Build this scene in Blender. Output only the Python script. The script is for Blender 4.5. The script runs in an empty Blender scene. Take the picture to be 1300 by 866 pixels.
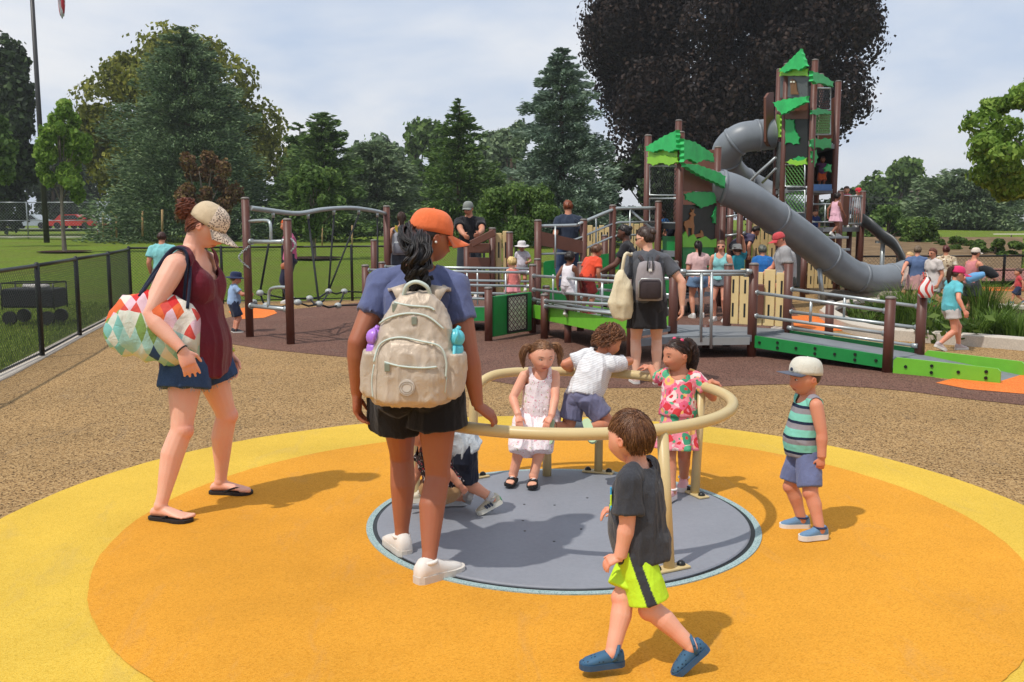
import bpy, bmesh, math, random
import numpy as np
from mathutils import Vector, Matrix, noise as mnoise
random.seed(7)
RNG = np.random.default_rng(11)
R = math.radians
SC = bpy.context.scene
COL = SC.collection
V3 = lambda *a: np.array(a[0] if len(a) == 1 else a, dtype=float)

# ---------------------------------------------------------------- camera model
FPX, CX, CY, YH, CAMZ = 1200.0, 650.0, 433.0, 283.0, 1.6
TH = math.atan((CY - YH) / FPX)
def ray(px, py):
    x = (px - CX) / FPX; y = -(py - CY) / FPX
    return V3(x, math.cos(TH) + y * math.sin(TH), -math.sin(TH) + y * math.cos(TH))
def G(px, py, z=0.0):                       # point of height z seen at a pixel of the photograph
    d = ray(px, py); return V3(0, 0, CAMZ) + d * ((z - CAMZ) / d[2])
def P(px, py, Y):                           # point at distance Y seen at a pixel
    d = ray(px, py); return V3(0, 0, CAMZ) + d * (Y / d[1])
def smooth(a, b, x):
    t = np.clip((x - a) / (b - a), 0, 1); return t * t * (3 - 2 * t)
def unit(v):
    v = np.asarray(v, float); n = np.linalg.norm(v); return v / n if n > 1e-9 else v

# ---------------------------------------------------------------- materials
def srgb(r, g, b):
    f = lambda c: (c / 255 / 12.92) if c / 255 <= 0.04045 else ((c / 255 + 0.055) / 1.055) ** 2.4
    return (f(r), f(g), f(b), 1.0)
class NT:
    def __init__(s, name):
        s.m = bpy.data.materials.new(name); s.m.use_nodes = True
        s.t = s.m.node_tree; s.bs = s.t.nodes['Principled BSDF']; s.out = s.t.nodes['Material Output']
        s._c = {}
    def n(s, typ, **kw):
        nd = s.t.nodes.new(typ)
        for k, v in kw.items():
            if k.startswith('i_'):
                key = k[2:]; nd.inputs[int(key) if key.isdigit() else key.replace('_', ' ')].default_value = v
            else: setattr(nd, k, v)
        return nd
    def l(s, a, b): s.t.links.new(a, b)
    def co(s, kind='Object'):
        if kind not in s._c:
            s._c['tc'] = s._c.get('tc') or s.n('ShaderNodeTexCoord'); s._c[kind] = s._c['tc'].outputs[kind]
        return s._c[kind]
    def mapped(s, scale=(1, 1, 1), rot=(0, 0, 0), loc=(0, 0, 0), kind='Object'):
        m = s.n('ShaderNodeMapping'); m.inputs['Scale'].default_value = scale; m.inputs['Rotation'].default_value = rot
        m.inputs['Location'].default_value = loc; s.l(s.co(kind), m.inputs[0]); return m.outputs[0]
    def noise(s, scale, detail=3, rough=.5, vec=None, dist=0.0):
        n = s.n('ShaderNodeTexNoise'); n.inputs['Scale'].default_value = scale; n.inputs['Detail'].default_value = detail
        n.inputs['Roughness'].default_value = rough; n.inputs['Distortion'].default_value = dist
        s.l(vec if vec is not None else s.co(), n.inputs['Vector']); return n.outputs['Fac']
    def vor(s, scale, feature='F1', vec=None, out='Color', rnd=1.0):
        n = s.n('ShaderNodeTexVoronoi', feature=feature); n.inputs['Scale'].default_value = scale
        n.inputs['Randomness'].default_value = rnd
        s.l(vec if vec is not None else s.co(), n.inputs['Vector']); return n.outputs[out]
    def ramp(s, fac, stops, interp='LINEAR'):
        r = s.n('ShaderNodeValToRGB'); cr = r.color_ramp; cr.interpolation = interp
        while len(cr.elements) > 1: cr.elements.remove(cr.elements[-1])
        cr.elements[0].position = stops[0][0]; cr.elements[0].color = stops[0][1]
        for p, c in stops[1:]:
            e = cr.elements.new(p); e.color = c
        s.l(fac, r.inputs[0]); return r.outputs[0]
    def math(s, op, a, b=None, c=None):
        m = s.n('ShaderNodeMath', operation=op)
        for i, v in enumerate((a, b, c)):
            if v is None: continue
            if isinstance(v, (int, float)): m.inputs[i].default_value = v
            else: s.l(v, m.inputs[i])
        return m.outputs[0]
    def mix(s, fac, a, b, blend='MIX'):
        m = s.n('ShaderNodeMix', data_type='RGBA', blend_type=blend)
        for i, v in ((0, fac), (6, a), (7, b)):
            if isinstance(v, (int, float)): m.inputs[i].default_value = v
            elif isinstance(v, tuple): m.inputs[i].default_value = v
            else: s.l(v, m.inputs[i])
        return m.outputs[2]
    def sep(s, vec):
        n = s.n('ShaderNodeSeparateXYZ'); s.l(vec, n.inputs[0]); return n.outputs
    def col(s, c):
        if isinstance(c, tuple): s.bs.inputs['Base Color'].default_value = c
        else: s.l(c, s.bs.inputs['Base Color'])
    def bump(s, h, strength=.3, dist=.01):
        b = s.n('ShaderNodeBump'); b.inputs['Strength'].default_value = strength; b.inputs['Distance'].default_value = dist
        s.l(h, b.inputs['Height']); s.l(b.outputs[0], s.bs.inputs['Normal'])
    def rough(s, r, metal=0.0, spec=.5):
        if isinstance(r, (int, float)): s.bs.inputs['Roughness'].default_value = r
        else: s.l(r, s.bs.inputs['Roughness'])
        s.bs.inputs['Metallic'].default_value = metal; s.bs.inputs['Specular IOR Level'].default_value = spec
def dk(c, k): return (c[0] * k, c[1] * k, c[2] * k, 1.0)
_MC = {}
def paint(rgb, rough=.45, var=.12, scale=6, bump=.0, metal=0.0, spec=.5, name='paint'):
    key = ('p', rgb, rough, var, scale, bump, metal, spec)
    if key in _MC: return _MC[key]
    t = NT(name); c = srgb(*rgb)
    f = t.noise(scale, 4, .6)
    t.col(t.ramp(f, [(.3, dk(c, 1 - var)), (.7, dk(c, 1 + var * .6))]))
    r = t.noise(scale * 2.3, 3); t.rough(t.math('MULTIPLY_ADD', r, .2, rough - .1), metal, spec)
    if bump: t.bump(t.noise(scale * 12, 3), bump, .004)
    _MC[key] = t.m; return t.m
def cloth(rgb, rough=.85, var=.14, name='fabric', spec=.25, weave=True, heather=0.0, sheen=0.15):
    key = ('c', rgb, rough, var, spec, weave, heather)
    if key in _MC: return _MC[key]
    t = NT(name); c = srgb(*rgb)
    f = t.noise(9, 5, .6); cc = t.ramp(f, [(.3, dk(c, 1 - var)), (.7, dk(c, 1 + var * .5))])
    if heather:
        h = t.noise(260, 2, .6, t.mapped((1, 1, 3)))
        cc = t.mix(t.ramp(h, [(.42, (0, 0, 0, 1)), (.6, (heather,) * 3 + (1,))]), cc, dk(c, 2.1))
    t.col(cc); t.rough(rough, 0, spec)
    t.bs.inputs['Sheen Weight'].default_value = sheen
    t.bump(t.math('ADD', t.noise(26, 5, .68, t.mapped((1, 1, .5)), .6), t.math('MULTIPLY', t.noise(420, 1), .10)), .55, .014)
    _MC[key] = t.m; return t.m
def skin(rgb, name='skin'):
    key = ('s', rgb)
    if key in _MC: return _MC[key]
    t = NT(name); c = srgb(*rgb)
    f = t.noise(14, 4, .6); red = (min(c[0] * 1.03, 1), c[1] * .80, c[2] * .74, 1)
    base = t.mix(t.ramp(f, [(.35, (0, 0, 0, 1)), (.75, (.5, .5, .5, 1))]), c, red)
    a = t.n('ShaderNodeAttribute', attribute_name='tone')        # lips, brows and cheeks are really another colour
    s = t.n('ShaderNodeSeparateColor'); t.l(a.outputs['Color'], s.inputs[0])
    base = t.mix(s.outputs[0], base, (c[0] * .60, c[1] * .26, c[2] * .27, 1))
    base = t.mix(s.outputs[1], base, (c[0] * .16 + .01, c[1] * .12 + .006, c[2] * .10 + .004, 1))
    base = t.mix(s.outputs[2], base, (min(c[0] * 1.02, 1), c[1] * .68, c[2] * .62, 1))
    t.col(base); t.rough(t.math('MULTIPLY_ADD', t.noise(45, 4), .25, .38), 0, .4)
    t.bs.inputs['Subsurface Weight'].default_value = .12
    t.bs.inputs['Subsurface Radius'].default_value = (.012, .005, .003)
    t.bs.inputs['Subsurface Scale'].default_value = 1.0
    t.bump(t.noise(220, 3), .12, .002)
    _MC[key] = t.m; return t.m
def hairmat(rgb, rgb2=None, name='hair'):
    key = ('h', rgb, rgb2)
    if key in _MC: return _MC[key]
    t = NT(name); c = srgb(*rgb); c2 = srgb(*rgb2) if rgb2 else dk(c, 1.9)
    g = t.n('ShaderNodeNewGeometry')
    f = t.math('ADD', t.math('MULTIPLY', g.outputs['Random Per Island'], .6), t.math('MULTIPLY', t.noise(30, 4, .7), .4))
    t.col(t.ramp(f, [(.15, dk(c, .6)), (.5, c), (.9, c2)])); t.rough(.42, 0, .45)
    t.bump(t.noise(120, 4, .7), .5, .004)
    _MC[key] = t.m; return t.m

# ---------------------------------------------------------------- objects
WORG = {}
def tag(o, label=None, cat=None, group=None, kind=None):
    if label: o['label'] = label
    if cat: o['category'] = cat
    if group: o['group'] = group
    if kind: o['kind'] = kind
    return o
def thing(name, label, cat, loc=(0, 0, 0), group=None):
    o = bpy.data.objects.new(name, None); COL.objects.link(o); o.location = tuple(loc); o.empty_display_size = .1
    WORG[o.name] = V3(loc); return tag(o, label, cat, group)
def link_mesh(name, V, F, mats, parent=None, smooth_=False, mi=None, origin=None, attrs=None, uv=None):
    """V in world space. The object sits at its parent's base (or at origin)."""
    org = WORG[parent.name] if parent is not None else (V3(origin) if origin is not None else V3(0, 0, 0))
    me = bpy.data.meshes.new(name); V = np.asarray(V, float) - org
    if isinstance(F, np.ndarray):
        n = F.shape[1]
        me.vertices.add(len(V)); me.vertices.foreach_set('co', V.astype(np.float32).ravel())
        me.loops.add(F.size); me.loops.foreach_set('vertex_index', F.astype(np.int32).ravel())
        me.polygons.add(len(F)); me.polygons.foreach_set('loop_start', (np.arange(len(F)) * n).astype(np.int32))
        me.polygons.foreach_set('loop_total', np.full(len(F), n, np.int32)); me.update(calc_edges=True); me.validate()
    else:
        me.from_pydata(V.tolist(), [], [tuple(int(i) for i in f) for f in F])
    if not isinstance(mats, (list, tuple)): mats = [mats]
    for m in mats: me.materials.append(m)
    if mi is not None: me.polygons.foreach_set('material_index', np.asarray(mi, np.int32))
    if smooth_: me.polygons.foreach_set('use_smooth', np.ones(len(me.polygons), bool))
    if attrs:
        for k, a in attrs.items():
            at = me.color_attributes.new(k, 'FLOAT_COLOR', 'POINT'); at.data.foreach_set('color', np.asarray(a, np.float32).ravel())
    if uv is not None:
        ul = me.uv_layers.new(name='UVMap'); idx = np.empty(len(me.loops), np.int32); me.loops.foreach_get('vertex_index', idx)
        ul.data.foreach_set('uv', np.asarray(uv, np.float32)[idx].ravel())
    me.update()
    o = bpy.data.objects.new(name, me); COL.objects.link(o)
    if parent is not None: o.parent = parent; WORG[o.name] = org
    else: o.location = tuple(org); WORG[o.name] = org
    return o
def copy_tree(o, loc, rz=0.0, label=None, group=None, parent=None):
    c = o.copy(); COL.objects.link(c)
    if parent is None:
        c.location = tuple(loc); c.rotation_euler = (0, 0, rz)
        if label: c['label'] = label
        if group: c['group'] = group
    else: c.parent = parent
    for ch in [x for x in bpy.data.objects if x.parent is o]: copy_tree(ch, None, parent=c)
    return c

class MB:
    """collects closed pieces and links them as ONE mesh"""
    def __init__(s): s.V = []; s.F = []; s.M = []; s.n = 0; s.sm = []
    def add(s, V, F, mi=0, sm=False):
        V = np.asarray(V, float).reshape(-1, 3)
        for f in F: s.F.append(tuple(int(i) + s.n for i in f)); s.M.append(mi); s.sm.append(sm)
        s.V.append(V); s.n += len(V); return s
    def arr(s): return np.concatenate(s.V) if s.V else np.zeros((0, 3))
    def build(s, name, mats, parent=None, origin=None, smooth_=None):
        o = link_mesh(name, s.arr(), s.F, mats, parent, False, s.M, origin)
        sm = s.sm if smooth_ is None else [smooth_] * len(s.F)
        if any(sm): o.data.polygons.foreach_set('use_smooth', np.array(sm, bool))
        return o
    def box(s, c, size, rz=0.0, ax=None, mi=0, bev=0.0):
        """box by centre and full size; ax = (x,y,z) axes matrix rows"""
        h = V3(size) / 2
        if ax is None:
            ca, sa = math.cos(rz), math.sin(rz); ax = np.array([[ca, sa, 0], [-sa, ca, 0], [0, 0, 1.]])
        b = min(bev, h.min() * .9) if bev else 0
        if not b:
            pts = [V3(c) + ax.T @ (h * V3(i, j, k)) for k in (-1, 1) for j in (-1, 1) for i in (-1, 1)]
            return s.add(pts, [(0, 2, 3, 1), (4, 5, 7, 6), (0, 1, 5, 4), (2, 6, 7, 3), (0, 4, 6, 2), (1, 3, 7, 5)], mi)
        bm = bmesh.new(); bmesh.ops.create_cube(bm, size=2)
        for v in bm.verts: v.co = Vector((v.co.x * h[0], v.co.y * h[1], v.co.z * h[2]))
        bmesh.ops.bevel(bm, geom=bm.edges[:], offset=b, segments=2, affect='EDGES', profile=.5)
        bm.verts.ensure_lookup_table()
        V = np.array([v.co[:] for v in bm.verts]) @ ax + V3(c); F = [[v.index for v in f.verts] for f in bm.faces]; bm.free()
        return s.add(V, F, mi)
    def beam(s, a, b, w, t, up=(0, 0, 1), mi=0, bev=0.0):
        """bar of section w (sideways) by t (along up) from a to b"""
        a, b = V3(a), V3(b); x = unit(b - a); y = unit(np.cross(up, x)); z = np.cross(x, y)
        return s.box((a + b) / 2, (np.linalg.norm(b - a), w, t), ax=np.array([x, y, z]), mi=mi, bev=bev)
    def tube(s, pts, r, n=8, mi=0, caps=True, closed=False, sm=True):
        pts = [V3(p) for p in pts]; m = len(pts); rr = [r] * m if np.isscalar(r) else list(r)
        V = []; prev = None
        for i, p in enumerate(pts):
            if closed: d = unit(pts[(i + 1) % m] - pts[i - 1])
            else: d = unit(pts[min(i + 1, m - 1)] - pts[max(i - 1, 0)])
            if prev is None:
                a = V3(0, 0, 1) if abs(d[2]) < .9 else V3(1, 0, 0); u = unit(np.cross(d, a))
            else: u = unit(prev - d * np.dot(prev, d))
            prev = u; w = np.cross(d, u)
            for k in range(n):
                t = 2 * math.pi * k / n; V.append(p + rr[i] * (math.cos(t) * u + math.sin(t) * w))
        F = []
        for i in range(m if closed else m - 1):
            j = (i + 1) % m
            for k in range(n): F.append((i * n + k, i * n + (k + 1) % n, j * n + (k + 1) % n, j * n + k))
        s.add(V, F, mi, sm)
        if caps and not closed:
            for f in (tuple(range(n - 1, -1, -1)), tuple((m - 1) * n + k for k in range(n))): s.F.append(tuple(i + s.n - len(V) for i in f)); s.M.append(mi); s.sm.append(False)
        return s
    def cyl(s, a, b, r, n=12, mi=0, r2=None): return s.tube([a, b], [r, r if r2 is None else r2], n, mi)
    def ell(s, c, rad, ax=None, nu=16, nv=10, mi=0):
        ax = np.eye(3) if ax is None else np.asarray(ax); rad = V3(rad) if not np.isscalar(rad) else V3(rad, rad, rad); V = [V3(0, 0, -1)]; F = []
        for i in range(1, nv):
            ph = -math.pi / 2 + math.pi * i / nv
            for k in range(nu): t = 2 * math.pi * k / nu; V.append(V3(math.cos(ph) * math.cos(t), math.cos(ph) * math.sin(t), math.sin(ph)))
        V.append(V3(0, 0, 1)); V = (np.array(V) * rad) @ ax + V3(c); T = len(V) - 1
        for k in range(nu): F.append((0, 1 + (k + 1) % nu, 1 + k)); F.append((T, T - nu + k, T - nu + (k + 1) % nu))
        for i in range(nv - 2):
            for k in range(nu):
                a = 1 + i * nu; F.append((a + k, a + (k + 1) % nu, a + nu + (k + 1) % nu, a + nu + k))
        return s.add(V, F, mi, True)
    def rings(s, secs, n=20, mi=0, cap=True, sm=True):
        """secs: (centre, side, front, rx, ry[, power])"""
        V = []
        for sec in secs:
            c, u, w, rx, ry = sec[:5]; pw = sec[5] if len(sec) > 5 else 2.0
            for k in range(n):
                t = 2 * math.pi * k / n; cc, ss = math.cos(t), math.sin(t)
                e = 2 / pw; V.append(V3(c) + rx * math.copysign(abs(cc) ** e, cc) * V3(u) + ry * math.copysign(abs(ss) ** e, ss) * V3(w))
        F = []; m = len(secs)
        for i in range(m - 1):
            for k in range(n): F.append((i * n + k, i * n + (k + 1) % n, (i + 1) * n + (k + 1) % n, (i + 1) * n + k))
        if cap: F.append(tuple(range(n - 1, -1, -1))); F.append(tuple((m - 1) * n + k for k in range(n)))
        return s.add(V, F, mi, sm)
    def prism(s, poly, o, u, v, w, th, mi=0):
        """2D outline poly in axes u,v at origin o, thickness th along w (centred)"""
        o, u, v, w = V3(o), V3(u), V3(v), V3(w); n = len(poly)
        A = [o + p[0] * u + p[1] * v - w * th / 2 for p in poly]; B = [o + p[0] * u + p[1] * v + w * th / 2 for p in poly]
        F = [tuple(range(n - 1, -1, -1)), tuple(range(n, 2 * n))] + [(i, (i + 1) % n, n + (i + 1) % n, n + i) for i in range(n)]
        return s.add(A + B, F, mi)
def sheet(name, pts, z, mat, label=None, kind='structure'):
    V = [(p[0], p[1], z) for p in pts]
    o = link_mesh(name, V, [tuple(range(len(V)))], mat)
    bm = bmesh.new(); bm.from_mesh(o.data); bmesh.ops.triangulate(bm, faces=bm.faces[:]); 
    for f in bm.faces:
        if f.normal.z < 0: f.normal_flip()
    bm.to_mesh(o.data); bm.free()
    return tag(o, label, None, None, kind)
def spline(pts, n=8):
    pts = [V3(p) for p in pts]; out = []
    for i in range(len(pts) - 1):
        p0 = pts[max(i - 1, 0)]; p1 = pts[i]; p2 = pts[i + 1]; p3 = pts[min(i + 2, len(pts) - 1)]
        for k in range(n):
            t = k / n; out.append(.5 * ((2 * p1) + (-p0 + p2) * t + (2 * p0 - 5 * p1 + 4 * p2 - p3) * t * t + (-p0 + 3 * p1 - 3 * p2 + p3) * t ** 3))
    out.append(pts[-1]); return out
def vox(mb, voxel, it=4, fac=.5):
    """closed overlapping pieces -> one continuous skin"""
    me = bpy.data.meshes.new('tmp'); me.from_pydata(mb.arr().tolist(), [], mb.F)
    o = bpy.data.objects.new('tmp', me); COL.objects.link(o)
    m = o.modifiers.new('r', 'REMESH'); m.mode = 'VOXEL'; m.voxel_size = voxel; m.adaptivity = 0
    if it: s = o.modifiers.new('s', 'SMOOTH'); s.factor = fac; s.iterations = it
    dg = bpy.context.evaluated_depsgraph_get(); dg.update(); ev = o.evaluated_get(dg); em = ev.to_mesh()
    V = np.empty(len(em.vertices) * 3, np.float32); em.vertices.foreach_get('co', V); V = V.reshape(-1, 3).astype(float)
    F = np.empty(len(em.loops), np.int32); em.loops.foreach_get('vertex_index', F); F = F.reshape(-1, 4)
    ev.to_mesh_clear(); bpy.data.objects.remove(o); bpy.data.meshes.remove(me)
    return V, F
def vnormals(V, F):
    a = V[F[:, 2]] - V[F[:, 0]]; b = V[F[:, 3]] - V[F[:, 1]]; fn = np.cross(a, b); N = np.zeros_like(V)
    for k in range(4): np.add.at(N, F[:, k], fn)
    return N / (np.linalg.norm(N, axis=1)[:, None] + 1e-12)
def fnoise(Pts, scale, seed=0.0, aniso=(1, 1, 1)):
    """smooth numpy value noise in -1..1"""
    Q = Pts * V3(aniso) * scale + 37.7 + seed * 13.1; I = np.floor(Q).astype(np.int64); f = Q - I; f = f * f * (3 - 2 * f)
    def h(i, j, k):
        n = (i * 374761393 + j * 668265263 + k * 2147483647 + int(seed * 1000) * 974634777) & 0xffffffff
        n = ((n ^ (n >> 13)) * 1274126177) & 0xffffffff; return ((n ^ (n >> 16)) & 0xffff) / 32767.5 - 1
    r = 0
    for dx in (0, 1):
        for dy in (0, 1):
            for dz in (0, 1):
                w = (f[:, 0] if dx else 1 - f[:, 0]) * (f[:, 1] if dy else 1 - f[:, 1]) * (f[:, 2] if dz else 1 - f[:, 2])
                r = r + w * h(I[:, 0] + dx, I[:, 1] + dy, I[:, 2] + dz)
    return r
# ================================================================ people
TT = np.array([-.17, -.06, .12, .33, .52, .70, .85, .95, 1.03])
TF = np.array([[.045, .094, .098, .082, .077, .086, .088, .058, .033], [.045, .068, .070, .058, .058, .064, .054, .042, .033]])
TM = np.array([[.045, .086, .088, .082, .086, .098, .100, .066, .037], [.045, .062, .066, .062, .062, .068, .058, .046, .037]])
TK = np.array([[.050, .084, .090, .090, .087, .086, .084, .055, .036], [.045, .072, .080, .080, .072, .066, .058, .045, .036]])
def ik(a, t, l1, l2, pole):
    a, t = V3(a), V3(t); d = t - a; D = np.linalg.norm(d); u = d / (D + 1e-9)
    D = min(D, (l1 + l2) * .995); x = (l1 * l1 - l2 * l2 + D * D) / (2 * D); h = math.sqrt(max(l1 * l1 - x * x, 0))
    p = V3(pole) - u * np.dot(pole, u); return a + u * x + unit(p) * h, a + u * D
def yawv(deg): return V3(-math.sin(R(deg)), math.cos(R(deg)), 0)
def rotm(axis, deg): return np.array(Matrix.Rotation(R(deg), 3, Vector(axis)))
class Person:
    """yaw: 0 faces away from the camera, 90 to the left, 180 at the camera, -90 to the right"""
    def __init__(s, label, H, yaw, base, k=0.0, fem=True, w=1.0, tone=(214, 160, 130), z0=0.0, hip=None, lean=(0, 3), twist=0,
                 head=(0, 8, 0), vx=.012, group=None, legs=None, arms=None, tdir=None, hscale=1.0, shk=1.0, hwk=1.0):
        s.H, s.k, s.w, s.fem, s.vx = H, k, w, fem, vx; s.fine = vx < .008
        K = lambda a, b: (a * (1 - k) + b * k) * H
        s.K = K; s.Lt = K(.305, .30); s.ah = K(.042, .045); s.hh = K(.130, .198) * hscale; s.ua = K(.175, .15); s.fa = K(.148, .125); s.hand = K(.103, .098)
        s.th = K(.245, .21); s.sh = K(.240, .195); s.shw = K(.098 if fem else .112, .096) * (1 + .4 * (w - 1)) * shk; s.hw = hwk * K(.050, .046) * (1 + .3 * (w - 1)); s.foot = K(.150, .158)
        s.pf = yawv(yaw); s.pr = V3(s.pf[1], -s.pf[0], 0); s.up = V3(0, 0, 1)
        s.base = V3(base[0], base[1], z0)
        s.root = thing('person', label, 'person', s.base, group)
        s.pel = V3(hip) if hip is not None else s.base + V3(0, 0, K(.515, .44))
        s.dir = rotm(s.pf, lean[0]) @ (rotm(s.pr, -lean[1]) @ s.up)
        s.dir = unit(tdir) if tdir is not None else s.dir
        s.cf = rotm(s.dir, twist) @ unit(s.pf - s.dir * np.dot(s.pf, s.dir)); s.cr = np.cross(s.cf, s.dir)
        s.neck = s.pel + s.dir * s.Lt
        hf = yawv(yaw + twist + head[0]); hr = V3(hf[1], -hf[0], 0)
        s.hf = rotm(hr, -head[1]) @ hf; s.hr = hr if not head[2] else rotm(s.hf, head[2]) @ hr; s.hu = np.cross(s.hr, s.hf)
        nl = K(.034, .012)
        s.hc = s.neck + (s.dir * .6 + s.up * .4) * nl + s.hu * s.hh * .47 + s.hf * s.hh * K(.13, .10) / H
        s.mb = MB(); s.wr = {}; s.el = {}; s.shd = {}; s.kn = {}; s.an = {}; s.hp = {}; s.fd = {}; s.hd = {}
        arms = arms or {}; legs = legs or {}
        for sd, sg in (('L', -1), ('R', 1)):
            sh = s.neck - s.dir * K(.040, .036) + s.cr * sg * s.shw; a = arms.get(sd, {})
            t = a.get('to'); tl = a.get('loc')
            if t is None:
                tl = tl or (.03, .03, -.30); q = tl; sc = (s.ua + s.fa) / .323
                t = sh + sc * (q[0] * sg * s.cr + q[1] * s.cf + q[2] * (s.dir * .3 + s.up * .7))
            t = V3(t); dz = (t - sh)[2]
            if dz > 0: sh = sh + s.up * .03 * H * min(dz / .2, 1)
            pole = a.get('pole', (-s.cf * 1 + s.cr * sg * .5 - s.up * .15))
            if a.get('ppx') is not None: pole = a['ppx']
            e, wv = ik(sh, t, s.ua, s.fa, pole); s.shd[sd], s.el[sd], s.wr[sd] = sh, e, wv
            d = a.get('hd', unit(wv - e)); s.hd[sd] = (V3(d), V3(a.get('palm', -s.cr * sg)), V3(a.get('thumb', s.cf)), a.get('curl', 22))
            hp = s.pel + s.pr * sg * s.hw - s.up * .01 * H; g = legs.get(sd, {})
            an = g.get('to')
            if an is None:
                q = g.get('loc', (.015, 0, 0)); an = s.base + s.pr * sg * (s.hw + q[0] * H) + s.pf * q[1] * H + s.up * (s.ah + q[2] * H)
            pole = g.get('pole', s.pf + s.pr * sg * .12); kn, an = ik(hp, V3(an), s.th, s.sh, pole)
            s.hp[sd], s.kn[sd], s.an[sd] = hp, kn, an
            fd = unit(V3(g.get('fd', rotm(s.up, -sg * 8) @ s.pf))); fu = unit(V3(g.get('fu', s.up)) - fd * np.dot(g.get('fu', s.up), fd)); s.fd[sd] = (fd, fu)
        s.tone = tone
    def sec(s, t, ax=0.0, ay=0.0, mx=1.0, my=1.0, n=2.0):
        T0 = TF if s.fem else TM; rx = np.interp(t, TT, T0[0]) * (1 - s.k) + np.interp(t, TT, TK[0]) * s.k
        ry = np.interp(t, TT, T0[1]) * (1 - s.k) + np.interp(t, TT, TK[1]) * s.k
        ww = 1 + (s.w - 1) * (1 if t < .9 else .3)
        u = unit(s.pr * (1 - smooth(.1, .8, t)) + s.cr * smooth(.1, .8, t)); f = unit(np.cross(s.dir, u))
        bow = -.012 * s.H * math.sin(math.pi * min(max(t, 0), 1)) * (1 - s.k) + .012 * s.H * s.k * math.exp(-((t - .25) / .25) ** 2)
        c = s.pel + s.dir * s.Lt * t + f * bow
        return (c, u, f, rx * s.H * ww * mx + ax * s.H, ry * s.H * ww * my + ay * s.H, n)
    # ------------------------------------------------ skin
    def body(s, feet='shoe', eyes=True, closed=False, ears=True, bare=('L', 'R')):
        mb, H, K = s.mb, s.H, s.K; w = s.w; n = 14
        mb.rings([s.sec(t) for t in TT], 24)
        a = s.hc - s.hu * s.hh * .30 - s.hf * s.hh * .10; rn = K(.031 if s.fem else .036, .036)
        mb.tube([s.neck - s.dir * .04 * H, s.neck + (a - s.neck) * .5, a + s.hu * s.hh * .12], [rn * 1.35, rn, rn * .98], 14)
        for sd, sg in (('L', -1), ('R', 1)):
            sh, e, wv = s.shd[sd], s.el[sd], s.wr[sd]
            ra, rb, rc, rd = K(.034, .033) * w, K(.028, .030) * w, K(.0245, .026) * (1 + (w - 1) * .6), K(.016, .0215)
            if not s.fem: ra *= 1.12; rb *= 1.1; rc *= 1.1; rd *= 1.12
            mb.tube([s.neck + s.dir * .004 * H, (s.neck + sh) / 2 + s.dir * .002 * H, sh], [rn * .9, ra * .80, ra * .92], 12); mb.ell(sh, ra * .98)
            L = lambda p, q, f: p + (q - p) * f
            mb.tube([L(sh, e, 0), L(sh, e, .3), L(sh, e, .65), e], [ra, ra * .97, rb, rc], n); mb.ell(e, rc * 1.0)
            mb.tube([e, L(e, wv, .25), L(e, wv, .6), wv], [rc, rc * 1.08, rc * .88, rd], n)
            s.hand_mesh(mb, sd)
            hp, kn, an = s.hp[sd], s.kn[sd], s.an[sd]
            r1, r2, r3, r4, r5 = K(.056, .056) * w, K(.046, .049) * w, K(.0325, .040) * (1 + (w - 1) * .6), K(.0345, .0385) * (1 + (w - 1) * .7), K(.0195, .0265)
            mb.tube([L(hp, kn, -.04), L(hp, kn, .25), L(hp, kn, .6), L(hp, kn, .88), kn], [r1, r1 * .97, r2 * .93, r3 * 1.06, r3], n); mb.ell(kn + s.fd[sd][0] * .004 * H, r3 * 1.02)
            back = unit(-s.fd[sd][0] + unit(hp - kn) * .2); cf = back * K(.009, .005)
            mb.tube([kn, L(kn, an, .15) + cf * .5, L(kn, an, .33) + cf, L(kn, an, .6) + cf * .5, L(kn, an, .85), an], [r3, r4 * .97, r4, r4 * .80, r5 * 1.08, r5], n)
            mb.ell(an, r5 * 1.1)
            fd, fu = s.fd[sd]; fs = np.cross(fd, fu)
            if feet == 'bare' : s.foot_mesh(mb, sd)
            gl = s.pel - s.pf * .030 * H * w + s.pr * sg * .042 * H * w - s.up * .018 * H; mb.ell(gl, V3(.045, .048, .05) * H * w * (1 - .16 * s.k))
            if s.fem and s.k < .3:
                c, u, f, rx, ry, _ = s.sec(.66); mb.ell(c + u * sg * .038 * H + f * (ry - .026 * H), V3(.040, .034, .040) * H * w, ax=np.array([u, f, s.dir]))
        HV, HF = s.head_grid(); HV = s.h2w(HV); mb.add(HV, HF)
        if ears:
            for sg in (-1, 1):
                ex = s.ax * .99; mb.ell(s.h2w(V3([sg * (ex + .012), -.03, -.03])), V3(.022, .062, .098) * s.hh, ax=s.hax(sg * 18), nu=12, nv=8)
                arc = [s.h2w(V3([sg * (ex + .035 + .01 * math.sin(q)), -.045 - .055 * math.cos(q), -.02 + .085 * math.sin(q)])) for q in np.linspace(-1.2, 2.9, 9)]
                mb.tube(arc, .017 * s.hh, 6)
        if closed:
            for sg in (-1, 1): mb.ell(s.h2w(V3([sg * .155, s.fy - .045, .0])), V3(.075, .055, .045) * s.hh, ax=s.hax(0), nu=12, nv=8)
        V, F = vox(mb, s.vx, 3 if s.fine else 2)
        q = s.w2h(V); x, y, z = q[:, 0], q[:, 1], q[:, 2]; T = np.zeros((len(V), 4)); T[:, 3] = 1
        fr = smooth(.15, .25, y) * (np.abs(x) < .4)
        T[:, 0] = fr * (1 - smooth(.7, 1.2, np.sqrt((x / .115) ** 2 + ((z + .292) / .044) ** 2))) * .95; T[:, 0] = np.maximum(T[:, 0], 0)
        T[:, 1] = fr * (1 - smooth(.6, 1.2, np.sqrt(((np.abs(x) - .165) / .085) ** 2 + ((z - .105 + .9 * (np.abs(x) - .16) ** 2) / .020) ** 2))) * .75
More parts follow.
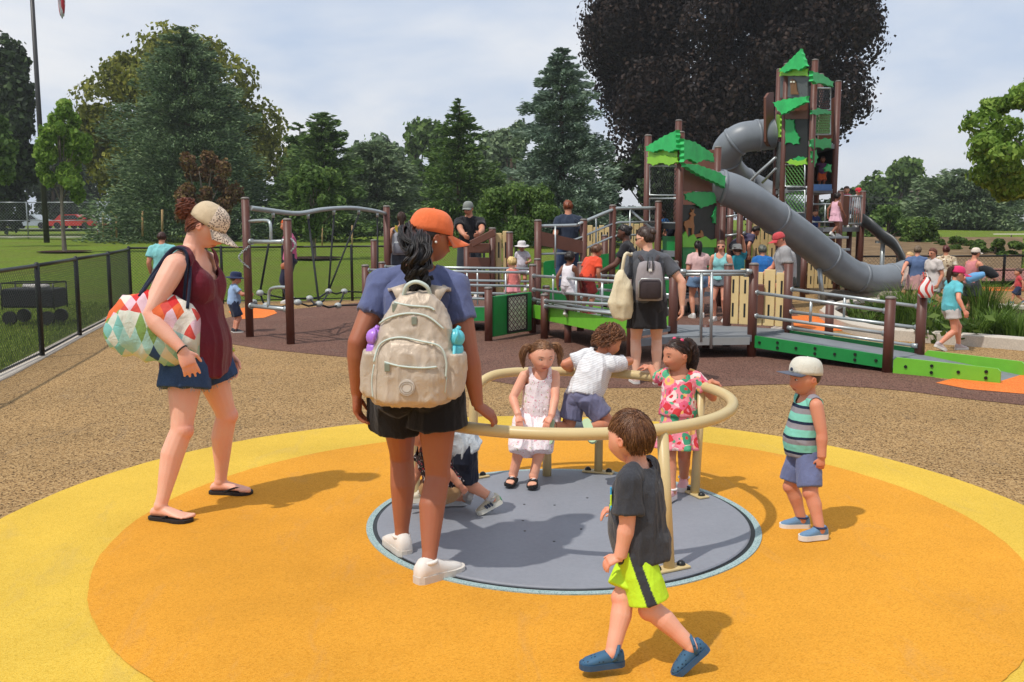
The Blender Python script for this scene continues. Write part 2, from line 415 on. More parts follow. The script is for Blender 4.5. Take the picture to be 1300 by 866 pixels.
        T[:, 2] = fr * .55 * (np.exp(-(((np.abs(x) - .2) / .1) ** 2 + ((z + .16) / .09) ** 2)) + np.exp(-((x / .07) ** 2 + ((z + .17) / .06) ** 2)))
        for jt, jr, ja in [(s.kn[q_] + s.fd[q_][0] * .03 * s.H, .035, .6) for q_ in 'LR'] + [(s.el[q_], .028, .5) for q_ in 'LR'] + [(s.wr[q_] + unit(s.hd[q_][0]) * s.hand * .5, .035, .55) for q_ in 'LR'] + [(s.an[q_], .022, .35) for q_ in 'LR']:
            T[:, 2] = np.maximum(T[:, 2], ja * np.exp(-(np.linalg.norm(V - jt, axis=1) / (jr * s.H)) ** 2))
        T[:, 2] = np.clip(T[:, 2] + .22 * np.maximum(fnoise(V - s.base, 22 / s.H, 9), 0), 0, 1)
        ear = (np.abs(x) > s.ax * .98) & (z > -.16) & (z < .12) & (np.abs(y) < .16); T[ear, 2] = .5
        s.hidden = (V, F)
        link_mesh('body', V, F, skin(s.tone), s.root, True, attrs={'tone': T})
        if eyes and s.fine:
            em = [paint((214, 208, 202), .2, .02, name='eye_white'), paint((38, 24, 18), .15, .05, name='iris')]
            for sg in (-1, 1):
                e = MB(); ax = s.hax(0)
                if not closed:
                    e.ell(s.h2w(V3([sg * .155, s.fy - .050, .0])), V3(.072, .068, .040) * s.hh, ax=ax, nu=16, nv=10)
                    e.ell(s.h2w(V3([sg * .150, s.fy - .046, -.004])), V3(.027, .0672, .028) * s.hh, ax=ax, nu=12, nv=8, mi=1)
                arc = [s.h2w(V3([sg * .155 + .062 * math.cos(q), s.fy + .008 - .018 * math.cos(q) ** 2, (-.012 if closed else .004) + (-.022 if closed else .026) * math.sin(q)])) for q in np.linspace(.1, math.pi - .1, 8)]
                e.tube(arc, .0065 * s.hh, 5, mi=1); e.build('eye', em, s.root)
        return s
    def h2w(s, q): q = np.asarray(q, float); return s.hc + (q[..., 0:1] * s.hr + q[..., 1:2] * s.hf + q[..., 2:3] * s.hu) * s.hh
    def w2h(s, V): d = (V - s.hc) / s.hh; return np.stack([d @ s.hr, d @ s.hf, d @ s.hu], 1)
    def hax(s, tw): m = rotm(s.hu, -tw); return np.array([m @ s.hr, m @ s.hf, s.hu])
    def head_grid(s, grow=0.0, nu=56, nv=44):
        k = s.k; ax, ay, az = .355 + .045 * k, .425 + .005 * k, .5; s.ax = ax
        ph = np.linspace(-math.pi / 2, math.pi / 2, nv + 1)[1:-1]; la = np.linspace(0, 2 * math.pi, nu, endpoint=False)
        PH, LA = np.meshgrid(ph, la, indexing='ij'); d = np.stack([np.cos(PH) * np.sin(LA), np.cos(PH) * np.cos(LA), np.sin(PH)], -1).reshape(-1, 3)
        d = np.vstack([[0, 0, -1], d, [0, 0, 1]]); x, y, z = d[:, 0] * (ax + grow), d[:, 1] * (ay + grow), d[:, 2] * (az + grow)
        lo = smooth(0, -.5, z); fr = smooth(-.1, .6, d[:, 1])
        x = x * (1 - (.30 - .10 * k) * lo); y = np.where(y < 0, y * (1 - .5 * lo), y); z = np.where(y < 0, z * (1 - .25 * lo), z)
        y = y + fr * ((.075 - .045 * k) * np.exp(-((z + .33) / .2) ** 2)) * (1 - (x / ax) ** 2)
        if not grow:
            g = lambda cx, cz, sx, sz: np.exp(-(((np.abs(x) if cx else x) - cx) / sx) ** 2 - ((z - cz) / sz) ** 2) * fr
            nz = np.clip((.07 - z) / .24, 0, 1) ** 1.2 * (1 - smooth(-.175, -.235, z)); y = y + (.112 - .060 * k) * nz * np.exp(-(x / (.045 + .02 * k)) ** 2) * fr
            y = y + .030 * g(.052, -.185, .030, .032) - (.042 - .014 * k) * g(.16, .0, .085, .06) + .014 * g(.14, .10, .10, .035) + (.02 + .02 * k) * g(.19, -.19, .10, .10)
            y = y + .026 * g(0, -.268, .075, .018) + .026 * g(0, -.318, .065, .018) - .016 * g(0, -.292, .08, .008) - .012 * g(0, -.365, .07, .02) + .02 * g(0, -.43, .08, .05)
            i = np.argmin(np.abs(x - .155) + np.abs(z) + (y < 0) * 9); s.fy = y[i]
        V = np.stack([x, y, z], 1); F = []; T = len(V) - 1
        for q in range(nu): F.append((0, 1 + (q + 1) % nu, 1 + q)); F.append((T, T - nu + q, T - nu + (q + 1) % nu))
        for i in range(nv - 2):
            a = 1 + i * nu
            for q in range(nu): F.append((a + q, a + (q + 1) % nu, a + nu + (q + 1) % nu, a + nu + q))
        F = [f[::-1] for f in F]
        return V, F
    def hand_mesh(s, mb, sd):
        L = s.hand * (1.0 if s.fine else 1.05); d, n, th, curl = s.hd[sd]; wv = s.wr[sd]; d = unit(d); n = unit(n - d * np.dot(n, d)); t = unit(np.cross(n, d))
        if np.dot(t, th) < 0: t = -t
        rd = s.K(.016, .0215)
        mb.rings([(wv - d * .02 * L, t, n, rd, rd * .9), (wv + d * .12 * L, t, n, .19 * L, .12 * L), (wv + d * .36 * L, t, n, .24 * L, .115 * L), (wv + d * .50 * L, t, n, .23 * L, .10 * L)], 14)
        fr = .052 * L if s.fine else .07 * L
        fr = max(fr, s.vx * .95 if s.fine else 0)
        for i, (o, ln) in enumerate(((-.175, .36), (-.06, .44), (.06, .48), (.175, .43))):
            p = wv + d * .46 * L + t * (-o) * -1 * L * .97; pts = [p - d * .1 * L]; dd = unit(d + t * o * .7); c = math.radians(curl + (3 - i) * 2)
            pts.append(p); q = p
            for sg in (.42, .33, .27):
                dd = dd * math.cos(c) + n * math.sin(c); dd = unit(dd); q = q + dd * ln * L * sg; pts.append(q)
            mb.tube(pts, [fr * 1.05, fr * 1.05, fr, fr * .95, fr * .8], 7); mb.ell(pts[-1], fr * .8, nu=7, nv=5)
        p = wv + d * .16 * L + t * .15 * L; q1 = p + unit(d * .65 + t * .7 + n * .25) * .24 * L; q2 = q1 + unit(d * .9 + t * .25 + n * .4) * .24 * L
        mb.tube([p - t * .08 * L, p, q1, q2], [fr * 1.4, fr * 1.5, fr * 1.15, fr * .9], 8); mb.ell(q2, fr * .9, nu=7, nv=5)
    def sole(s, sd):
        fd, fu = s.fd[sd]; fs = np.cross(fd, fu); c = s.an[sd] - fu * s.ah; return c, fd, fu, fs, s.foot
    def outline(s, L, sg, k=1.0, n=14):
        prof = [(-.27, .0), (-.255, .09), (-.18, .145), (0, .16), (.2, .165), (.42, .20), (.55, .195), (.66, .15), (.72, .07), (.735, 0)]
        out = []
        for y, x in prof: out.append((x * L * k * (1.08 if y > .2 else 1), y * L))
        for y, x in prof[-2:0:-1]: out.append((-x * L * k * (.95 if y > .2 else 1), y * L))
        return out
    def foot_mesh(s, mb, sd):
        c, fd, fu, fs, L = s.sole(sd); sg = -1 if sd == 'L' else 1; h = .012 * 1
        rr = lambda y, w, z, hh: (c + fd * y * L + fu * (z * L + h), fs, fu, w * L, hh * L)
        mb.rings([rr(-.24, .05, .07, .05), rr(-.20, .10, .09, .085), rr(-.05, .115, .13, .13), rr(.12, .125, .12, .115), rr(.32, .15, .085, .08), rr(.50, .165, .055, .052), rr(.58, .14, .045, .04)], 16)
        for i, (o, ln, r) in enumerate(((-.125, .70, .052), (-.05, .70, .036), (.015, .68, .034), (.07, .65, .032), (.12, .60, .030))):
            o = o * sg * 1; p = c + fs * o * L + fu * (.045 * L + h)
            mb.tube([p + fd * .48 * L, p + fd * (ln - .03) * L - fu * .005 * L], r * L, 7); mb.ell(p + fd * (ln - .02) * L, r * L * 1.05, nu=8, nv=6)
        return
    # ------------------------------------------------ clothes
    def garment(s, name, mb, mat, it=5, fold=.004, foldf=16, cut=None, vxm=1.0, seed=1, solid=.0, folddir=(1, 1, .45), offset=0.0, parent=None):
        V, F = vox(mb, s.vx * vxm, it + 3); N = vnormals(V, F)
        if fold:
            q = V - s.base; a = fnoise(q, foldf / s.H * 1.0, seed, folddir); b = fnoise(q, foldf * 2.3 / s.H, seed + 3, folddir)
            V = V + N * ((1 - np.abs(a)) ** 3 * 1.25 + .45 * (1 - np.abs(b)) ** 2 - .35)[:, None] * fold * s.H + N * offset
        if cut is not None:
            keep = cut(V); fk = keep[F].all(1); F = F[fk]
            u, inv = np.unique(F, return_inverse=True); V = V[u]; F = inv.reshape(-1, 4)
            E = np.sort(np.concatenate([F[:, [0, 1]], F[:, [1, 2]], F[:, [2, 3]], F[:, [3, 0]]]), 1); E, cnt = np.unique(E, axis=0, return_counts=True); B = E[cnt == 1]
            for _ in range(6):
                S = np.zeros_like(V); C = np.zeros(len(V)); np.add.at(S, B[:, 0], V[B[:, 1]]); np.add.at(S, B[:, 1], V[B[:, 0]]); np.add.at(C, B[:, 0], 1); np.add.at(C, B[:, 1], 1)
                m = C > 1; V[m] = V[m] * .4 + .6 * S[m] / C[m][:, None]
        o = link_mesh(name, V, F, mat, parent or s.root, True)
        if cut is not None and s.fine:
            m = o.modifiers.new('thickness', 'SOLIDIFY'); m.thickness = .004; m.offset = 0
        return o
    def torso_pt(s, V):
        d = (V - s.neck) / s.H; return d @ s.cr, d @ s.cf, d @ s.dir
    def top(s, mat, sleeve=.5, hem=0.05, ease=.010, flare=0.0, neck=(.045, .035, .01), tank=None, name='shirt', fold=.007, sl_r=1.2, seed=1, zr=None, sl_flare=1.12, belly=0.0, folddir=(1, 1, .45), foldf=16):
        mb, H = MB(), s.H; ts = np.linspace(hem, 1.0, 12); secs = []
        for t in ts:
            f = (1 - t); a = ease * (1 if t < .85 else .6) + flare * f ** 1.5 + (belly * math.exp(-((t - .2) / .3) ** 2)); secs.append(s.sec(max(t, -.17) if t > -.1 else t, a, a + (.004 if t < .7 else 0)))
            if t < -.05:
                b = s.sec(-.05, a, a); secs[-1] = (s.sec(t)[0], b[1], b[2], b[3], b[4], 2.0)
        mb.rings(secs, 28)
        for sd, sg in (('L', -1), ('R', 1)):
            sh, e = s.shd[sd], s.el[sd]; ra = s.K(.034, .033) * s.w * (1 if s.fem else 1.12); rn = s.K(.031, .036)
            mb.tube([s.neck - s.dir * .002 * H, (s.neck + sh) / 2 + s.dir * .002 * H, sh], [rn * .85 + ease * .5 * H, ra * .84 + ease * .5 * H, ra * .95 + ease * .5 * H], 12)
            if sleeve > 0:
                mb.ell(sh, ra * .99 + ease * H * .55)
                e2 = sh + (e - sh) * min(sleeve, 1); r = ra * sl_r
                mb.tube([sh, sh + (e2 - sh) * .5, e2], [ra * .98 + ease * .6 * H, r * .96, r * sl_flare * .97], 18)
                if sleeve > 1: mb.tube([e, e + (s.wr[sd] - e) * (sleeve - 1)], [r * .95, r * .8], 16); mb.ell(e, r * .95)
            if s.fem and s.k < .3:
                c, u, f, rx, ry, _ = s.sec(.64); mb.ell(c + u * sg * .038 * H + f * (ry - .026 * H + ease * H), V3(.052, .036, .056) * H * s.w, ax=np.array([u, f, s.dir]))
        if s.k > .5 and hem < .02: mb.rings([(s.sec(t)[0] - s.pf * .009 * H * max(1 - t * 1.7, 0), *s.sec(max(t, -.06), ease, ease + .009 * max(1 - t * 1.7, 0))[1:]) for t in (hem, 0, .12, .25, .4, .6)], 24)
        a, df, db = neck
        def cut(V):
            x, y, z = s.torso_pt(V); dd = np.where(y > 0.0, df, db); q = np.clip(1 - (x / a) ** 2, 0, 1) ** .5
            if tank and tank.get('v'): q = np.clip(1 - np.abs(x) / a, 0, 1)
            rem = (np.abs(x) < a) & (z > .012 - dd * q) & (z < .2)
            if tank:
                ax_ = tank['x'] - tank.get('in', .0) * smooth(-.15, -.04, z); rem |= (np.abs(x) > ax_) & (z > -tank['d'] + .9 * np.clip(ax_ + .02 - np.abs(x), 0, 1)) & (z < .3)
            return ~rem
        return s.garment(name, mb, mat, 5, fold, foldf, cut if (s.fine or tank) else None, seed=seed, folddir=folddir)
    def bottom(s, mat, leg=.55, waist=.30, ease=.008, flare=1.2, name='shorts', fold=.006, seed=5, legr=1.12):
        mb, H = MB(), s.H
        mb.rings([s.sec(t, ease, ease) for t in np.linspace(-.17, waist, 8)], 26)
        for sd, sg in (('L', -1), ('R', 1)):
            hp, kn, an = s.hp[sd], s.kn[sd], s.an[sd]; r = s.K(.056, .056) * s.w * legr + ease * H * .6
            mb.ell(s.pel - s.pf * .030 * H * s.w + s.pr * sg * .042 * H * s.w - s.up * .018 * H, V3(.049, .052, .054) * H * s.w * (1 - .14 * s.k) + ease * H * .5)
            mb.ell(hp, r)
            if leg <= 1: mb.tube([hp, hp + (kn - hp) * leg * .5, hp + (kn - hp) * leg], [r, r * (1 + (flare - 1) * .4), r * flare], 20)
            else:
                e = kn + (an - kn) * (leg - 1); mb.tube([hp, hp + (kn - hp) * .5, kn], [r, r * .95, r * .82], 20); mb.ell(kn, r * .82); mb.tube([kn, e], [r * .82, r * .62], 20)
        return s.garment(name, mb, mat, 4, fold, 15, seed=seed)
    def skirt(s, mat, top_t=.35, ln=.22, r0=.01, r1=.05, folds=9, amp=.006, name='skirt', down=None, n=72, parent=None, sway=0.0):
        """open bell that hangs from the waist"""
        H = s.H; V = []; m = 14; dn = V3(down) if down is not None else V3(0, 0, -1); c0, u, f, rx, ry, _ = s.sec(top_t)
        ph = [RNG.uniform(0, 6.28) for _ in range(3)]
        for i in range(m):
            g = i / (m - 1); hipx = s.sec(max(top_t - g * .8, -.05)); rr_x = max(hipx[3], rx) + (r0 + r1 * g ** 1.2) * H; rr_y = max(hipx[4], ry) + (r0 + r1 * g ** 1.2) * H
            c = c0 + dn * ln * H * g + s.pf * sway * H * g * g
            for q in range(n):
                t = 2 * math.pi * q / n; w = 1 + (amp / .08) * g * (math.sin(folds * t + ph[0]) + .5 * math.sin((folds * 2 - 3) * t + ph[1])) * .9
                V.append(c + u * math.cos(t) * rr_x * w + f * math.sin(t) * rr_y * w)
        F = [(i * n + q, (i + 1) * n + q, (i + 1) * n + (q + 1) % n, i * n + (q + 1) % n) for i in range(m - 1) for q in range(n)]
        o = link_mesh(name, V, F, mat, parent or s.root, True); mo = o.modifiers.new('thickness', 'SOLIDIFY'); mo.thickness = .003 if s.fine else .008; return o
    # ------------------------------------------------ shoes
    def shoe(s, sd, kind='sneaker', mats=None, sock=None):
        c, fd, fu, fs, L = s.sole(sd); sg = -1 if sd == 'L' else 1; up, so, ac = (list(mats) + [mats[-1]] * 3)[:3]; mb = MB()
        if kind in ('flipflop', 'slide'):
            mb.prism(s.outline(L, sg, 1.04), c + fu * .006, fs, fd, fu, .016, 1)
            if kind == 'flipflop':
                tp = c + fd * .56 * L + fs * (-.07 * sg) * L + fu * .018
                for q in (-1, 1):
                    a = c + fd * .12 * L + fs * q * .155 * L + fu * .015; m = (a + tp) / 2 + fu * .085 * L + fs * q * .03 * L; m2 = tp * .75 + a * .25 + fu * .07 * L
                    mb.tube(spline([a, m, m2, tp + fu * .02 * L], 5), .0055, 6, 0)
            else:
                V = []; n = 12
                for yy, hh in ((.24, .175), (.30, .17), (.38, .15), (.46, .125)):
                    for q in range(n + 1):
                        t = math.pi * q / n; V.append(c + fd * yy * L + fs * math.cos(t) * .185 * L + fu * (.01 + math.sin(t) ** .8 * hh * L))
                F = [(i * (n + 1) + q, i * (n + 1) + q + 1, (i + 1) * (n + 1) + q + 1, (i + 1) * (n + 1) + q) for i in range(3) for q in range(n)]
                V = np.array(V); V2 = V + fu * .004; k = len(V)
                mb.add(np.vstack([V, V2]), F + [tuple(x + k for x in f[::-1]) for f in F], 0, True)
            return mb.build('sandal', [up, so], s.root)
        st = .026 * L / .15 * 1.0 if kind == 'sneaker' else .02 * L / .15
        mb.prism(s.outline(L * 1.06, sg, 1.0), c + fu * (st / 2 - .004), fs, fd, fu, st, 1)
        lo = .30 if kind == 'sneaker' else .25
        rr = lambda y, w, h, bk=0: (c + fd * y * L + fu * (h * .42 * L + st * .5), fs, fu, w * L, h * .60 * L, 2.3)
        mb.rings([rr(-.27, .06, .16), rr(-.24, .125, .27), rr(-.15, .155, lo + .06), rr(0, .155, lo + .07), rr(.14, .16, lo + .03), rr(.3, .175, .24), rr(.46, .19, .185), rr(.6, .17, .145), rr(.70, .11, .10), rr(.745, .04, .05)], 18)
        r5 = s.K(.0195, .0265)
        if kind == 'sneaker':
            a = c + fu * (lo + .07) * L * .96; mb.tube([a, a + fu * .05 * L], [r5 * 1.35, r5 * 1.3], 14, 2)
            for q in range(4):
                y = .10 + q * .085; h = (lo + .05 - (y - .05) * .35) * L; mb.tube([c + fd * y * L - fs * .08 * L + fu * (h * .93), c + fd * (y + .01) * L + fu * (h * 1.03), c + fd * y * L + fs * .08 * L + fu * (h * .93)], .008 * L / .25 + .001, 5, 2)
        else:
            a = c + fu * (lo + .04) * L; mb.tube([a - fd * .01, a + fu * .03 * L], [r5 * 1.45, r5 * 1.4], 14, 0)
        o = mb.build('shoe', [up, so, ac], s.root)
        if sock is not None:
            b = MB(); b.tube([s.an[sd] - fu * .03 * L, s.an[sd] + (s.kn[sd] - s.an[sd]) * .2], [r5 * 1.22, r5 * 1.24], 16); b.build('sock', sock, s.root)
        return o
    # ------------------------------------------------ hair and hats
    def hair(s, mat, front=.27, side=.02, nape=-.25, th=.05, name='hair', lump=.012, part=None):
        V, F = s.head_grid(grow=.004); x, y, z = V[:, 0], V[:, 1], V[:, 2]
        line = np.interp(y, [-.5, -.2, -.06, .10, .26, .45], [nape, nape + .02, side - .03, side + .14, front, front + .02])
        m = smooth(-.015, .06, z - line); m2 = smooth(0, .38, z - line); r = th * (.30 * m + .70 * m2) - .02 * (1 - m)
        d = V / (np.linalg.norm(V, axis=1)[:, None]); q = V * 1.0
        r = r + m * lump * fnoise(q, 9, 2.0, (1.6, 1.6, .7))
        o = link_mesh(name, s.h2w(V + d * r[:, None]), F, mat, s.root, True); return o
    def strands(s, mat, n=900, ln=.5, th=.05, front=.27, side=.02, nape=-.25, rad=.006, whorl=(0, -.22, .42), curl=0.0, seg=7, name='hair_strands', lift=.02, parent=None, fwd=0.0, seed=3, clip=True, sweep=(0, 0)):
        """thin locks combed over the scalp away from the whorl"""
        rg = np.random.default_rng(seed); mb = MB(); ax, ay, az = s.ax + th, .43 + th, .5 + th; wl = V3(whorl); k = 0; tries = 0
        while k < n and tries < n * 8:
            tries += 1; d = unit(rg.normal(size=3)); p = d * V3(ax, ay, az); lo = np.interp(p[1], [-.5, -.2, -.06, .10, .26, .45], [nape, nape + .02, side - .03, side + .14, front, front + .02])
            if p[2] < lo + .02: continue
            k += 1; L = ln * rg.uniform(.6, 1.1); pts = []; q = p * 1.0; dirv = unit(q - wl + rg.normal(size=3) * .05); ph = rg.uniform(0, 6.28); off = rg.uniform(-.012, .02)
            cr_ = curl * rg.uniform(.7, 1.3)
            for i in range(seg):
                nn = unit(q / V3(ax, ay, az) ** 2); dirv = unit(dirv + V3(sweep[0], fwd, -.15) * .5); t = unit(dirv - nn * np.dot(dirv, nn)); o = nn * (off + lift * (i / seg))
                if curl:
                    b = np.cross(nn, t); a = ph + i * 1.5; o = nn * (.02 + cr_ * (1 + math.sin(a))) + b * cr_ * 1.2 * math.cos(a)
                m2 = float(smooth(0, .38, q[2] - np.interp(q[1], [-.5, -.2, -.06, .10, .26, .45], [nape, nape + .02, side - .03, side + .14, front, front + .02]))); pts.append(s.h2w(q * (1 - (0 if curl else 1.6) * th * (1 - m2)) + o)); q = q + t * L / seg; e = math.sqrt(((q / V3(ax, ay, az)) ** 2).sum()); q = q / max(e, .9)
                lo = np.interp(q[1], [-.5, -.2, -.06, .10, .26, .45], [nape, nape + .02, side - .03, side + .14, front, front + .02])
                if clip and q[2] < lo - .05: break
            if len(pts) > 2: mb.tube(pts, [rad * s.hh * (1 - .75 * (i / (len(pts) - 1)) ** 2) for i in range(len(pts))], 3 if not curl else 4, caps=False)
        return mb.build(name, mat, parent or s.root)
    def tail(s, mat, path, r, n=200, curl=0.0, freq=3.0, rad=.0035, name='ponytail', seed=4, core=True, taper=.5, clumps=0):
        """a hanging lock bundle along a world-space path"""
        rg = np.random.default_rng(seed); pts = spline(path, 6); m = len(pts); mb = MB(); env = [r * (math.sin(math.pi * min(.15 + .75 * i / (m - 1), 1)) ** .6) * (1 - taper * (i / (m - 1)) ** 3) for i in range(m)]
        if core: mb.tube(pts, [e * .72 for e in env], 12)
        for j in range(n):
            a = rg.uniform(0, 6.28); rr = math.sqrt(rg.uniform(.25, 1.05)); ph = rg.uniform(0, 6.28); cl_ = (j % clumps) if clumps else 0; a, rr, ph = (a, rr, ph) if not clumps else (cl_ * 2.4 + rg.normal() * .10, .45 + .55 * ((cl_ * 7) % clumps) / clumps + rg.normal() * .07, cl_ * 1.9 + rg.normal() * .22); Q = []; e0 = int(m * rg.uniform(.7, 1)); st = int(rg.uniform(0, m * .25))
            for i in range(st, e0):
                d = unit(pts[min(i + 1, m - 1)] - pts[max(i - 1, 0)]); u = unit(np.cross(d, V3(.3, 1, .1))); w = np.cross(d, u)
                al = a + .35 * math.sin(i * .3 + ph); p = pts[i] + (u * math.cos(al) + w * math.sin(al)) * env[i] * rr
                if curl: p = p + (u * math.cos(freq * i * .35 + ph) + w * math.sin(freq * i * .35 + ph)) * curl
                Q.append(p)
            if len(Q) > 2: mb.tube(Q, [rad * (1 - .6 * i / (len(Q) - 1)) for i in range(len(Q))], 4, caps=False)
        return mb.build(name, mat, s.root)
    def cap(s, mat, brim=None, blen=.42, tilt=6, name='cap', curve=.10, droop=.10, button=True, up=0.0, front_mat=None, deep=0.0, flat=False, yaw=0):
        """baseball cap: crown of six panels, button, curved brim"""
        mb = MB(); rx, ry = s.ax + .055, .43 + .055; n = 48; m = 9; V = []; tl = rotm((1, 0, 0), tilt); M = rotm((0, 0, 1), yaw) @ tl
        for i in range(m):
            a = (i / (m - 1)) * math.pi / 2 * .97; hz = .10 + up - deep + (.50 + deep - up) * math.sin(a) ** (.95); rr = math.cos(a) ** (.62 if not flat else .5)
            for q in range(n):
                t = 2 * math.pi * q / n; seam = 1 - .018 * (abs(math.sin(3 * t)) < .12) * (i < m - 1); bulge = 1 + .03 * smooth(.1, .5, math.sin(t)) * (i > 1)
                V.append(V3(rx * rr * math.cos(t) * seam, ry * rr * math.sin(t) * seam * bulge, hz))
        V.append(V3(0, 0, .605)); F = [(i * n + q, i * n + (q + 1) % n, (i + 1) * n + (q + 1) % n, (i + 1) * n + q) for i in range(m - 1) for q in range(n)]
        F += [((m - 1) * n + q, (m - 1) * n + (q + 1) % n, m * n) for q in range(n)]
        W = s.h2w(np.array(V) @ M.T); k = len(W)
        inn = s.h2w((np.array(V) * V3(.965, .965, .985)) @ M.T); Fb = [tuple(x + k for x in f[::-1]) for f in F]; rim = [(q, k + q, k + (q + 1) % n, (q + 1) % n) for q in range(n)]
        th = [math.atan2(V[f[0]][1], V[f[0]][0]) for f in F]; mi = [1 if (front_mat is not None and math.sin(t) > .30) else 0 for t in th]
        for f, i_ in zip(F, mi): mb.F.append(f); mb.M.append(i_); mb.sm.append(True)
        for f in Fb + rim: mb.F.append(f); mb.M.append(0); mb.sm.append(False)
        mb.V += [W, inn]; mb.n = 2 * k
        if button: mb.ell(s.h2w(V3([0, 0, .605]) @ M.T), .02 * s.hh, nu=8, nv=5)
        o = mb.build(name, [mat, front_mat or mat], s.root)
        b = MB(); nu, nv = 14, 6; T = []
        for sgn in (0, 1):
            for j in range(nv + 1):
                for i in range(nu + 1):
                    u = -1 + 2 * i / nu; v = j / nv; a = u * 1.12; x = rx * math.sin(a) * (1 - .05 * v); y = ry * math.cos(a) * .99 + v * blen * (1 - .62 * abs(u) ** 2.4)
                    z = .105 + up - deep - curve * u * u * (.3 + .7 * v) * 1.0 - droop * v + (.014 if sgn else 0) - (0 if not sgn else 0); T.append(V3(x, y, z))
        k = (nu + 1) * (nv + 1); Fq = [(j * (nu + 1) + i, (j + 1) * (nu + 1) + i, (j + 1) * (nu + 1) + i + 1, j * (nu + 1) + i + 1) for j in range(nv) for i in range(nu)]
        Fq2 = [tuple(x + k for x in f[::-1]) for f in Fq]; edge = [nv * (nu + 1) + i for i in range(nu + 1)]; ed = [(edge[i], edge[i] + k, edge[i + 1] + k, edge[i + 1]) for i in range(nu)]
        for i in (0, nu):
            for j in range(nv): a_, b_ = j * (nu + 1) + i, (j + 1) * (nu + 1) + i; ed.append((a_, a_ + k, b_ + k, b_))
        b.add(s.h2w(np.array(T) @ M.T), Fq + Fq2 + ed, 0, True); b.build('brim', brim or mat, o); return o
    def sunhat(s, mat, name='hat', brim=.30):
        mb = MB(); n = 36; rx, ry = s.ax + .05, .43 + .05; V = []
        prof = [(1 + brim / .4, .06), (1.25, .10), (1.02, .14), (1.0, .3), (.93, .48), (.7, .57), (.02, .6)]
        for f_, z in prof:
            for q in range(n): t = 2 * math.pi * q / n; V.append(V3(rx * f_ * math.cos(t), ry * f_ * math.sin(t), z + (.03 * math.sin(2 * t) if f_ > 1.1 else 0)))
        F = [(i * n + q, i * n + (q + 1) % n, (i + 1) * n + (q + 1) % n, (i + 1) * n + q) for i in range(len(prof) - 1) for q in range(n)] + [tuple((len(prof) - 1) * n + q for q in range(n))]
        o = link_mesh(name, s.h2w(np.array(V)), F, mat, s.root, True); mo = o.modifiers.new('thickness', 'SOLIDIFY'); mo.thickness = .006; return o
    def glasses(s, mat):
        mb = MB()
        for sg in (-1, 1):
            mb.ell(s.h2w(V3([sg * .16, s.fy + .03, .0])), V3(.13, .02, .075) * s.hh, ax=s.hax(0), nu=12, nv=6); mb.cyl(s.h2w(V3([sg * .28, s.fy + .01, .02])), s.h2w(V3([sg * (s.ax + .03), -.02, .03])), .012 * s.hh, 5)
        mb.cyl(s.h2w(V3([-.06, s.fy + .04, .015])), s.h2w(V3([.06, s.fy + .04, .015])), .012 * s.hh, 5); return mb.build('sunglasses', mat, s.root)
# ================================================================ ground
def hz(x, y):                                # the lawn rises gently away from the play area
    return .012 * max(0, y - 24) + (.006 * max(0, y - 30) if x > 8 else 0)
def rubber(name, c1, c2, c3, sc=170, spread=(.30, .52, .70), bumpd=.004):
    t = NT(name); f = t.vor(sc, 'F1', None, 'Color'); g = t.sep(f)[0]
    base = t.ramp(g, [(spread[0] - .02, c1), (spread[0] + .04, c2), (spread[1], c2), (spread[2], c3)])
    big = t.noise(1.1, 4, .6); fin = t.mix(.28, base, t.mix(1.0, base, t.ramp(big, [(.3, (.55, .55, .55, 1)), (.7, (1.25, 1.22, 1.2, 1))]), 'MULTIPLY'))
    sp = t.noise(.23, 5, .65); fin = t.mix(.10, fin, t.mix(1.0, fin, t.ramp(sp, [(.38, (.35, .33, .32, 1)), (.55, (1.05, 1.05, 1.05, 1))]), 'MULTIPLY'))
    scf = t.noise(3.5, 6, .75, t.mapped((1, .35, 1), rot=(0, 0, .5)), 1.2); fin = t.mix(t.ramp(scf, [(.55, (0, 0, 0, 1)), (.72, (.30, .30, .30, 1))]), fin, t.mix(.5, c1, srgb(150, 140, 125))); dirt = t.noise(26, 2, .6); fin = t.mix(t.ramp(dirt, [(.78, (0, 0, 0, 1)), (.82, (.5, .5, .5, 1))]), fin, dk(c1, .5))
    t.col(fin); t.rough(.9, 0, .2); t.bump(t.vor(sc, 'F1', None, 'Distance'), .5, bumpd); return t.m
m_tan = rubber('tan_rubber', srgb(70, 50, 28), srgb(150, 118, 76), srgb(184, 153, 107), 102, (.17, .50, .9))
m_brown = rubber('brown_rubber', srgb(54, 36, 28), srgb(111, 80, 68), srgb(135, 100, 86), 120, (.22, .55, .9))
m_yel = rubber('yellow_rubber', srgb(198, 162, 56), srgb(213, 175, 64), srgb(220, 185, 76), 190, (.12, .5, .8))
m_org = rubber('amber_rubber', srgb(200, 136, 36), srgb(214, 148, 44), srgb(222, 158, 54), 190, (.14, .5, .8))
m_orange = rubber('orange_rubber', srgb(205, 98, 40), srgb(226, 118, 50), srgb(236, 136, 66), 120, (.12, .5, .8))
def circle(c, r, n=420, a0=0):
    w = [r + .0022 * math.sin(i * .37) + .0015 * math.sin(i * 1.13 + 1) + RNG.normal() * .0008 for i in range(n)]; return [(c[0] + w[i] * math.cos(2 * math.pi * i / n), c[1] + w[i] * math.sin(2 * math.pi * i / n)) for i in range(n)]
def grassmat(name, c1, c2, c3):
    t = NT(name); a = t.noise(.35, 5, .65); b = t.noise(9, 5, .7); c = t.noise(.09, 3)
    x = t.ramp(b, [(.3, c1), (.55, c2), (.75, c3)]); x = t.mix(t.ramp(a, [(.45, (0, 0, 0, 1)), (.66, (.38, .38, .38, 1))]), x, srgb(112, 100, 58))
    t.col(x); t.rough(.95, 0, .1); t.bump(t.noise(30, 6, .8), 1.0, .06); return t.m
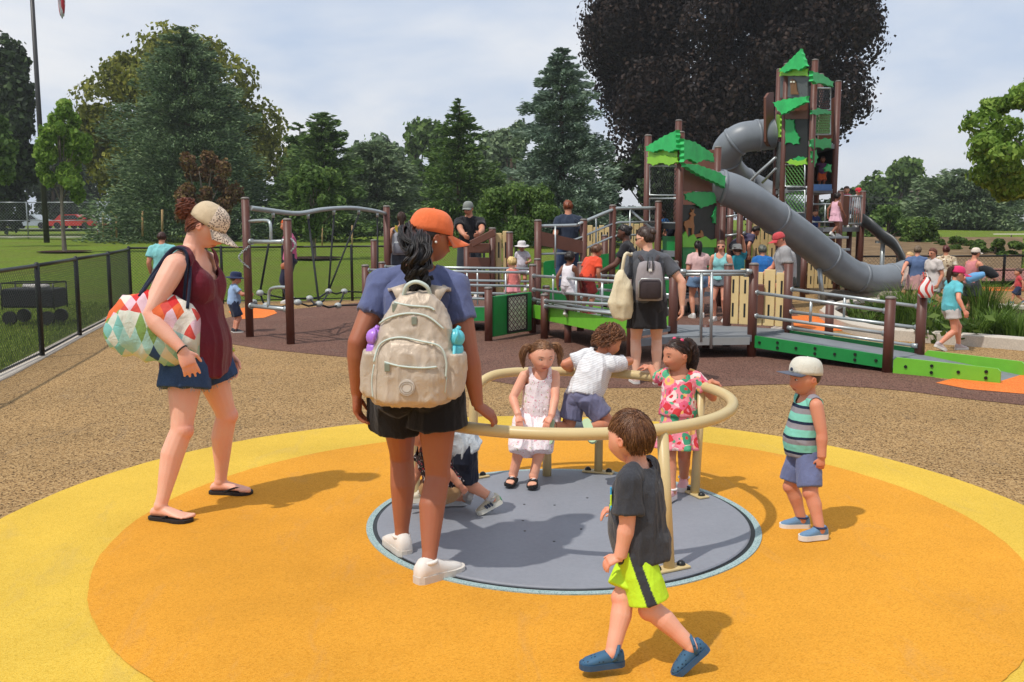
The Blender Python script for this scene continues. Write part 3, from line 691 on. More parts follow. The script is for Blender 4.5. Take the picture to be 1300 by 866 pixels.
m_lawn = grassmat('lawn', srgb(72, 94, 28), srgb(114, 136, 44), srgb(158, 168, 76))
xs = np.concatenate([np.linspace(-900, -60, 12), np.linspace(-55, 60, 70), np.linspace(70, 900, 12)]); ys = np.concatenate([np.linspace(-20, 24, 6), np.linspace(26, 140, 40), np.linspace(160, 1200, 12)])
GV = [(x, y, hz(x, min(y, 140)) - .012 + (.05 * math.sin(x * .31) * math.sin(y * .23) if y > 26 else 0)) for y in ys for x in xs]; nx = len(xs)
tag(link_mesh('ground', GV, [(j * nx + i, j * nx + i + 1, (j + 1) * nx + i + 1, (j + 1) * nx + i) for j in range(len(ys) - 1) for i in range(nx - 1)], m_lawn, smooth_=True), kind='structure')
FL = [(-3.6, .6), (-4.55, 5.5), (-5.3, 9.8), (-5.62, 11.2), (-6.1, 13.25), (-6.6, 15.5), (-7.35, 18.2)]      # line of the near fence
play = [(q[0] + .03, q[1]) for q in FL] + [(-6.5, 19.0), (-4, 19.6), (-2, 20.2), (0, 22), (4, 23.5), (30, 24), (40, 23), (40, -4), (-3.4, -4)]
sheet('play_surface', play, 0.0, m_tan)
near = [G(x, y)[:2] for x, y in ((262, 432), (330, 443), (400, 450), (450, 455), (530, 466), (600, 480), (660, 490), (720, 493), (800, 493), (913, 491), (960, 489), (1010, 488), (1060, 490), (1110, 493), (1160, 498), (1220, 506), (1310, 516), (1400, 528))]
far = [G(x, y)[:2] for x, y in ((1400, 500), (1290, 494), (1220, 487), (1170, 476), (1120, 452), (1085, 436), (1040, 424), (1015, 414), (1012, 396), (1000, 376), (960, 358), (900, 352), (800, 352), (720, 366), (640, 372), (560, 378), (470, 383), (400, 390), (335, 396), (300, 401), (270, 408), (252, 420))]
sheet('brown_play_surface', near + far, .004, m_brown)
sheet('orange_ground', [G(x, y, .0)[:2] for x, y in ((1188, 487), (1230, 476), (1300, 471), (1400, 474), (1400, 503), (1300, 501), (1230, 495))], .008, m_orange)
sheet('orange_ground', [G(x, y, .0)[:2] for x, y in ((1005, 402), (1050, 399), (1092, 404), (1110, 412), (1090, 420), (1040, 421), (1008, 414))], .008, m_orange)
sheet('orange_ground', [G(x, y, .0)[:2] for x, y in ((290, 396), (310, 391), (345, 392), (352, 398), (335, 404), (300, 406))], .008, m_orange)
sheet('orange_ground', [G(x, y, .0)[:2] for x, y in ((1150, 367), (1200, 364), (1400, 366), (1400, 371), (1200, 369))], .008, m_orange)
DC = (.27, 4.95); DR = 1.04
sheet('yellow_ring_ground', circle((.08, 4.87), 2.86), .004, m_yel)
sheet('amber_disc_ground', circle((.23, 4.84), 2.26), .008, m_org)
# ------------------------------------------------ concrete edges
def conc(name='concrete', c=(188, 178, 160)):
    t = NT(name); b = srgb(*c); t.col(t.mix(.5, t.ramp(t.noise(3, 5, .7), [(.3, dk(b, .8)), (.7, dk(b, 1.08))]), t.ramp(t.noise(60, 3), [(.35, dk(b, .75)), (.65, dk(b, 1.1))]))); t.rough(.9, 0, .2); t.bump(t.noise(90, 4), .3, .004); return t.m
m_conc = conc(); m_conc2 = conc('pale_concrete', (200, 190, 176))
def kerb(name, pts, w, h, mat, label, z=0.0, cat='kerb'):
    V = []; pts = [V3(p[0], p[1], z) for p in pts]; n = len(pts)
    for i, p in enumerate(pts):
        d = unit(pts[min(i + 1, n - 1)] - pts[max(i - 1, 0)]); s_ = V3(-d[1], d[0], 0)
        b = .012
        for o, zz in ((-w / 2, -.05), (-w / 2, h - b), (-w / 2 + b, h), (w / 2 - b, h), (w / 2, h - b), (w / 2, -.05)): V.append(p + s_ * o + V3(0, 0, zz))
    F = [(i * 6 + k, i * 6 + (k + 1) % 6, (i + 1) * 6 + (k + 1) % 6, (i + 1) * 6 + k) for i in range(n - 1) for k in range(6)] + [tuple(range(5, -1, -1)), tuple((n - 1) * 6 + k for k in range(6))]
    return tag(link_mesh(name, V, F, mat, origin=pts[0]), label, cat, None, 'structure')
kerb('kerb', [(q[0] - .06, q[1]) for q in FL], .20, .025, m_conc2, 'flat concrete strip under the black fence')
BK = spline([G(x, y)[:2].tolist() + [0] for x, y in ((1050, 404), (1066, 414), (1092, 424), (1130, 430), (1200, 436), (1300, 444), (1420, 456))], 6)
kerb('kerb', BK, .26, .15, m_conc2, 'low curved concrete kerb around the planting bed')
BK2 = spline([G(x, y)[:2].tolist() + [0] for x, y in ((1420, 402), (1300, 396), (1240, 392), (1190, 389), (1130, 386), (1085, 388), (1056, 396), (1050, 404))], 5)
kerb('kerb', BK2, .22, .12, m_conc2, 'far concrete kerb of the planting bed')
t = NT('mulch'); t.col(t.ramp(t.noise(40, 5, .8), [(.3, srgb(36, 26, 22)), (.6, srgb(70, 50, 40))])); t.rough(.95, 0, .1); t.bump(t.noise(60, 5, .8), 1, .03); m_mulch = t.m
sheet('planting_bed_ground', [p[:2] for p in BK] + [p[:2] for p in BK2[1:-1]], .05, m_mulch)
# ================================================================ foliage
def leafmat(name, rgb, rgb2=None, tr=.25, var=.35):
    t = NT(name); c = srgb(*rgb); c2 = srgb(*rgb2) if rgb2 else dk(c, 1.5); g = t.n('ShaderNodeNewGeometry')
    f = t.math('ADD', t.math('MULTIPLY', g.outputs['Random Per Island'], .42), t.math('MULTIPLY', t.noise(.7, 3, .65), .58))  # random tone per leaf, plus noise painting lit and dark clumps into the colour
    x = t.ramp(f, [(.22, dk(c, .42)), (.48, c), (.78, c2)]); t.col(x); t.rough(.65, 0, .25)
    tn = t.n('ShaderNodeBsdfTranslucent'); t.l(x, tn.inputs[0]); mx = t.n('ShaderNodeMixShader'); mx.inputs[0].default_value = tr
    t.l(t.bs.outputs[0], mx.inputs[1]); t.l(tn.outputs[0], mx.inputs[2]); t.l(mx.outputs[0], t.out.inputs[0]); return t.m
def leaves(C, D, S, W, rg):
    """kite quads: centres C, long axis D, lengths S, widths W"""
    n = len(C); N = rg.normal(size=(n, 3)); D = D / (np.linalg.norm(D, axis=1)[:, None] + 1e-9); U = np.cross(D, N); U /= (np.linalg.norm(U, axis=1)[:, None] + 1e-9)
    Nn = np.cross(U, D); s = S[:, None]; w = W[:, None]
    V = np.stack([C - D * s * .5, C + U * w * .5 + Nn * w * .12, C + D * s * .5, C - U * w * .5 + Nn * w * .12], 1).reshape(-1, 3)
    return V, np.arange(4 * n).reshape(n, 4)
def trunk_mb(base, h, r, rg, limbs=(), n=10, bend=.02):
    mb = MB(); b = V3(base); pts = [b + V3(0, 0, -.3)] + [b + V3(rg.normal() * bend * h * f, rg.normal() * bend * h * f, h * f) for f in (0, .15, .35, .6, .8, 1)]
    mb.tube(pts, [r * 1.5, r * 1.25, r, r * .85, r * .6, r * .4, r * .12], n)
    for a, e, rr in limbs: mb.tube(spline([a, (V3(a) + V3(e)) / 2 + V3(0, 0, -.03 * h), e], 3), list(np.linspace(rr, rr * .25, 7)), 6)
    return mb
def barkmat(name, c):
    t = NT(name); b = srgb(*c); t.col(t.ramp(t.noise(5, 5, .7, t.mapped((3, 3, .5))), [(.3, dk(b, .6)), (.7, dk(b, 1.2))])); t.rough(.9, 0, .15); t.bump(t.noise(8, 5, .8, t.mapped((3, 3, .6))), .8, .04); return t.m
m_bark = barkmat('bark', (92, 78, 66)); m_barkg = barkmat('grey_bark', (120, 112, 100)); m_stake = barkmat('stake_wood', (168, 140, 100))
def tree_thing(label, base, cat='tree', group=None, name='tree'): return thing(name, label, cat, base, group)
def conifer(label, px, Yd, top_px, rad_px, mat, n=26000, seed=1, droop=.25, taper=.85, low=.04, leaf=(.34, .12), dens=1.0, group=None, name='spruce_tree', wob=.12, zb=None, width_top=.02, spb=70):
    rg = np.random.default_rng(seed); bx = P(px, YH, Yd)[0]; z0 = hz(bx, Yd) if zb is None else zb; H = P(px, top_px, Yd)[2] - z0; Rr = rad_px * Yd / FPX; base = V3(bx, Yd, z0)
    t = tree_thing(label, base, group=group, name=name); trunk_mb(base, H * .97, .020 * H, rg, n=8, bend=.004).build('trunk', m_bark, t)
    nb = int(n / spb); C = []; D = []; S = []; lv = np.sort(rg.uniform(low, 1, nb) ** .9)
    for f in lv:
        az = rg.uniform(0, 2 * math.pi); L = Rr * ((1 - f) ** taper + width_top) * rg.uniform(1 - wob * 2.2, 1 + wob) * (1 if f > .12 else .85 + f); o = V3(math.cos(az), math.sin(az), 0); side = V3(-o[1], o[0], 0)
        k = max(6, int(spb * (L / (Rr * .55)))); u = rg.uniform(0, 1, k) ** .65; up = .30 * (f - .35)
        zz = H * f + L * (up * u - droop * u * u * 1.0 + droop * .55 * u ** 4); w = L * (.26 if spb < 80 else .19) * (1 - u * .6) * rg.uniform(-1, 1, k)
        p = base + o * (u * L)[:, None] + side * w[:, None] + V3(0, 0, 1) * (zz + rg.normal(size=k) * .045 * L - np.abs(w) * .25)[:, None]
        d = o * 1.0 + side * (w / (L * .26 + 1e-6))[:, None] * .8 + V3(0, 0, 1) * (rg.uniform(-.35, .5, k))[:, None]; C.append(p); D.append(d); S.append(np.full(k, 1.0) * rg.uniform(.7, 1.3, k))
    C = np.vstack(C); D = np.vstack(D); S = np.concatenate(S); V, F = leaves(C, D + rg.normal(size=D.shape) * .25, S * leaf[0], S * leaf[1], rg)
    link_mesh('crown', V, F, mat, t); return t
def broadleaf(label, px, Yd, box, mat, n=20000, seed=1, leaf=(.30, .22), blobs=26, trunk_r=.25, bark=None, group=None, name='tree', egg=1.0, br=(.16, .30), zb=None, base_px=None, low=.35, tall=False, depth=1.0, limbs=9, hollow=.45, edge=.06):
    """box: crown outline left, top, right, bottom in photograph pixels"""
    rg = np.random.default_rng(seed); a = P(box[0], box[1], Yd); b = P(box[2], box[3], Yd); bx = P(px, YH, Yd)[0]; z0 = hz(bx, Yd) if zb is None else zb; base = V3(bx, Yd, z0)
    cx, cz = (a[0] + b[0]) / 2, (a[2] + b[2]) / 2; rx, rz = (b[0] - a[0]) / 2, (a[2] - b[2]) / 2; c = V3(cx, Yd, cz); rr = V3(rx, rx * depth, rz)
    t = tree_thing(label, base, group=group, name=name); B = []; tries = 0
    while len(B) < blobs and tries < 4000:
        tries += 1; q = rg.uniform(-1, 1, 3); e = np.linalg.norm(q)
        if e > 1 or e < hollow: continue
        if len(B) % 2 and e < .8: continue
        if q[2] > 0 and egg != 1: q[0] *= (1 - (egg - 1) * q[2]); q[1] *= (1 - (egg - 1) * q[2])
        r = rg.uniform(*br); B.append((c + q * rr * (1 - r * .55), r))
    lim = []
    for i in range(limbs): e = B[i % len(B)][0]; s0 = base + V3(0, 0, max(.2, (cz - rz - z0)) * .9 + (cz - z0) * rg.uniform(.05, .45)); lim.append((s0, e, trunk_r * .42))
    trunk_mb(base, max(cz + rz * .5 - z0, .5), trunk_r, rg, lim, bend=.012).build('trunk', bark or m_bark, t)
    k = n // len(B); C = []; D = []
    for cc, r in B:
        q = rg.normal(size=(k, 3)); q /= np.linalg.norm(q, axis=1)[:, None]; rad = rg.uniform(.35, 1.0, (k, 1)) ** .45 * (1 + rg.normal(size=(k, 1)) * edge)
        lump = 1 + .22 * fnoise(q * 2.2 + cc, 1.7, seed % 7)[:, None]; R3 = rr * r; R3 = V3(min(R3[0], R3[2] * 1.6), min(R3[1], R3[2] * 1.6), min(R3[2], R3[0] * 1.3))
        C.append(cc + q * rad * lump * R3 * 1.35); D.append(np.cross(q, rg.normal(size=(k, 3))) + V3(0, 0, -.35))
    C = np.vstack(C); D = np.vstack(D); ok = C[:, 2] > z0 + .05; C, D = C[ok], D[ok]; s_ = rg.uniform(.6, 1.3, len(C)); V, F = leaves(C, D, s_ * leaf[0], s_ * leaf[1], rg)
    link_mesh('crown', V, F, mat, t); return t
L_spruce = leafmat('blue_spruce_needles', (86, 110, 76), (146, 166, 118), .18); L_spruce2 = leafmat('silver_spruce_needles', (98, 120, 100), (160, 178, 154), .15)
L_pine = leafmat('pine_needles', (82, 110, 56), (128, 152, 80), .22); L_green = leafmat('green_leaves', (66, 94, 36), (110, 136, 52), .3); L_yel = leafmat('yellow_green_leaves', (108, 116, 42), (164, 162, 70), .4)
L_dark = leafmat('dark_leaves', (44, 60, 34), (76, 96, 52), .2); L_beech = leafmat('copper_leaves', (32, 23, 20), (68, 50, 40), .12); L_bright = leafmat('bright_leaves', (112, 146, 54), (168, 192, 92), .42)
L_red = leafmat('red_brown_leaves', (104, 74, 50), (136, 118, 68), .25); L_cedar = leafmat('grey_green_needles', (104, 126, 90), (152, 168, 126), .2); L_mid = leafmat('mid_green_leaves', (86, 114, 56), (132, 156, 82), .32); L_hedge = leafmat('hedge_leaves', (76, 102, 44), (116, 138, 62), .3)
broadleaf('dense dark broad tree at the edge behind the flagpole', -20, 74, (-90, 50, 66, 300), L_dark, 26000, 3, (.5, .36), 30, .5, low=.1)
broadleaf('half-seen green tree at the far edge of the lawn', -14, 50, (-60, 120, 22, 255), L_mid, 9000, 4, (.3, .2), 16, .18)
broadleaf('wide yellow-green tree behind the big blue spruce', 238, 78, (106, 48, 362, 300), L_yel, 42000, 5, (.42, .30), 52, .5, egg=1.15, br=(.14, .26))
conifer('broad blue spruce in front of the yellow-green tree', 242, 62, 34, 150, L_spruce, 90000, 6, .34, .70, .03, (.32, .085), name='spruce_tree', wob=.20, spb=170)
broadleaf('slim young light green tree beside the flagpole', 80, 44, (44, 112, 118, 268), L_bright, 9000, 7, (.24, .17), 26, .09, m_barkg, egg=1.25, br=(.14, .26), limbs=14, hollow=.2)
broadleaf('red-brown leaved small tree under the big blue spruce', 258, 46, (214, 192, 304, 292), L_red, 7000, 8, (.2, .13), 26, .12, m_barkg, limbs=14, br=(.12, .22), hollow=.2)
conifer('twin-topped green pine beyond the rope climber', 412, 60, 143, 62, L_pine, 24000, 9, .05, .6, .02, (.34, .10), name='pine_tree', wob=.3, width_top=.05)
conifer('shorter pine leaning over from beside the twin-topped one', 384, 62, 156, 40, L_pine, 8000, 10, .02, .5, .02, (.34, .10), name='pine_tree', wob=.35, width_top=.06)
broadleaf('loose young olive tree behind the rope climber posts', 398, 38, (362, 205, 440, 300), L_mid, 8000, 11, (.18, .12), 26, .07, m_barkg, limbs=12, br=(.12, .22), hollow=.2)
conifer('grey-green spreading spruce beyond the climber bar', 478, 76, 180, 76, L_cedar, 24000, 12, .22, .45, .04, (.42, .13), name='spruce_tree', wob=.2)
broadleaf('hazy round tree between the spreading spruce and the thin larch', 528, 105, (486, 160, 582, 282), L_mid, 10000, 13, (.6, .45), 20, .4)
conifer('thin-topped green larch with ragged side branches', 583, 52, 126, 74, L_pine, 24000, 14, .12, .75, .03, (.30, .09), name='larch_tree', wob=.34)
broadleaf('pale distant tree just beside the silver-blue spruce', 650, 105, (612, 152, 690, 280), L_cedar, 8000, 15, (.6, .45), 18, .4)
conifer('tall silver-blue spruce beside the copper beech', 712, 52, 60, 92, L_spruce2, 64000, 16, .30, .62, .03, (.28, .08), name='spruce_tree', wob=.22, spb=160)
broadleaf('bushy bright green shrub tree in front of the silver-blue spruce', 655, 33, (606, 234, 708, 312), L_mid, 14000, 17, (.13, .09), 26, .06, m_barkg, limbs=14, hollow=.2)
broadleaf('huge dark copper beech towering behind the play towers', 905, 66, (742, -150, 1098, 268), L_beech, 220000, 18, (.30, .19), 130, .9, br=(.11, .20), hollow=.15, edge=.09, limbs=16)
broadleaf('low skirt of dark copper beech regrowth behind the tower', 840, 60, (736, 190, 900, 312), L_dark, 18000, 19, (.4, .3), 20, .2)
broadleaf('round distant tree just past the copper beech', 1142, 110, (1080, 206, 1200, 322), L_mid, 18000, 20, (.6, .42), 28, .5)
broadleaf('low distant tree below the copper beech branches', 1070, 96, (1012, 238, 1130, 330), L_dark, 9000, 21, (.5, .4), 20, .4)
conifer('wide grey-green cedar near the utility pole', 1226, 84, 218, 76, L_cedar, 20000, 22, .12, .32, .03, (.5, .16), name='cedar_tree', wob=.22, width_top=.1)
broadleaf('distant tree under the overhanging bright branches', 1296, 110, (1256, 236, 1360, 310), L_cedar, 9000, 23, (.6, .4), 18, .4)
broadleaf('dark evergreen shrub tree behind the black slide', 1128, 48, (1096, 262, 1168, 316), L_mid, 9000, 24, (.2, .14), 22, .12)
broadleaf('green rounded bush beside the black slide', 1164, 42, (1140, 276, 1192, 326), L_hedge, 8000, 25, (.16, .11), 18, .1)
broadleaf('bright light green tree overhanging the edge of the frame', 1342, 22, (1238, 96, 1460, 262), L_bright, 26000, 26, (.15, .08), 60, .12, m_barkg, br=(.09, .17), limbs=26, hollow=.15)
for i, (a, b) in enumerate(((330, 402), (420, 470), (470, 560), (560, 640), (640, 700), (1180, 1250), (1240, 1330))):
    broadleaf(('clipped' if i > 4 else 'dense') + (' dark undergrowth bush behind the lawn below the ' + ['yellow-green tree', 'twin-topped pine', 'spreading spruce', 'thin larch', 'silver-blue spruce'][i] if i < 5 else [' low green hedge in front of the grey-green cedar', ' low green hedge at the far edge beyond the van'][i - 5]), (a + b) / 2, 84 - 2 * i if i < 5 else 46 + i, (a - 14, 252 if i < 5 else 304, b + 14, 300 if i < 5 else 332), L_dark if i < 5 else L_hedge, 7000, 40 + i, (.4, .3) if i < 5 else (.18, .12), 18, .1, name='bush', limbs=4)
for i, (a, b, c, d) in enumerate(((1185, 302, 1236, 318), (1196, 312, 1222, 330), (1232, 304, 1300, 334))):
    broadleaf(['trimmed dark hedge below the cedar', 'small rounded shrub on the brown bank', 'broad rounded shrub in front of the far lawn'][i], (a + c) / 2, 40 - 2 * i, (a, b, c, d), L_hedge, 6000, 60 + i, (.14, .10), 14, .06, name='shrub', limbs=3)
for i, (l, a, b, c, d, m_) in enumerate((('rounded distant tree filling the gap past the yellow-green tree', 352, 172, 412, 290, L_mid), ('broad hazy distant tree behind the spreading spruce', 430, 170, 520, 290, L_cedar), ('distant dark tree behind the thin larch', 540, 182, 622, 290, L_mid), ('distant tree peeping out beside the silver-blue spruce top', 600, 166, 664, 290, L_cedar), ('distant woodland tree behind the black slide', 1080, 236, 1150, 318, L_cedar), ('distant tree behind the utility pole', 1130, 226, 1216, 316, L_mid), ('distant tree behind the cedar at the frame edge', 1230, 232, 1330, 312, L_mid), ('distant tree behind the flagpole and the tall fence', 10, 190, 130, 290, L_dark))):
    broadleaf(l, (a + c) / 2, 118 + 2 * i, (a, b, c, d), m_, 9000, 90 + i, (.75, .5), 24, .4, limbs=4, br=(.2, .34))
# young stakes on the lawn, flagpole, far utility pole
def cylthing(name, label, cat, a, b, r, mat, group=None, r2=None):
    o = MB().cyl(a, b, r, 10, 0, r2).build(name, mat, origin=a); return tag(o, label, cat, group)
m_pole = paint((48, 46, 46), .5, .1, name='dark_pole'); m_wood = barkmat('weathered_wood', (150, 140, 126))
fp = thing('flagpole', 'tall dark flagpole with a hanging flag, beside the young tree', 'flagpole', P(58, YH, 58) * V3(1, 1, 0) + V3(0, 0, .4))
b0 = WORG[fp.name]; MB().tube([b0, b0 + V3(0, 0, 17)], [.17, .11], 12).build('pole', m_pole, fp)
t = NT('flag_cloth'); z = t.sep(t.co())[2]; t.col(t.ramp(t.math('FRACT', t.math('MULTIPLY', t.math('ADD', t.sep(t.co())[0], t.math('MULTIPLY', z, .12)), 3.2)), [(.0, srgb(190, 40, 50)), (.5, srgb(225, 220, 222))], 'CONSTANT')); t.rough(.8); m_flag = t.m
V = []; top = P(74, -60, 58); bot = P(79, 24, 58)
for i in range(14):
    f = i / 13; w = .42 * (1 - f ** 4 * .8) + .05
    for j in range(9): u = j / 8 - .5; V.append(V3(bot[0] + (top[0] - bot[0]) * (1 - f) + u * w * 1.3, 58 + .16 * math.sin(u * 14 + f * 3), top[2] + (bot[2] - top[2]) * f + .5 * abs(u) * f))
fl = link_mesh('flag', V, [(i * 9 + j, i * 9 + j + 1, (i + 1) * 9 + j + 1, (i + 1) * 9 + j) for i in range(13) for j in range(8)], m_flag, None, True, origin=top); tag(fl, 'red and white striped flag hanging limp from the tall pole', 'flag'); mo = fl.modifiers.new('thickness', 'SOLIDIFY'); mo.thickness = .01
up = thing('utility_pole', 'weathered wooden utility pole in front of the distant trees', 'utility pole', P(1163, YH, 92) * V3(1, 1, 0) + V3(0, 0, hz(30, 92)))
b0 = WORG[up.name]; ztop = P(1163, 235, 92)[2]; MB().cyl(b0, V3(b0[0], b0[1], ztop), .19, 10, 0, .14).build('pole', m_wood, up); MB().box((b0[0] + .1, b0[1] - .25, ztop - 1.9), (.5, .35, .8), bev=.05).box((b0[0], b0[1] - .16, ztop - .6), (1.6, .12, .12)).build('transformer', m_wood, up)
for z_ in (250, 258):
    w_ = MB().tube([P(1060, z_ - 2, 92), P(1110, z_ + 1, 92), P(1163, z_, 92), P(1230, z_ + 4, 96), P(1310, z_ + 3, 100)], .03, 4).build('power_cable', m_pole, origin=P(1163, z_, 92)); tag(w_, ['upper', 'lower'][z_ > 255] + ' thin cable strung from the wooden utility pole', 'cable')
for i, (x, y0, y1) in enumerate(((131, 270, 302), (148, 273, 302), (181, 268, 300), (206, 266, 300), (409, 288, 316), (400, 290, 318), (447, 286, 322))):
    a = P(x, y1, 62 - i * 3); cylthing('stake', ['short wooden stake beyond the tall fence near the red car', 'thinner wooden stake near the small people', 'wooden post under the spruce edge', 'wooden post beneath the wide spruce', 'slim stake supporting the olive tree', 'leaning stake beside the olive tree', 'stake on the lawn past the climber'][i], 'stake', a, P(x, y0, 62 - i * 3), .06 if i < 4 else .035, m_stake, 'tree stakes on the lawn')
# ------------------------------------------------ grass blades at the fence and planting bed
def blades(name, pts, mat, h=(.05, .10), w=.012, lean=.4, label=None, seed=2):
    rg = np.random.default_rng(seed); n = len(pts); hh = rg.uniform(*h, n); a = rg.uniform(0, 6.28, n); d = np.stack([np.cos(a), np.sin(a), np.zeros(n)], 1); l = rg.uniform(0, lean, n)[:, None]
    s_ = np.stack([-d[:, 1], d[:, 0], d[:, 2]], 1) * w; H3 = hh[:, None] * V3(0, 0, 1); m = pts + d * l * hh[:, None] * .35 + H3 * .6
    V = np.stack([pts - s_, pts + s_, m + s_ * .7, m - s_ * .7, pts + d * l * hh[:, None] * 1.1 + H3 * (1 - .3 * l)], 1).reshape(-1, 3)
    i = np.arange(n) * 5; F = np.concatenate([np.stack([i, i + 1, i + 2, i + 3], 1), np.stack([i + 3, i + 2, i + 4, i + 4], 1)])
    F = [tuple(f) if f[2] != f[3] else tuple(f[:3]) for f in F.tolist()]
    return link_mesh(name, V, F, mat, origin=pts.mean(0))
n = 16000; yy = RNG.uniform(6, 19, n); xl = np.interp(yy, [q[1] for q in FL], [q[0] for q in FL]) - .25 - RNG.uniform(0, 1, n) ** 1.5 * 6
L_grass = leafmat('grass_blades', (112, 134, 52), (160, 176, 84), .4); L_orn = leafmat('ornamental_grass', (86, 116, 40), (140, 164, 74), .35)
tag(blades('grass', np.stack([xl, yy, np.zeros(n)], 1), L_grass, (.03, .075), .008), 'short mown grass behind the black fence', None, None, 'stuff')
def clump(px, py, r, h, n, lab, mat=None, seed=1, z=.05, name='ornamental_grass', cat='plant'):
    c = G(px, py, z); rg = np.random.default_rng(seed); a = rg.uniform(0, 6.28, n); rad = np.sqrt(rg.uniform(0, 1, n)) * r * .45; pts = np.stack([c[0] + np.cos(a) * rad, c[1] + np.sin(a) * rad, np.full(n, z)], 1)
    mb = MB(); 
    for i in range(n):
        hh = h * rg.uniform(.55, 1.1); l = rg.uniform(.15, .9) * r; d = V3(math.cos(a[i]), math.sin(a[i]), 0); sd_ = V3(-d[1], d[0], 0) * .009; p0 = pts[i]; V = []
        for f in (0, .35, .7, 1): q = p0 + d * l * f ** 2 + V3(0, 0, hh * (f - .28 * f ** 3)); V += [q - sd_ * (1 - f * .85), q + sd_ * (1 - f * .85)]
        mb.add(V, [(0, 1, 3, 2), (2, 3, 5, 4), (4, 5, 7, 6)])
    return tag(mb.build(name, mat or L_orn, origin=(c[0], c[1], 0)), lab, cat, 'plants in the kerbed bed')
for i, (x, y, r, h, n) in enumerate(((1150, 412, .55, .85, 240), (1172, 418, .45, .75, 200), (1132, 412, .4, .7, 160), (1248, 408, .5, .9, 240), (1232, 402, .45, .95, 200), (1262, 424, .45, .5, 220), (1292, 428, .5, .45, 220), (1215, 402, .4, .6, 160), (1188, 424, .45, .45, 200), (1240, 426, .4, .4, 160), (1276, 404, .4, .45, 140), (1316, 420, .5, .5, 180), (1112, 400, .35, .4, 110), (1086, 404, .3, .3, 90), (1104, 414, .3, .3, 90))):
    clump(x, y, r, h, n, ['tall feathery grass clump right by the ramp end posts', 'second feathery grass clump, between the ramp end and the walking girl', 'grass clump against the planting kerb behind the ramp rail', 'tall grass clump just behind the walking girl', 'tall wispy grass clump under the pink visor', 'low spreading grass clump at the front kerb past the girl', 'low grass clump nearest the edge of the photograph', 'short grass clump behind the walking girl legs', 'low grass tuft at the kerb in front of the girl', 'small tuft at the kerb behind the girl rear foot', 'small tuft at the back of the bed', 'grass tuft cut off by the frame', 'small tuft behind the ramp rails', 'smallest tuft at the bed corner', 'little tuft at the bed corner kerb'][i], None, 70 + i)
for i, (x, y) in enumerate(((1160, 404), (1185, 408), (1118, 406), (1200, 430))):
    c = G(x, y, .05); q = RNG.normal(size=(90, 3)) * V3(.22, .22, .10) + c + V3(0, 0, .15); V, F = leaves(q, RNG.normal(size=(90, 3)) + V3(0, 0, .3), RNG.uniform(.10, .18, 90), RNG.uniform(.06, .1, 90), RNG); tag(link_mesh('foliage', V, F, L_hedge, origin=(c[0], c[1], 0)), ['broad-leaved plant below the hanging bag', 'broad-leaved plant in front of the child in teal', 'broad-leaved plant seen through the ramp rails', 'broad-leaved plant by the kerb'][i], None, None, 'stuff')
# ------------------------------------------------ fences
m_black = paint((22, 24, 24), .45, .1, name='black_coating'); m_galv = paint((150, 156, 158), .4, .1, metal=.6, name='galvanised')
def chain_fence(label, posts, h, mat, pr=.03, wr=.0022, pitch=.06, top=True, mid=False, z=None, bot=.04, name='chain_link_fence', rail=None):
    z = z or (lambda x, y: 0.0); t = thing(name, label, 'fence', (posts[0][0], posts[0][1], z(*posts[0][:2])))
    for p in posts: a = V3(p[0], p[1], z(p[0], p[1]) - .05); MB().tube([a, a + V3(0, 0, h + .07), a + V3(0, 0, h + .09)], [pr, pr, pr * .5], 8).build('post', mat, t)
    rl = MB(); rm = MB(); rb = MB(); me = MB(); rr = rail or pr * .75
    for a, b in zip(posts[:-1], posts[1:]):
        A = V3(a[0], a[1], z(*a[:2])); B = V3(b[0], b[1], z(*b[:2])); L = np.linalg.norm(B - A)
        rl.cyl(A + V3(0, 0, h), B + V3(0, 0, h), rr, 6)
        if mid: rm.cyl(A + V3(0, 0, h * .5), B + V3(0, 0, h * .5), rr * .7, 6)
        rb.cyl(A + V3(0, 0, bot + .02), B + V3(0, 0, bot + .02), rr * .55, 6)
        u = (B - A) / L; nn = int(L / pitch) + int(h / pitch) + 1
        for s_ in (1, -1):
            for k in range(nn + 1):
                x0 = k * pitch - (h if s_ > 0 else 0); q0, q1 = (x0, bot), (x0 + h, h)
                if s_ < 0: q0, q1 = (x0, bot), (x0 - h, h)
                (ax_, az_), (bx_, bz_) = q0, q1; dx = bx_ - ax_; t0, t1 = 0.0, 1.0
                lo, hi = (0 - ax_) / dx, (L - ax_) / dx; lo, hi = min(lo, hi), max(lo, hi); t0, t1 = max(t0, lo), min(t1, hi)
                if t1 - t0 < .02: continue
                f = lambda tt: A + u * (ax_ + dx * tt) + (B - A) * 0 + V3(0, 0, az_ + (bz_ - az_) * tt)
                me.tube([f(t0), f(t1)], wr, 3, caps=False, sm=False)
    [m_.build(n_, mat, t) for n_, m_ in (('top_rail', rl), ('middle_rail', rm), ('bottom_rail', rb)) if m_.n]; me.build('chain_mesh', mat, t); return t
fpx = [(-6.1, 13.25), (-6.6, 15.5)]
chain_fence('low black chain-link fence running along the paving edge', [(-3.6, .6), (-4.1, 2.9), (-4.52, 5.2), (-4.98, 7.9), (-5.62, 11.2), (-6.1, 13.25), (-6.6, 15.5), (-7.35, 18.2)], 1.1, m_black, .032, .0022)
chain_fence('black chain-link fence crossing behind the rope climber', [(-7.35, 18.2), (-5.75, 18.75), (-4.62, 19.1), (-3.3, 19.5), (-2.0, 19.8), (-.6, 20.3)], 1.12, m_black, .028, .0022)
chain_fence('tall galvanised chain-link fence at the far end of the lawn', [(P(x, YH, 66)[0], 66) for x in (-60, -10, 35, 125, 190, 250, 300)], 2.5, m_galv, .05, .005, .22, mid=True, z=lambda x, y: hz(x, y) + .0)
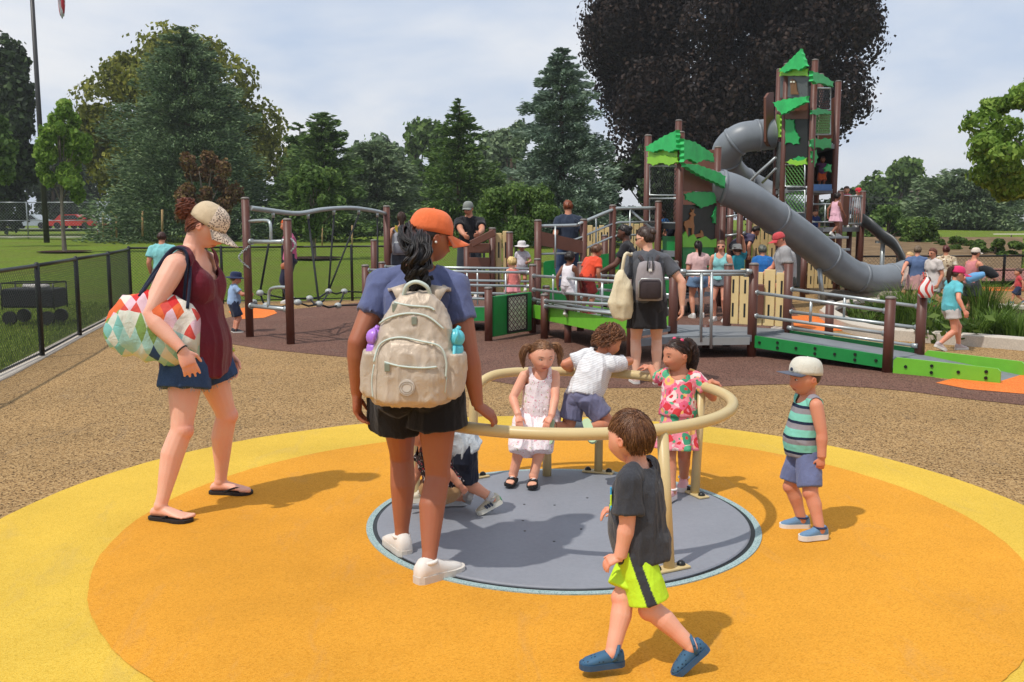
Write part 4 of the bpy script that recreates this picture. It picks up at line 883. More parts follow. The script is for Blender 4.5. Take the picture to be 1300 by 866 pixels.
chain_fence('dark low rail fence behind the group at the slide end', [(P(x, YH, 23.6)[0], 23.6 + (x - 1090) * .002) for x in (1090, 1144, 1203, 1289, 1370)], .72, m_black, .035, .003, .10, mid=True, z=lambda x, y: .05)
# brown bank, red-brown paving and far paths
def patch(name, pts, mat, dz=.03): # thin sheet that follows the lawn
    V = []; 
    for x, y in pts: V.append((x, y, hz(x, y) + dz))
    o = link_mesh(name, V, [tuple(range(len(V)))], mat); return tag(o, None, None, None, 'structure')
t = NT('bark_mulch_bank'); t.col(t.ramp(t.noise(1.5, 5, .7), [(.3, srgb(96, 78, 58)), (.7, srgb(134, 112, 84))])); t.rough(.95, 0, .1); m_bank = t.m
def strip(name, x0, x1, ya, yb, mat, z0=.04, z1=None, n=8):
    V = []; 
    for i in range(n + 1):
        f = i / n; Y = ya + (yb - ya) * f
        for x in (x0, x1): V.append((P(x, YH, Y)[0], Y, z0 + ((z1 or z0) - z0) * f))
    return tag(link_mesh(name, V, [(2 * i, 2 * i + 1, 2 * i + 3, 2 * i + 2) for i in range(n)], mat, smooth_=True), None, None, None, 'structure')
strip('brick_path', 1000, 1420, 24.6, 31, paint((142, 92, 78), .9, .15, 3, name='red_paving'), .10, .12)
strip('bank_hill', 1010, 1300, 31, 44, m_bank, .12, .95)
strip('far_path', 1262, 1420, 58, 60, m_conc2, .9, .92); strip('far_path', -40, 210, 64, 65.2, m_conc2, .66, .67)
strip('far_road', -80, 330, 92, 100, paint((120, 120, 120), .9, .1, name='asphalt'), 1.0, 1.05); strip('far_road', 1180, 1420, 86, 92, paint((120, 120, 120), .9, .1, name='asphalt'), 1.3, 1.35)
patch('tree_pit_ground', [(P(80, YH, 44)[0] + 1.2 * math.cos(a), 44 + 1.2 * math.sin(a)) for a in np.linspace(0, 6.1, 20)], m_mulch, .06)
patch('tree_pit_ground', [(P(398, YH, 38)[0] + 1.1 * math.cos(a), 38 + 1.1 * math.sin(a)) for a in np.linspace(0, 6.1, 20)], m_mulch, .06)
# parked cars far behind the tall fence
def car(label, px, Y, rgb, L=4.4, van=False, z=1.03):
    c = V3(P(px, YH, Y)[0], Y, z); t = thing('parked_car' if not van else 'parked_van', label, 'van' if van else 'car', c); m = paint(rgb, .25, .05, name='car_paint'); gl = paint((26, 30, 34), .1, .02, name='car_glass'); ty = paint((22, 22, 22), .8, name='tyre_rubber')
    prof = [(-.5, .28), (-.5, .78), (-.36, .86), (-.24, 1.36), (.12, 1.40), (.27, .92), (.48, .78), (.5, .3)] if not van else [(-.5, .3), (-.5, 1.9), (-.44, 2.0), (.28, 2.0), (.40, 1.25), (.5, 1.1), (.5, .3)]
    MB().prism([(x * L, y) for x, y in prof], c, (1, 0, 0), (0, 0, 1), (0, 1, 0), 1.75).build('body', m, t)
    wn = [(-.22, .9), (-.19, 1.28), (.10, 1.32), (.21, .92)] if not van else [(.1, 1.25), (.1, 1.8), (.26, 1.8), (.36, 1.25)]
    MB().prism([(x * L, y) for x, y in wn], c, (1, 0, 0), (0, 0, 1), (0, 1, 0), 1.79).build('window', gl, t)
    for sx in (-.31, .31):
        for sy in (-.8, .8): MB().cyl(c + V3(sx * L, sy - .1, .32), c + V3(sx * L, sy + .1, .32), .32, 14).build('wheel', ty, t)
    return t
car('small red car parked beyond the tall fence', 95, 94, (190, 50, 44)); car('silver car parked just past the red car', 116, 95, (190, 194, 198)); car('pale car parked near the flagpole base', 40, 95, (170, 180, 186)); car('white van parked on the far road past the hedge', 1276, 88, (226, 228, 230), 5.2, True, 1.33)
# folding wagon on the grass behind the fence
m_wag = cloth((30, 32, 36), name='black_canvas')
wb = G(46, 411); wg = thing('folding_wagon', 'black folding wagon parked on the grass behind the fence', 'wagon', wb)
MB().box(wb + V3(0, 0, .42), (.82, .45, .30), bev=.03).build('basket', m_wag, wg)
w_ = MB(); [w_.cyl(wb + V3(x, y, .25), wb + V3(x, y, .66), .012, 6) for x in (-.41, .41) for y in (-.22, .22)]; w_.tube([wb + V3(-.41, -.22, .66), wb + V3(.41, -.22, .66), wb + V3(.41, .22, .66), wb + V3(-.41, .22, .66)], .012, 6, closed=True); w_.build('frame', m_black, wg)
for x in (-.3, .3):
    for y in (-.22, .22): MB().cyl(wb + V3(x, y - .03, .11), wb + V3(x, y + .03, .11), .11, 14).build('wheel', m_black, wg)
bl = MB(); [bl.ell(wb + V3(-.12 + .1 * i, RNG.uniform(-.1, .1), .60), (.11, .09, .05), nu=10, nv=6) for i in range(4)]; tag(bl.build('blanket', cloth((190, 185, 180)), origin=wb + V3(0, 0, .57)), 'crumpled pale cloth piled in the black wagon', 'blanket')
# ================================================================ play equipment
m_post = paint((92, 52, 40), .5, .14, 4, name='brown_post'); m_rail = paint((176, 182, 182), .32, .08, 5, metal=.55, name='galvanised_rail'); m_green = paint((26, 134, 64), .4, .12, name='green_board')
m_lime = paint((112, 184, 52), .4, .10, name='lime_board'); m_deckg = paint((120, 124, 128), .75, .14, 5, name='grey_decking'); m_cream = paint((222, 194, 138), .5, .08, name='cream_panel'); m_roof = paint((48, 186, 98), .45, .22, name='green_roof')
m_slide = paint((122, 128, 134), .42, .14, 2.2, name='grey_plastic'); m_bolt = paint((18, 22, 20), .4, .1, name='bolt'); m_brown = paint((104, 62, 46), .5, .10, name='brown_board'); m_cap = paint((120, 112, 106), .5, .1, name='post_cap'); m_dark = paint((28, 30, 30), .5, .1, name='dark_panel')
m_rust = paint((92, 52, 40), .5)
# ---- merry-go-round
mg = thing('merry_go_round', 'flush grey merry-go-round deck with a cream hoop rail', 'merry-go-round', (DC[0], DC[1], 0))
t = NT('teal_ring'); v = t.vor(230, 'F1', None, 'Color'); t.col(t.ramp(t.sep(v)[0], [(.2, srgb(118, 146, 146)), (.3, srgb(150, 172, 172)), (.8, srgb(164, 182, 180))])); t.rough(.9, 0, .2); m_teal = t.m
def disc(name, r0, r1, z0, z1, mat, bev=.0, n=128, parent=mg):
    V = []; F = []; c = V3(DC[0], DC[1], 0)
    prof = [(r0, z0), (r0, z1)] + ([(r1 - bev, z1), (r1, z1 - bev)] if bev else [(r1, z1)]) + [(r1, z0)] if r0 > 0 else [(0, z1), (r1 * .5, z1)] + [(r1 - bev, z1), (r1, z1 - bev), (r1, z0)]
    m = len(prof)
    for r, z in prof:
        for k in range(n): a = 2 * math.pi * k / n; V.append(c + V3(r * math.cos(a), r * math.sin(a), z))
    for i in range(m - 1):
        for k in range(n): F.append((i * n + k, i * n + (k + 1) % n, (i + 1) * n + (k + 1) % n, (i + 1) * n + k)[::-1])
    return link_mesh(name, V, F, mat, parent)
disc('surround_ring', 1.012, 1.046, -.01, .014, m_teal); disc('gap_seal', .99, 1.012, -.01, .011, m_bolt)
t = NT('merry_deck'); b = srgb(136, 139, 147); f = t.mix(.5, t.ramp(t.noise(2.2, 6, .7), [(.3, dk(b, .82)), (.7, dk(b, 1.08))]), t.ramp(t.noise(40, 4, .7), [(.35, dk(b, .88)), (.7, dk(b, 1.08))]))
sp_ = t.noise(6, 3, .8, t.mapped((1, 3, 1))); f = t.mix(t.ramp(sp_, [(.72, (0, 0, 0, 1)), (.8, (.35, .35, .35, 1))]), f, dk(b, .55)); t.col(f); t.rough(.55, 0, .35); t.bump(t.noise(300, 2), .15, .001); m_mdeck = t.m
disc('deck', 0, .99, 0, .022, m_mdeck, .006)
m_seat = paint((118, 126, 132), .5, .08, name='seat_grey'); m_tan = paint((204, 182, 132), .42, .07, 4, name='cream_tube'); mk = MB()
for i in range(11): a = i * .57; mk.cyl(V3(DC[0] + .22 * math.cos(a) * (1 + .4 * (i % 3)), DC[1] + .22 * math.sin(a) * (1 + .4 * (i % 3)), .022), V3(DC[0] + .22 * math.cos(a) * (1 + .4 * (i % 3)), DC[1] + .22 * math.sin(a) * (1 + .4 * (i % 3)), .0235), .007, 8)
mk.build('drain_holes', m_bolt, mg)
RC = V3(.27, 5.03, 0); RR = .90; zr = .665
def rp(a, r=RR, z=zr): return RC + V3(r * math.cos(R(a)), r * math.sin(R(a)), z)
a0, a1 = 118, -197                                     # the hoop runs clockwise from the rear end over the right and front
path = [rp(a0 + 8, RR * .96, .03), rp(a0 + 7.6, RR * .97, .30), rp(a0 + 7, RR * .98, .50), rp(a0 + 4, RR, .60), rp(a0 - 2, RR, .652)] + [rp(a, RR, zr) for a in np.arange(a0 - 10, a1 + 10, -6)] + [rp(a1 + 6, RR, .645), rp(a1 + 1, RR, .58), rp(a1 - .6, RR * .98, .45), rp(a1 - 1, RR * .97, .2), rp(a1 - 1, RR * .96, .03)]
MB().tube(spline(path, 4), .0285, 16).build('hoop_rail', m_tan, mg)
def mpost(top, base): MB().tube([base, V3(top)], .0265, 14).build('post', m_tan, mg)
mpb = [(.55, 5.87), (1.07, 5.38), (.72, 4.17)]
for x, y in mpb:
    q = V3(x, y, 0) - RC; a = math.degrees(math.atan2(q[1], q[0])); mpost(rp(a, RR, zr - .01), V3(x, y, .03))
for (x, y) in mpb + [tuple(path[0][:2]), tuple(path[-1][:2])]:
    q = unit(V3(x, y, 0) - V3(RC[0], RC[1], 0)); w = V3(-q[1], q[0], 0); MB().box((x, y, .029), (.07, .20, .012), ax=np.array([q, w, V3(0, 0, 1)]), bev=.004).build('base_plate', m_tan, mg)
    for s_ in (-1, 1): MB().ell(V3(x, y, .036) + w * s_ * .068, (.021, .021, .020), nu=12, nv=8).build('bolt_cover', m_bolt, mg)
sa, sb = V3(.02, 5.74, .312), V3(.86, 5.70, .312); sp_ = []
for i in range(13): f = i / 12; sp_.append((sa + (sb - sa) * f + V3(0, .13 * math.sin(math.pi * f), 0)))
sm_ = MB(); V = []; 
for i, p in enumerate(sp_):
    w = .13 * (1 - abs(i / 6 - 1) ** 6 * .6); h = .022
    for dy, dz in ((-w, -h), (w, -h), (w + .006, 0), (w, h), (-w, h), (-w - .006, 0)): V.append(p + V3(0, dy, dz))
sm_.add(V, [(i * 6 + k, i * 6 + (k + 1) % 6, (i + 1) * 6 + (k + 1) % 6, (i + 1) * 6 + k) for i in range(12) for k in range(6)] + [tuple(range(5, -1, -1)), tuple(72 + k for k in range(6))], 0, True); sm_.build('bench_seat', m_seat, mg)
MB().cyl((.22, 5.80, .02), (.22, 5.80, .30), .028, 12).build('seat_post', m_tan, mg); MB().cyl((.74, 5.78, .02), (.74, 5.78, .30), .028, 12).build('seat_post', m_tan, mg)
# ---- helpers for the ramps
def post(parent, x, y, z1, r=.055, z0=-.05, mat=None):
    o = MB().tube([(x, y, z0), (x, y, z1)], r, 14).build('post', mat or m_post, parent); MB().tube([(x, y, z1), (x, y, z1 + .018), (x, y, z1 + .03)], [r * 1.04, r * 1.04, r * .7], 14).build('post_cap', m_cap, o); return o
def rail(parent, a, b, r=.020, clamps=True, name='rail'):
    mb = MB(); a, b = V3(a), V3(b); mb.cyl(a, b, r, 10)
    if clamps:
        for p, q in ((a, b), (b, a)): d = unit(q - p); mb.cyl(p, p + d * .07, r * 1.6, 10)
    return mb.build(name, m_rail, parent)
def board(parent, a, b, h0, h1, th, mat, name='side_board', bolts=4, zt=None, inset=.0):
    """upright board from a to b, heights h0,h1 = (bottom, top) pairs at each end, with domed bolt heads"""
    a, b = V3(a), V3(b); u = unit((b - a) * V3(1, 1, 0)); n = V3(u[1], -u[0], 0); L = np.linalg.norm((b - a)[:2]); mb = MB(); c = .03
    poly = [(0, h0[0]), (L, h1[0]), (L, h1[1] - c), (L - c, h1[1]), (c, h0[1]), (0, h0[1] - c)]
    mb.prism(poly, (a[0], a[1], 0), u, (0, 0, 1), n, th); o = mb.build(name, mat, parent); bb = MB()
    for i in range(bolts):
        f = (i + .5) / bolts
        for v in (.3, .72) if i % 2 else (.5,): z = (h0[0] + (h1[0] - h0[0]) * f) * (1 - v) + (h0[1] + (h1[1] - h0[1]) * f) * v; p = V3(a[0], a[1], 0) + u * L * f + V3(0, 0, z); bb.cyl(p + n * th * .5, p + n * (th * .5 + .012), .017, 8)
    if bolts: bb.build('bolt_pattern', m_bolt, o)
    return o
def xy(p, z=0): return V3(p[0], p[1], z)
def picket(parent, a, b, z0, z1, mat=None, n=None, crenel=True, name='fence_panel', th=.03, slots=True):
    """castle-style cream panel with slots, tilted between two heights pairs"""
    mat = mat or m_cream; a, b = V3(a[0], a[1], 0), V3(b[0], b[1], 0); L = np.linalg.norm(b - a); u = (b - a) / L; nn = V3(u[1], -u[0], 0); n = n or max(2, int(L / .16)); mb = MB()
    for i in range(n):
        x0 = L * i / n + .008; x1 = L * (i + 1) / n - .008; t_ = z1 + (.035 if (i % 2 and crenel) else 0)
        c = a + u * (x0 + x1) / 2; mb.box(c + V3(0, 0, (z0 + t_) / 2), (x1 - x0, th, t_ - z0), ax=np.array([u, nn, V3(0, 0, 1)]), bev=.006)
    for z in (z0 + .05, (z0 + z1) / 2, z1 - .06): mb.box((a + b) / 2 + V3(0, 0, z) - nn * (th * .5 + .008), (L - .01, .02, .06), ax=np.array([u, nn, V3(0, 0, 1)]))
    o = mb.build(name, mat, parent)
    if slots:
        sm = MB()
        for i in range(n):
            for zz in ((z0 + (z1 - z0) * .27), (z0 + (z1 - z0) * .72)): c = a + u * L * (i + .5) / n + V3(0, 0, zz); sm.box(c + nn * (th * .5 + .001), (.025, .004, (z1 - z0) * .26), ax=np.array([u, nn, V3(0, 0, 1)]), bev=0)
        sm.build('slot_pattern', m_dark, o)
    return o
def deckslab(parent, poly, zs, th=.05, mat=None, name='deck'):
    n = len(poly); V = [(p[0], p[1], z) for p, z in zip(poly, zs)] + [(p[0], p[1], z - th) for p, z in zip(poly, zs)]
    return link_mesh(name, V, [tuple(range(n)), tuple(range(2 * n - 1, n - 1, -1))] + [(i, n + i, n + (i + 1) % n, (i + 1) % n) for i in range(n)], mat or m_deckg, parent)
# ---- entry ramp on the right
Gp, Ip, E1 = (2.88, 11.27), (4.04, 10.06), (4.90, 9.36); nr = V3(.722, .692, 0) * .80; off = lambda p, k=1: (p[0] + nr[0] * k, p[1] + nr[1] * k)
Hp, Jp, E2 = off(Gp), off(Ip), off(E1, .86)
er = thing('entry_ramp', 'green and lime access ramp with galvanised handrails and brown posts', 'ramp', (Ip[0], Ip[1], 0))
deckslab(er, [Gp, Ip, Jp, Hp], [.235, .13, .13, .235], .06); deckslab(er, [Ip, E1, E2, Jp], [.125, .004, .004, .125], .06, name='end_deck')
board(er, xy(Gp), xy(Ip), (.12, .262), (.045, .187), .035, m_green, bolts=7); board(er, xy(Jp), xy(Hp), (.045, .187), (.12, .262), .035, m_green, bolts=0)
board(er, xy(Ip) + V3(.05, -.04, 0), xy(E1), (.0, .175), (.0, .15), .035, m_lime, 'end_board', 4); board(er, xy(Jp) + V3(.05, -.04, 0), xy(E2), (.0, .175), (.0, .15), .035, m_lime, 'end_board', 0)
for p, z in ((Gp, 1.10), (Ip, .795), (Jp, .795), (Hp, 1.10)): post(er, p[0], p[1], z)
inn = unit(nr) * .05
for (a, b) in ((Gp, Ip), (Hp, Jp)):
    rail(er, xy(a, .78), xy(b, .66)); rail(er, xy(a, .50), xy(b, .42)); f = .45; c = V3(a[0] + (b[0] - a[0]) * f, a[1] + (b[1] - a[1]) * f, 0); rail(er, c + V3(0, 0, .47), c + V3(0, 0, .72), .016, False, 'baluster')
rail(er, xy(Hp, .30) - inn + V3(.03, -.03, 0), xy(Jp, .22) - inn, .018)
# ---- platform and the lime walkway
wk = thing('lime_walkway', 'raised walkway with lime side boards leading to the grey platform', 'walkway', (1.36, 10.69, 0))
Ep, Fp, Bp, Dp, Lp, Ap = (1.36, 10.69), (1.95, 11.40), (.30, 13.73), (1.02, 14.0), (2.80, 12.25), (-.32, 12.8)
deckslab(wk, [Ep, (1.98, 11.12), (2.86, 11.20), Gp, Hp, Lp, (2.05, 12.4), Fp], [.27] * 8, .08, name='platform_deck')
MB().beam((1.95, 11.10, .205), (2.83, 11.185, .205), .03, .09).build('edge_beam', m_rail, wk)
deckslab(wk, [Ep, Fp, Dp, Bp], [.36, .36, .30, .30], .06)
board(wk, xy(Ep), xy(Bp), (.30, .49), (.23, .42), .035, m_lime, bolts=8); board(wk, xy(Fp), xy(Dp), (.30, .47), (.23, .40), .035, m_lime, bolts=0)
for p, z in ((Ep, 1.10), (Fp, 1.12), (Bp, .98), (Dp, 1.0), (Lp, 1.05)): post(wk, p[0], p[1], z)
for a, b in ((Ep, Bp), (Fp, Dp)):
    for za, zb in ((.93, .84), (.73, .64), (.56, .50)): rail(wk, xy(a, za), xy(b, zb))
    for f in (.25, .5, .75): c = V3(a[0] + (b[0] - a[0]) * f, a[1] + (b[1] - a[1]) * f, 0); rail(wk, c + V3(0, 0, .44), c + V3(0, 0, .90), .014, False, 'baluster')
rail(wk, xy(Ep, .52) + V3(.06, .02, 0), xy(Bp, .45) + V3(.06, .02, 0), .018)
rail(wk, (1.98, 11.16, 1.03), (2.84, 11.22, 1.03)); rail(wk, (1.98, 11.24, .99), (2.84, 11.30, .99))
for x, z0 in ((2.24, .20), (2.36, .12)): rail(wk, (x, 11.12, z0), (x, 11.18, 1.02), .018, False, 'baluster')
picket(wk, Lp, Hp, .30, .98, n=5); post(wk, .45, 13.05, .60); rail(wk, (.45, 13.05, .53), (1.28, 10.86, .66)); rail(wk, (.45, 13.05, .46), (1.28, 10.86, .55))
MB().box((3.12, 11.98, .62), (.16, .03, .42), rz=-.5, bev=.02).build('latch_board', m_brown, wk)
for x, y in ((.75, 12.6), (1.2, 12.9), (1.15, 11.6), (2.5, 12.1)): MB().cyl((x, y, -.05), (x, y, .3), .05, 10).build('support_leg', m_post, wk)
post(wk, 4.15, 12.3, .57)
# ---- panel with the bead pattern and posts in front of it
pn = thing('pattern_panel', 'dark green play panel with a white bead pattern between brown posts', 'play panel', (Ap[0], Ap[1], 0))
post(pn, Ap[0], Ap[1], .71); post(pn, .50, 13.86, .66)
a, b = V3(-.27, 12.84, 0), V3(.27, 13.66, 0); u = unit(b - a); nn = V3(u[1], -u[0], 0); L = np.linalg.norm(b - a)
MB().box((a + b) / 2 + V3(0, 0, .33), (L, .05, .56), ax=np.array([u, nn, V3(0, 0, 1)]), bev=.015).build('panel_board', m_green, pn)
t = NT('bead_pattern'); tc = t.sep(t.mapped((1, 1, 1), kind='UV')); uu = t.math('MULTIPLY', tc[0], 5.0); vv = t.math('MULTIPLY', tc[1], 6.0)
fu_ = t.math('ABSOLUTE', t.math('SUBTRACT', t.math('FRACT', uu), .5)); fv_ = t.math('ABSOLUTE', t.math('SUBTRACT', t.math('FRACT', vv), .5)); dd = t.math('ADD', fu_, fv_)
t.col(t.mix(t.math('LESS_THAN', t.math('ABSOLUTE', t.math('SUBTRACT', dd, .48)), .13), t.mix(t.math('LESS_THAN', dd, .16), srgb(206, 204, 186), srgb(60, 110, 80)), srgb(96, 60, 72))); t.rough(.5); m_bead = t.m
q0 = a + u * L * .34 + nn * .032; q1 = a + u * L * .84 + nn * .032
fr = MB(); [fr.beam(q0 + V3(0, 0, z) , q1 + V3(0, 0, z), .02, .025, up=(0, 0, 1)) for z in (.085, .585)]; [fr.beam(q + V3(0, 0, .08), q + V3(0, 0, .59), .02, .025, up=tuple(u)) for q in (q0, q1)]; fr.build('panel_frame', m_dark, pn)
link_mesh('pattern_board', [q0 + V3(0, 0, .09), q1 + V3(0, 0, .09), q1 + V3(0, 0, .58), q0 + V3(0, 0, .58)], [(0, 1, 2, 3)], m_bead, pn, uv=[(0, 0), (1, 0), (1, 1), (0, 1)])
# ---- lower ramp behind with rails towards the backpack woman
lw = thing('middle_ramp', 'galvanised handrail ramp passing behind the orange-capped woman', 'ramp', (-1.9, 14.6, 0))
LA, LB, LC, LD = (-2.2, 14.2), (.28, 13.80), (.40, 14.9), (-2.1, 15.3)
deckslab(lw, [LA, LB, LC, LD], [.24, .30, .30, .24], .06)
for p, z in ((LA, .95), (LC, 1.02), (LD, .95)): post(lw, p[0], p[1], z)
for a, b in ((LA, LB), (LD, LC)):
    for z in (.90, .70, .50): rail(lw, xy(a, z), xy(b, z - .02))
    for f in (.3, .62, .85): c = V3(a[0] + (b[0] - a[0]) * f, a[1] + (b[1] - a[1]) * f, 0); rail(lw, c + V3(0, 0, .3), c + V3(0, 0, .88), .014, False, 'baluster')
board(lw, xy(LA), xy(LB), (.12, .32), (.18, .38), .035, m_green, bolts=6)
# ---- brown slatted corner with cream panel, where the man in black leans
bs = thing('slatted_barrier', 'brown slatted barrier and cream slotted panel by the man in black', 'barrier', P(605, YH, 16.2) * V3(1, 1, 0))
for x, y0 in ((593, 313), (625, 291), (647, 296)): q = P(x, y0, 16.2); post(bs, q[0], q[1], q[2], .06)
for y0, y1 in ((309, 321), (327, 339), (346, 372)): a, b = P(595, y0, 16.15), P(622, y0, 16.15); h = (y1 - y0) / FPX * 16.15; MB().box((a + b) / 2 - V3(0, 0, h / 2), (b[0] - a[0], .05, h), bev=.01).build('slat_board', m_brown, bs)
MB().beam(P(598, 310, 16.0), P(628, 295, 16.0), .08, .12, bev=.01).build('top_beam', m_brown, bs)
a, b = P(629, 296, 16.3), P(646, 296, 16.3); picket(bs, a, b, P(629, 372, 16.3)[2], a[2], n=2)
# ---- rear ramp with rising handrail up to the small tower
rr = thing('rear_ramp', 'rear ramp with brown sides and rising handrail up to the small tower', 'ramp', P(684, YH, 15.6) * V3(1, 1, 0))
def PP(x, y, Y): return P(x, y, Y)
for x, y0, Y in ((683, 281, 15.6), (741, 280, 16.0), (778, 262, 16.4), (836, 257, 16.6), (768, 300, 17.6), (810, 292, 17.8)): q = PP(x, y0, Y); post(rr, q[0], q[1], q[2], .06)
hr = [PP(684, 287, 15.6), PP(730, 286, 15.9), PP(738, 283, 15.95), PP(776, 267, 16.35), PP(786, 264.5, 16.4), PP(834, 264, 16.6)]; MB().tube(spline(hr, 4), .028, 10).build('handrail', m_rail, rr)
for dz in (.24, .46): MB().tube([h - V3(0, 0, dz) for h in hr], .018, 8).build('handrail', m_rail, rr)
MB().tube([PP(800, 267, 16.5), PP(826, 289, 16.6), PP(834, 290, 16.6)], .022, 8).build('handrail', m_rail, rr)
for x, y0, Y in ((705, 287, 15.7), (757, 275, 16.2), (800, 265, 16.45)): q = PP(x, y0, Y); rail(rr, q, q - V3(0, 0, .7), .015, False, 'baluster')
deckslab(rr, [PP(684, 300, 15.6), PP(836, 300, 16.6), PP(826, 300, 18.0), PP(690, 300, 17.0)], [.35, .42, .42, .35], .08)
board(rr, PP(684, 300, 15.58), PP(741, 300, 15.98), (1.24, 1.46), (1.08, 1.30), .05, m_brown, 'side_plank', 0)
board(rr, PP(690, 300, 16.9), PP(790, 300, 17.0), (.62, .92), (.78, 1.08), .05, m_green, 'green_side_board', 0)
board(rr, PP(686, 300, 15.56), PP(836, 300, 16.56), (.20, .52), (.26, .60), .05, m_green, 'green_side_board', 5)
a, b = PP(738, 300, 18.0), PP(782, 300, 18.0); picket(rr, a, b, .9, 1.52, n=6); a, b = PP(790, 300, 17.6), PP(819, 300, 17.6); picket(rr, a, b, .9, 1.58, n=4)
# ---- small tower
m_meshp = paint((30, 34, 34), .5, .1, name='black_mesh')
def meshpanel(parent, A, B, C, D, pitch=.07, wr=.006, frame=.018, fm=None, mm=None, name='mesh_panel'):
    """wire panel between four corners (A,B bottom; C,D top; A under D)"""
    A, B, C, D = map(V3, (A, B, C, D)); mb = MB(); f = MB(); f.tube([A, B, C, D], frame, 6, closed=True); W = np.linalg.norm(B - A); Hh = np.linalg.norm(D - A); n = int((W + Hh) / pitch)
    for s_ in (0, 1):
        for k in range(1, n):
            d = k * pitch; x0, y0 = (min(d, W), max(0, d - W)); x1, y1 = (max(0, d - Hh), min(d, Hh))
            f_ = lambda x, y: (A + (B - A) * (x / W if not s_ else 1 - x / W)) * (1 - y / Hh) + (D + (C - D) * (x / W if not s_ else 1 - x / W)) * (y / Hh)
            mb.tube([f_(x0, y0), f_(x1, y1)], wr, 3, caps=False, sm=False)
    o = f.build(name, fm or m_rail, parent); mb.build('net', mm or m_meshp, o); return o
def wavy(poly_px, n=6, amp=1.2):
    out = []
    for i, (x, y) in enumerate(poly_px):
        x2, y2 = poly_px[(i + 1) % len(poly_px)]
        for k in range(n): f = k / n; d_ = math.hypot(x2 - x, y2 - y) + 1e-6; o_ = amp * (abs(math.sin(math.pi * f * max(1, round(d_ / 7)))) if k else 0); out.append((x + (x2 - x) * f - (y2 - y) / d_ * o_, y + (y2 - y) * f + (x2 - x) / d_ * o_))
    return out
def art(parent, pl, poly_px, mat, th=.03, off=0.0, name='leaf_board'):
    """board cut to an outline, standing in the vertical plane pl=(p0,p1) of the tower face"""
    if mat in (m_roof, m_lart, m_lime2): poly_px = wavy(poly_px, 8, 1.1)
    if mat is m_roof: th = .09
    p0, p1 = V3(pl[0]), V3(pl[1]); u = unit((p1 - p0) * V3(1, 1, 0)); nn = V3(u[1], -u[0], 0); q0 = p0 + nn * off; poly = []
    for x, y in poly_px:
        d = ray(x, y); tt = np.dot(q0 - V3(0, 0, CAMZ), nn) / np.dot(d, nn); W = V3(0, 0, CAMZ) + d * tt; poly.append((np.dot(W - q0, u), W[2]))
    return MB().prism(poly, V3(q0[0], q0[1], 0), u, (0, 0, 1), nn, th).build(name, mat, parent)
def box4(x0, y0, x1, y1): return [(x0, y0), (x1, y0), (x1, y1), (x0, y1)]
t1 = thing('small_tower', 'shorter brown-posted play tower with green leaf roofs and deer panel', 'play tower', P(863, YH, 16.2) * V3(1, 1, 0))
cL, cF, cR, cB = P(821, YH, 17.1) * V3(1, 1, 0), P(862, YH, 16.2) * V3(1, 1, 0), P(909, YH, 17.1) * V3(1, 1, 0), P(859, YH, 18.0) * V3(1, 1, 0)
for c, x, y, Y in ((cL, 821, 173, 17.1), (cF, 863, 169, 16.2), (cR, 909, 188, 17.1), (cB, 859, 154, 18.0)): post(t1, c[0], c[1], P(x, y, Y)[2], .062)
fl_, fr_ = (cL, cF), (cF, cR); m_lart = paint((40, 160, 84), .45, .1, name='leaf_green'); m_lime2 = paint((140, 200, 60), .45, .1, name='lime_leaf')
deckslab(t1, [cL, cF, cR, cB], [1.12] * 4, .10); deckslab(t1, [cL, cF, cR, cB], [.35] * 4, .06)
for pl, pts, mt, o in ((fl_, [(822, 192), (822, 186), (846, 172), (861, 165), (862, 190), (852, 194), (842, 190), (832, 194)], m_roof, .12), (fl_, box4(823, 190, 861, 208), m_lime2, .06),
        (fr_, [(865, 176), (880, 180), (903, 195), (905, 206), (893, 203), (882, 208), (872, 202), (865, 206)], m_roof, .10), (fr_, [(866, 207), (884, 209), (912, 219), (919, 224), (918, 239), (905, 232), (893, 227), (880, 220), (868, 212)], m_roof, .22),
        (fr_, [(866, 212), (909, 226), (909, 243), (866, 243)], m_brown, .03), (fr_, [(868, 246), (880, 243), (908, 244), (909, 258), (898, 262), (889, 265), (880, 258), (870, 254)], m_lart, .05), (fr_, box4(866, 260, 909, 311), m_dark, .0),
        (fr_, [(866, 300), (870, 294), (873, 302), (880, 297), (884, 304), (895, 300), (902, 305), (909, 303), (909, 314), (866, 314)], m_lime, .03), (fr_, box4(866, 314, 909, 352), m_green, .0), (fl_, box4(842, 300, 861, 395), m_green, -.1), (fl_, box4(823, 284, 861, 291), m_dark, .02),
        (fl_, [(822, 200), (830, 196), (846, 197), (861, 200), (861, 206), (850, 211), (840, 207), (830, 211), (822, 207)], m_lime2, .10), (fr_, [(903, 275), (909, 262), (909, 285), (905, 283)], m_lart, .03)): art(t1, pl, pts, mt, .03, o)
m_deer = paint((150, 98, 52), .5, .1, name='tan_cutout')
art(t1, fr_, [(871, 302), (870, 290), (868, 286), (869, 281), (875, 279), (877, 274), (875, 271), (878, 269), (877, 265), (879, 268), (881, 265), (880, 270), (883, 273), (880, 275), (880, 281), (881, 287), (880, 302), (878, 302), (878, 290), (873, 289), (873, 302)], m_deer, .02, .03, 'deer_cutout')
art(t1, fr_, [(881, 304), (882, 298), (886, 297), (889, 296), (890, 292), (892, 295), (893, 300), (892, 305), (890, 305), (889, 301), (884, 301), (883, 305)], m_deer, .02, .03, 'fawn_cutout')
for y0, y1 in ((248, 211), (283, 252)): meshpanel(t1, P(825, y0, 17.02), P(860, y0, 16.25), P(860, y1, 16.25), P(825, y1, 17.02), .08, .005)
art(t1, (cB, cR), box4(872, 200, 905, 245), m_green, .03, 0, 'back_board')
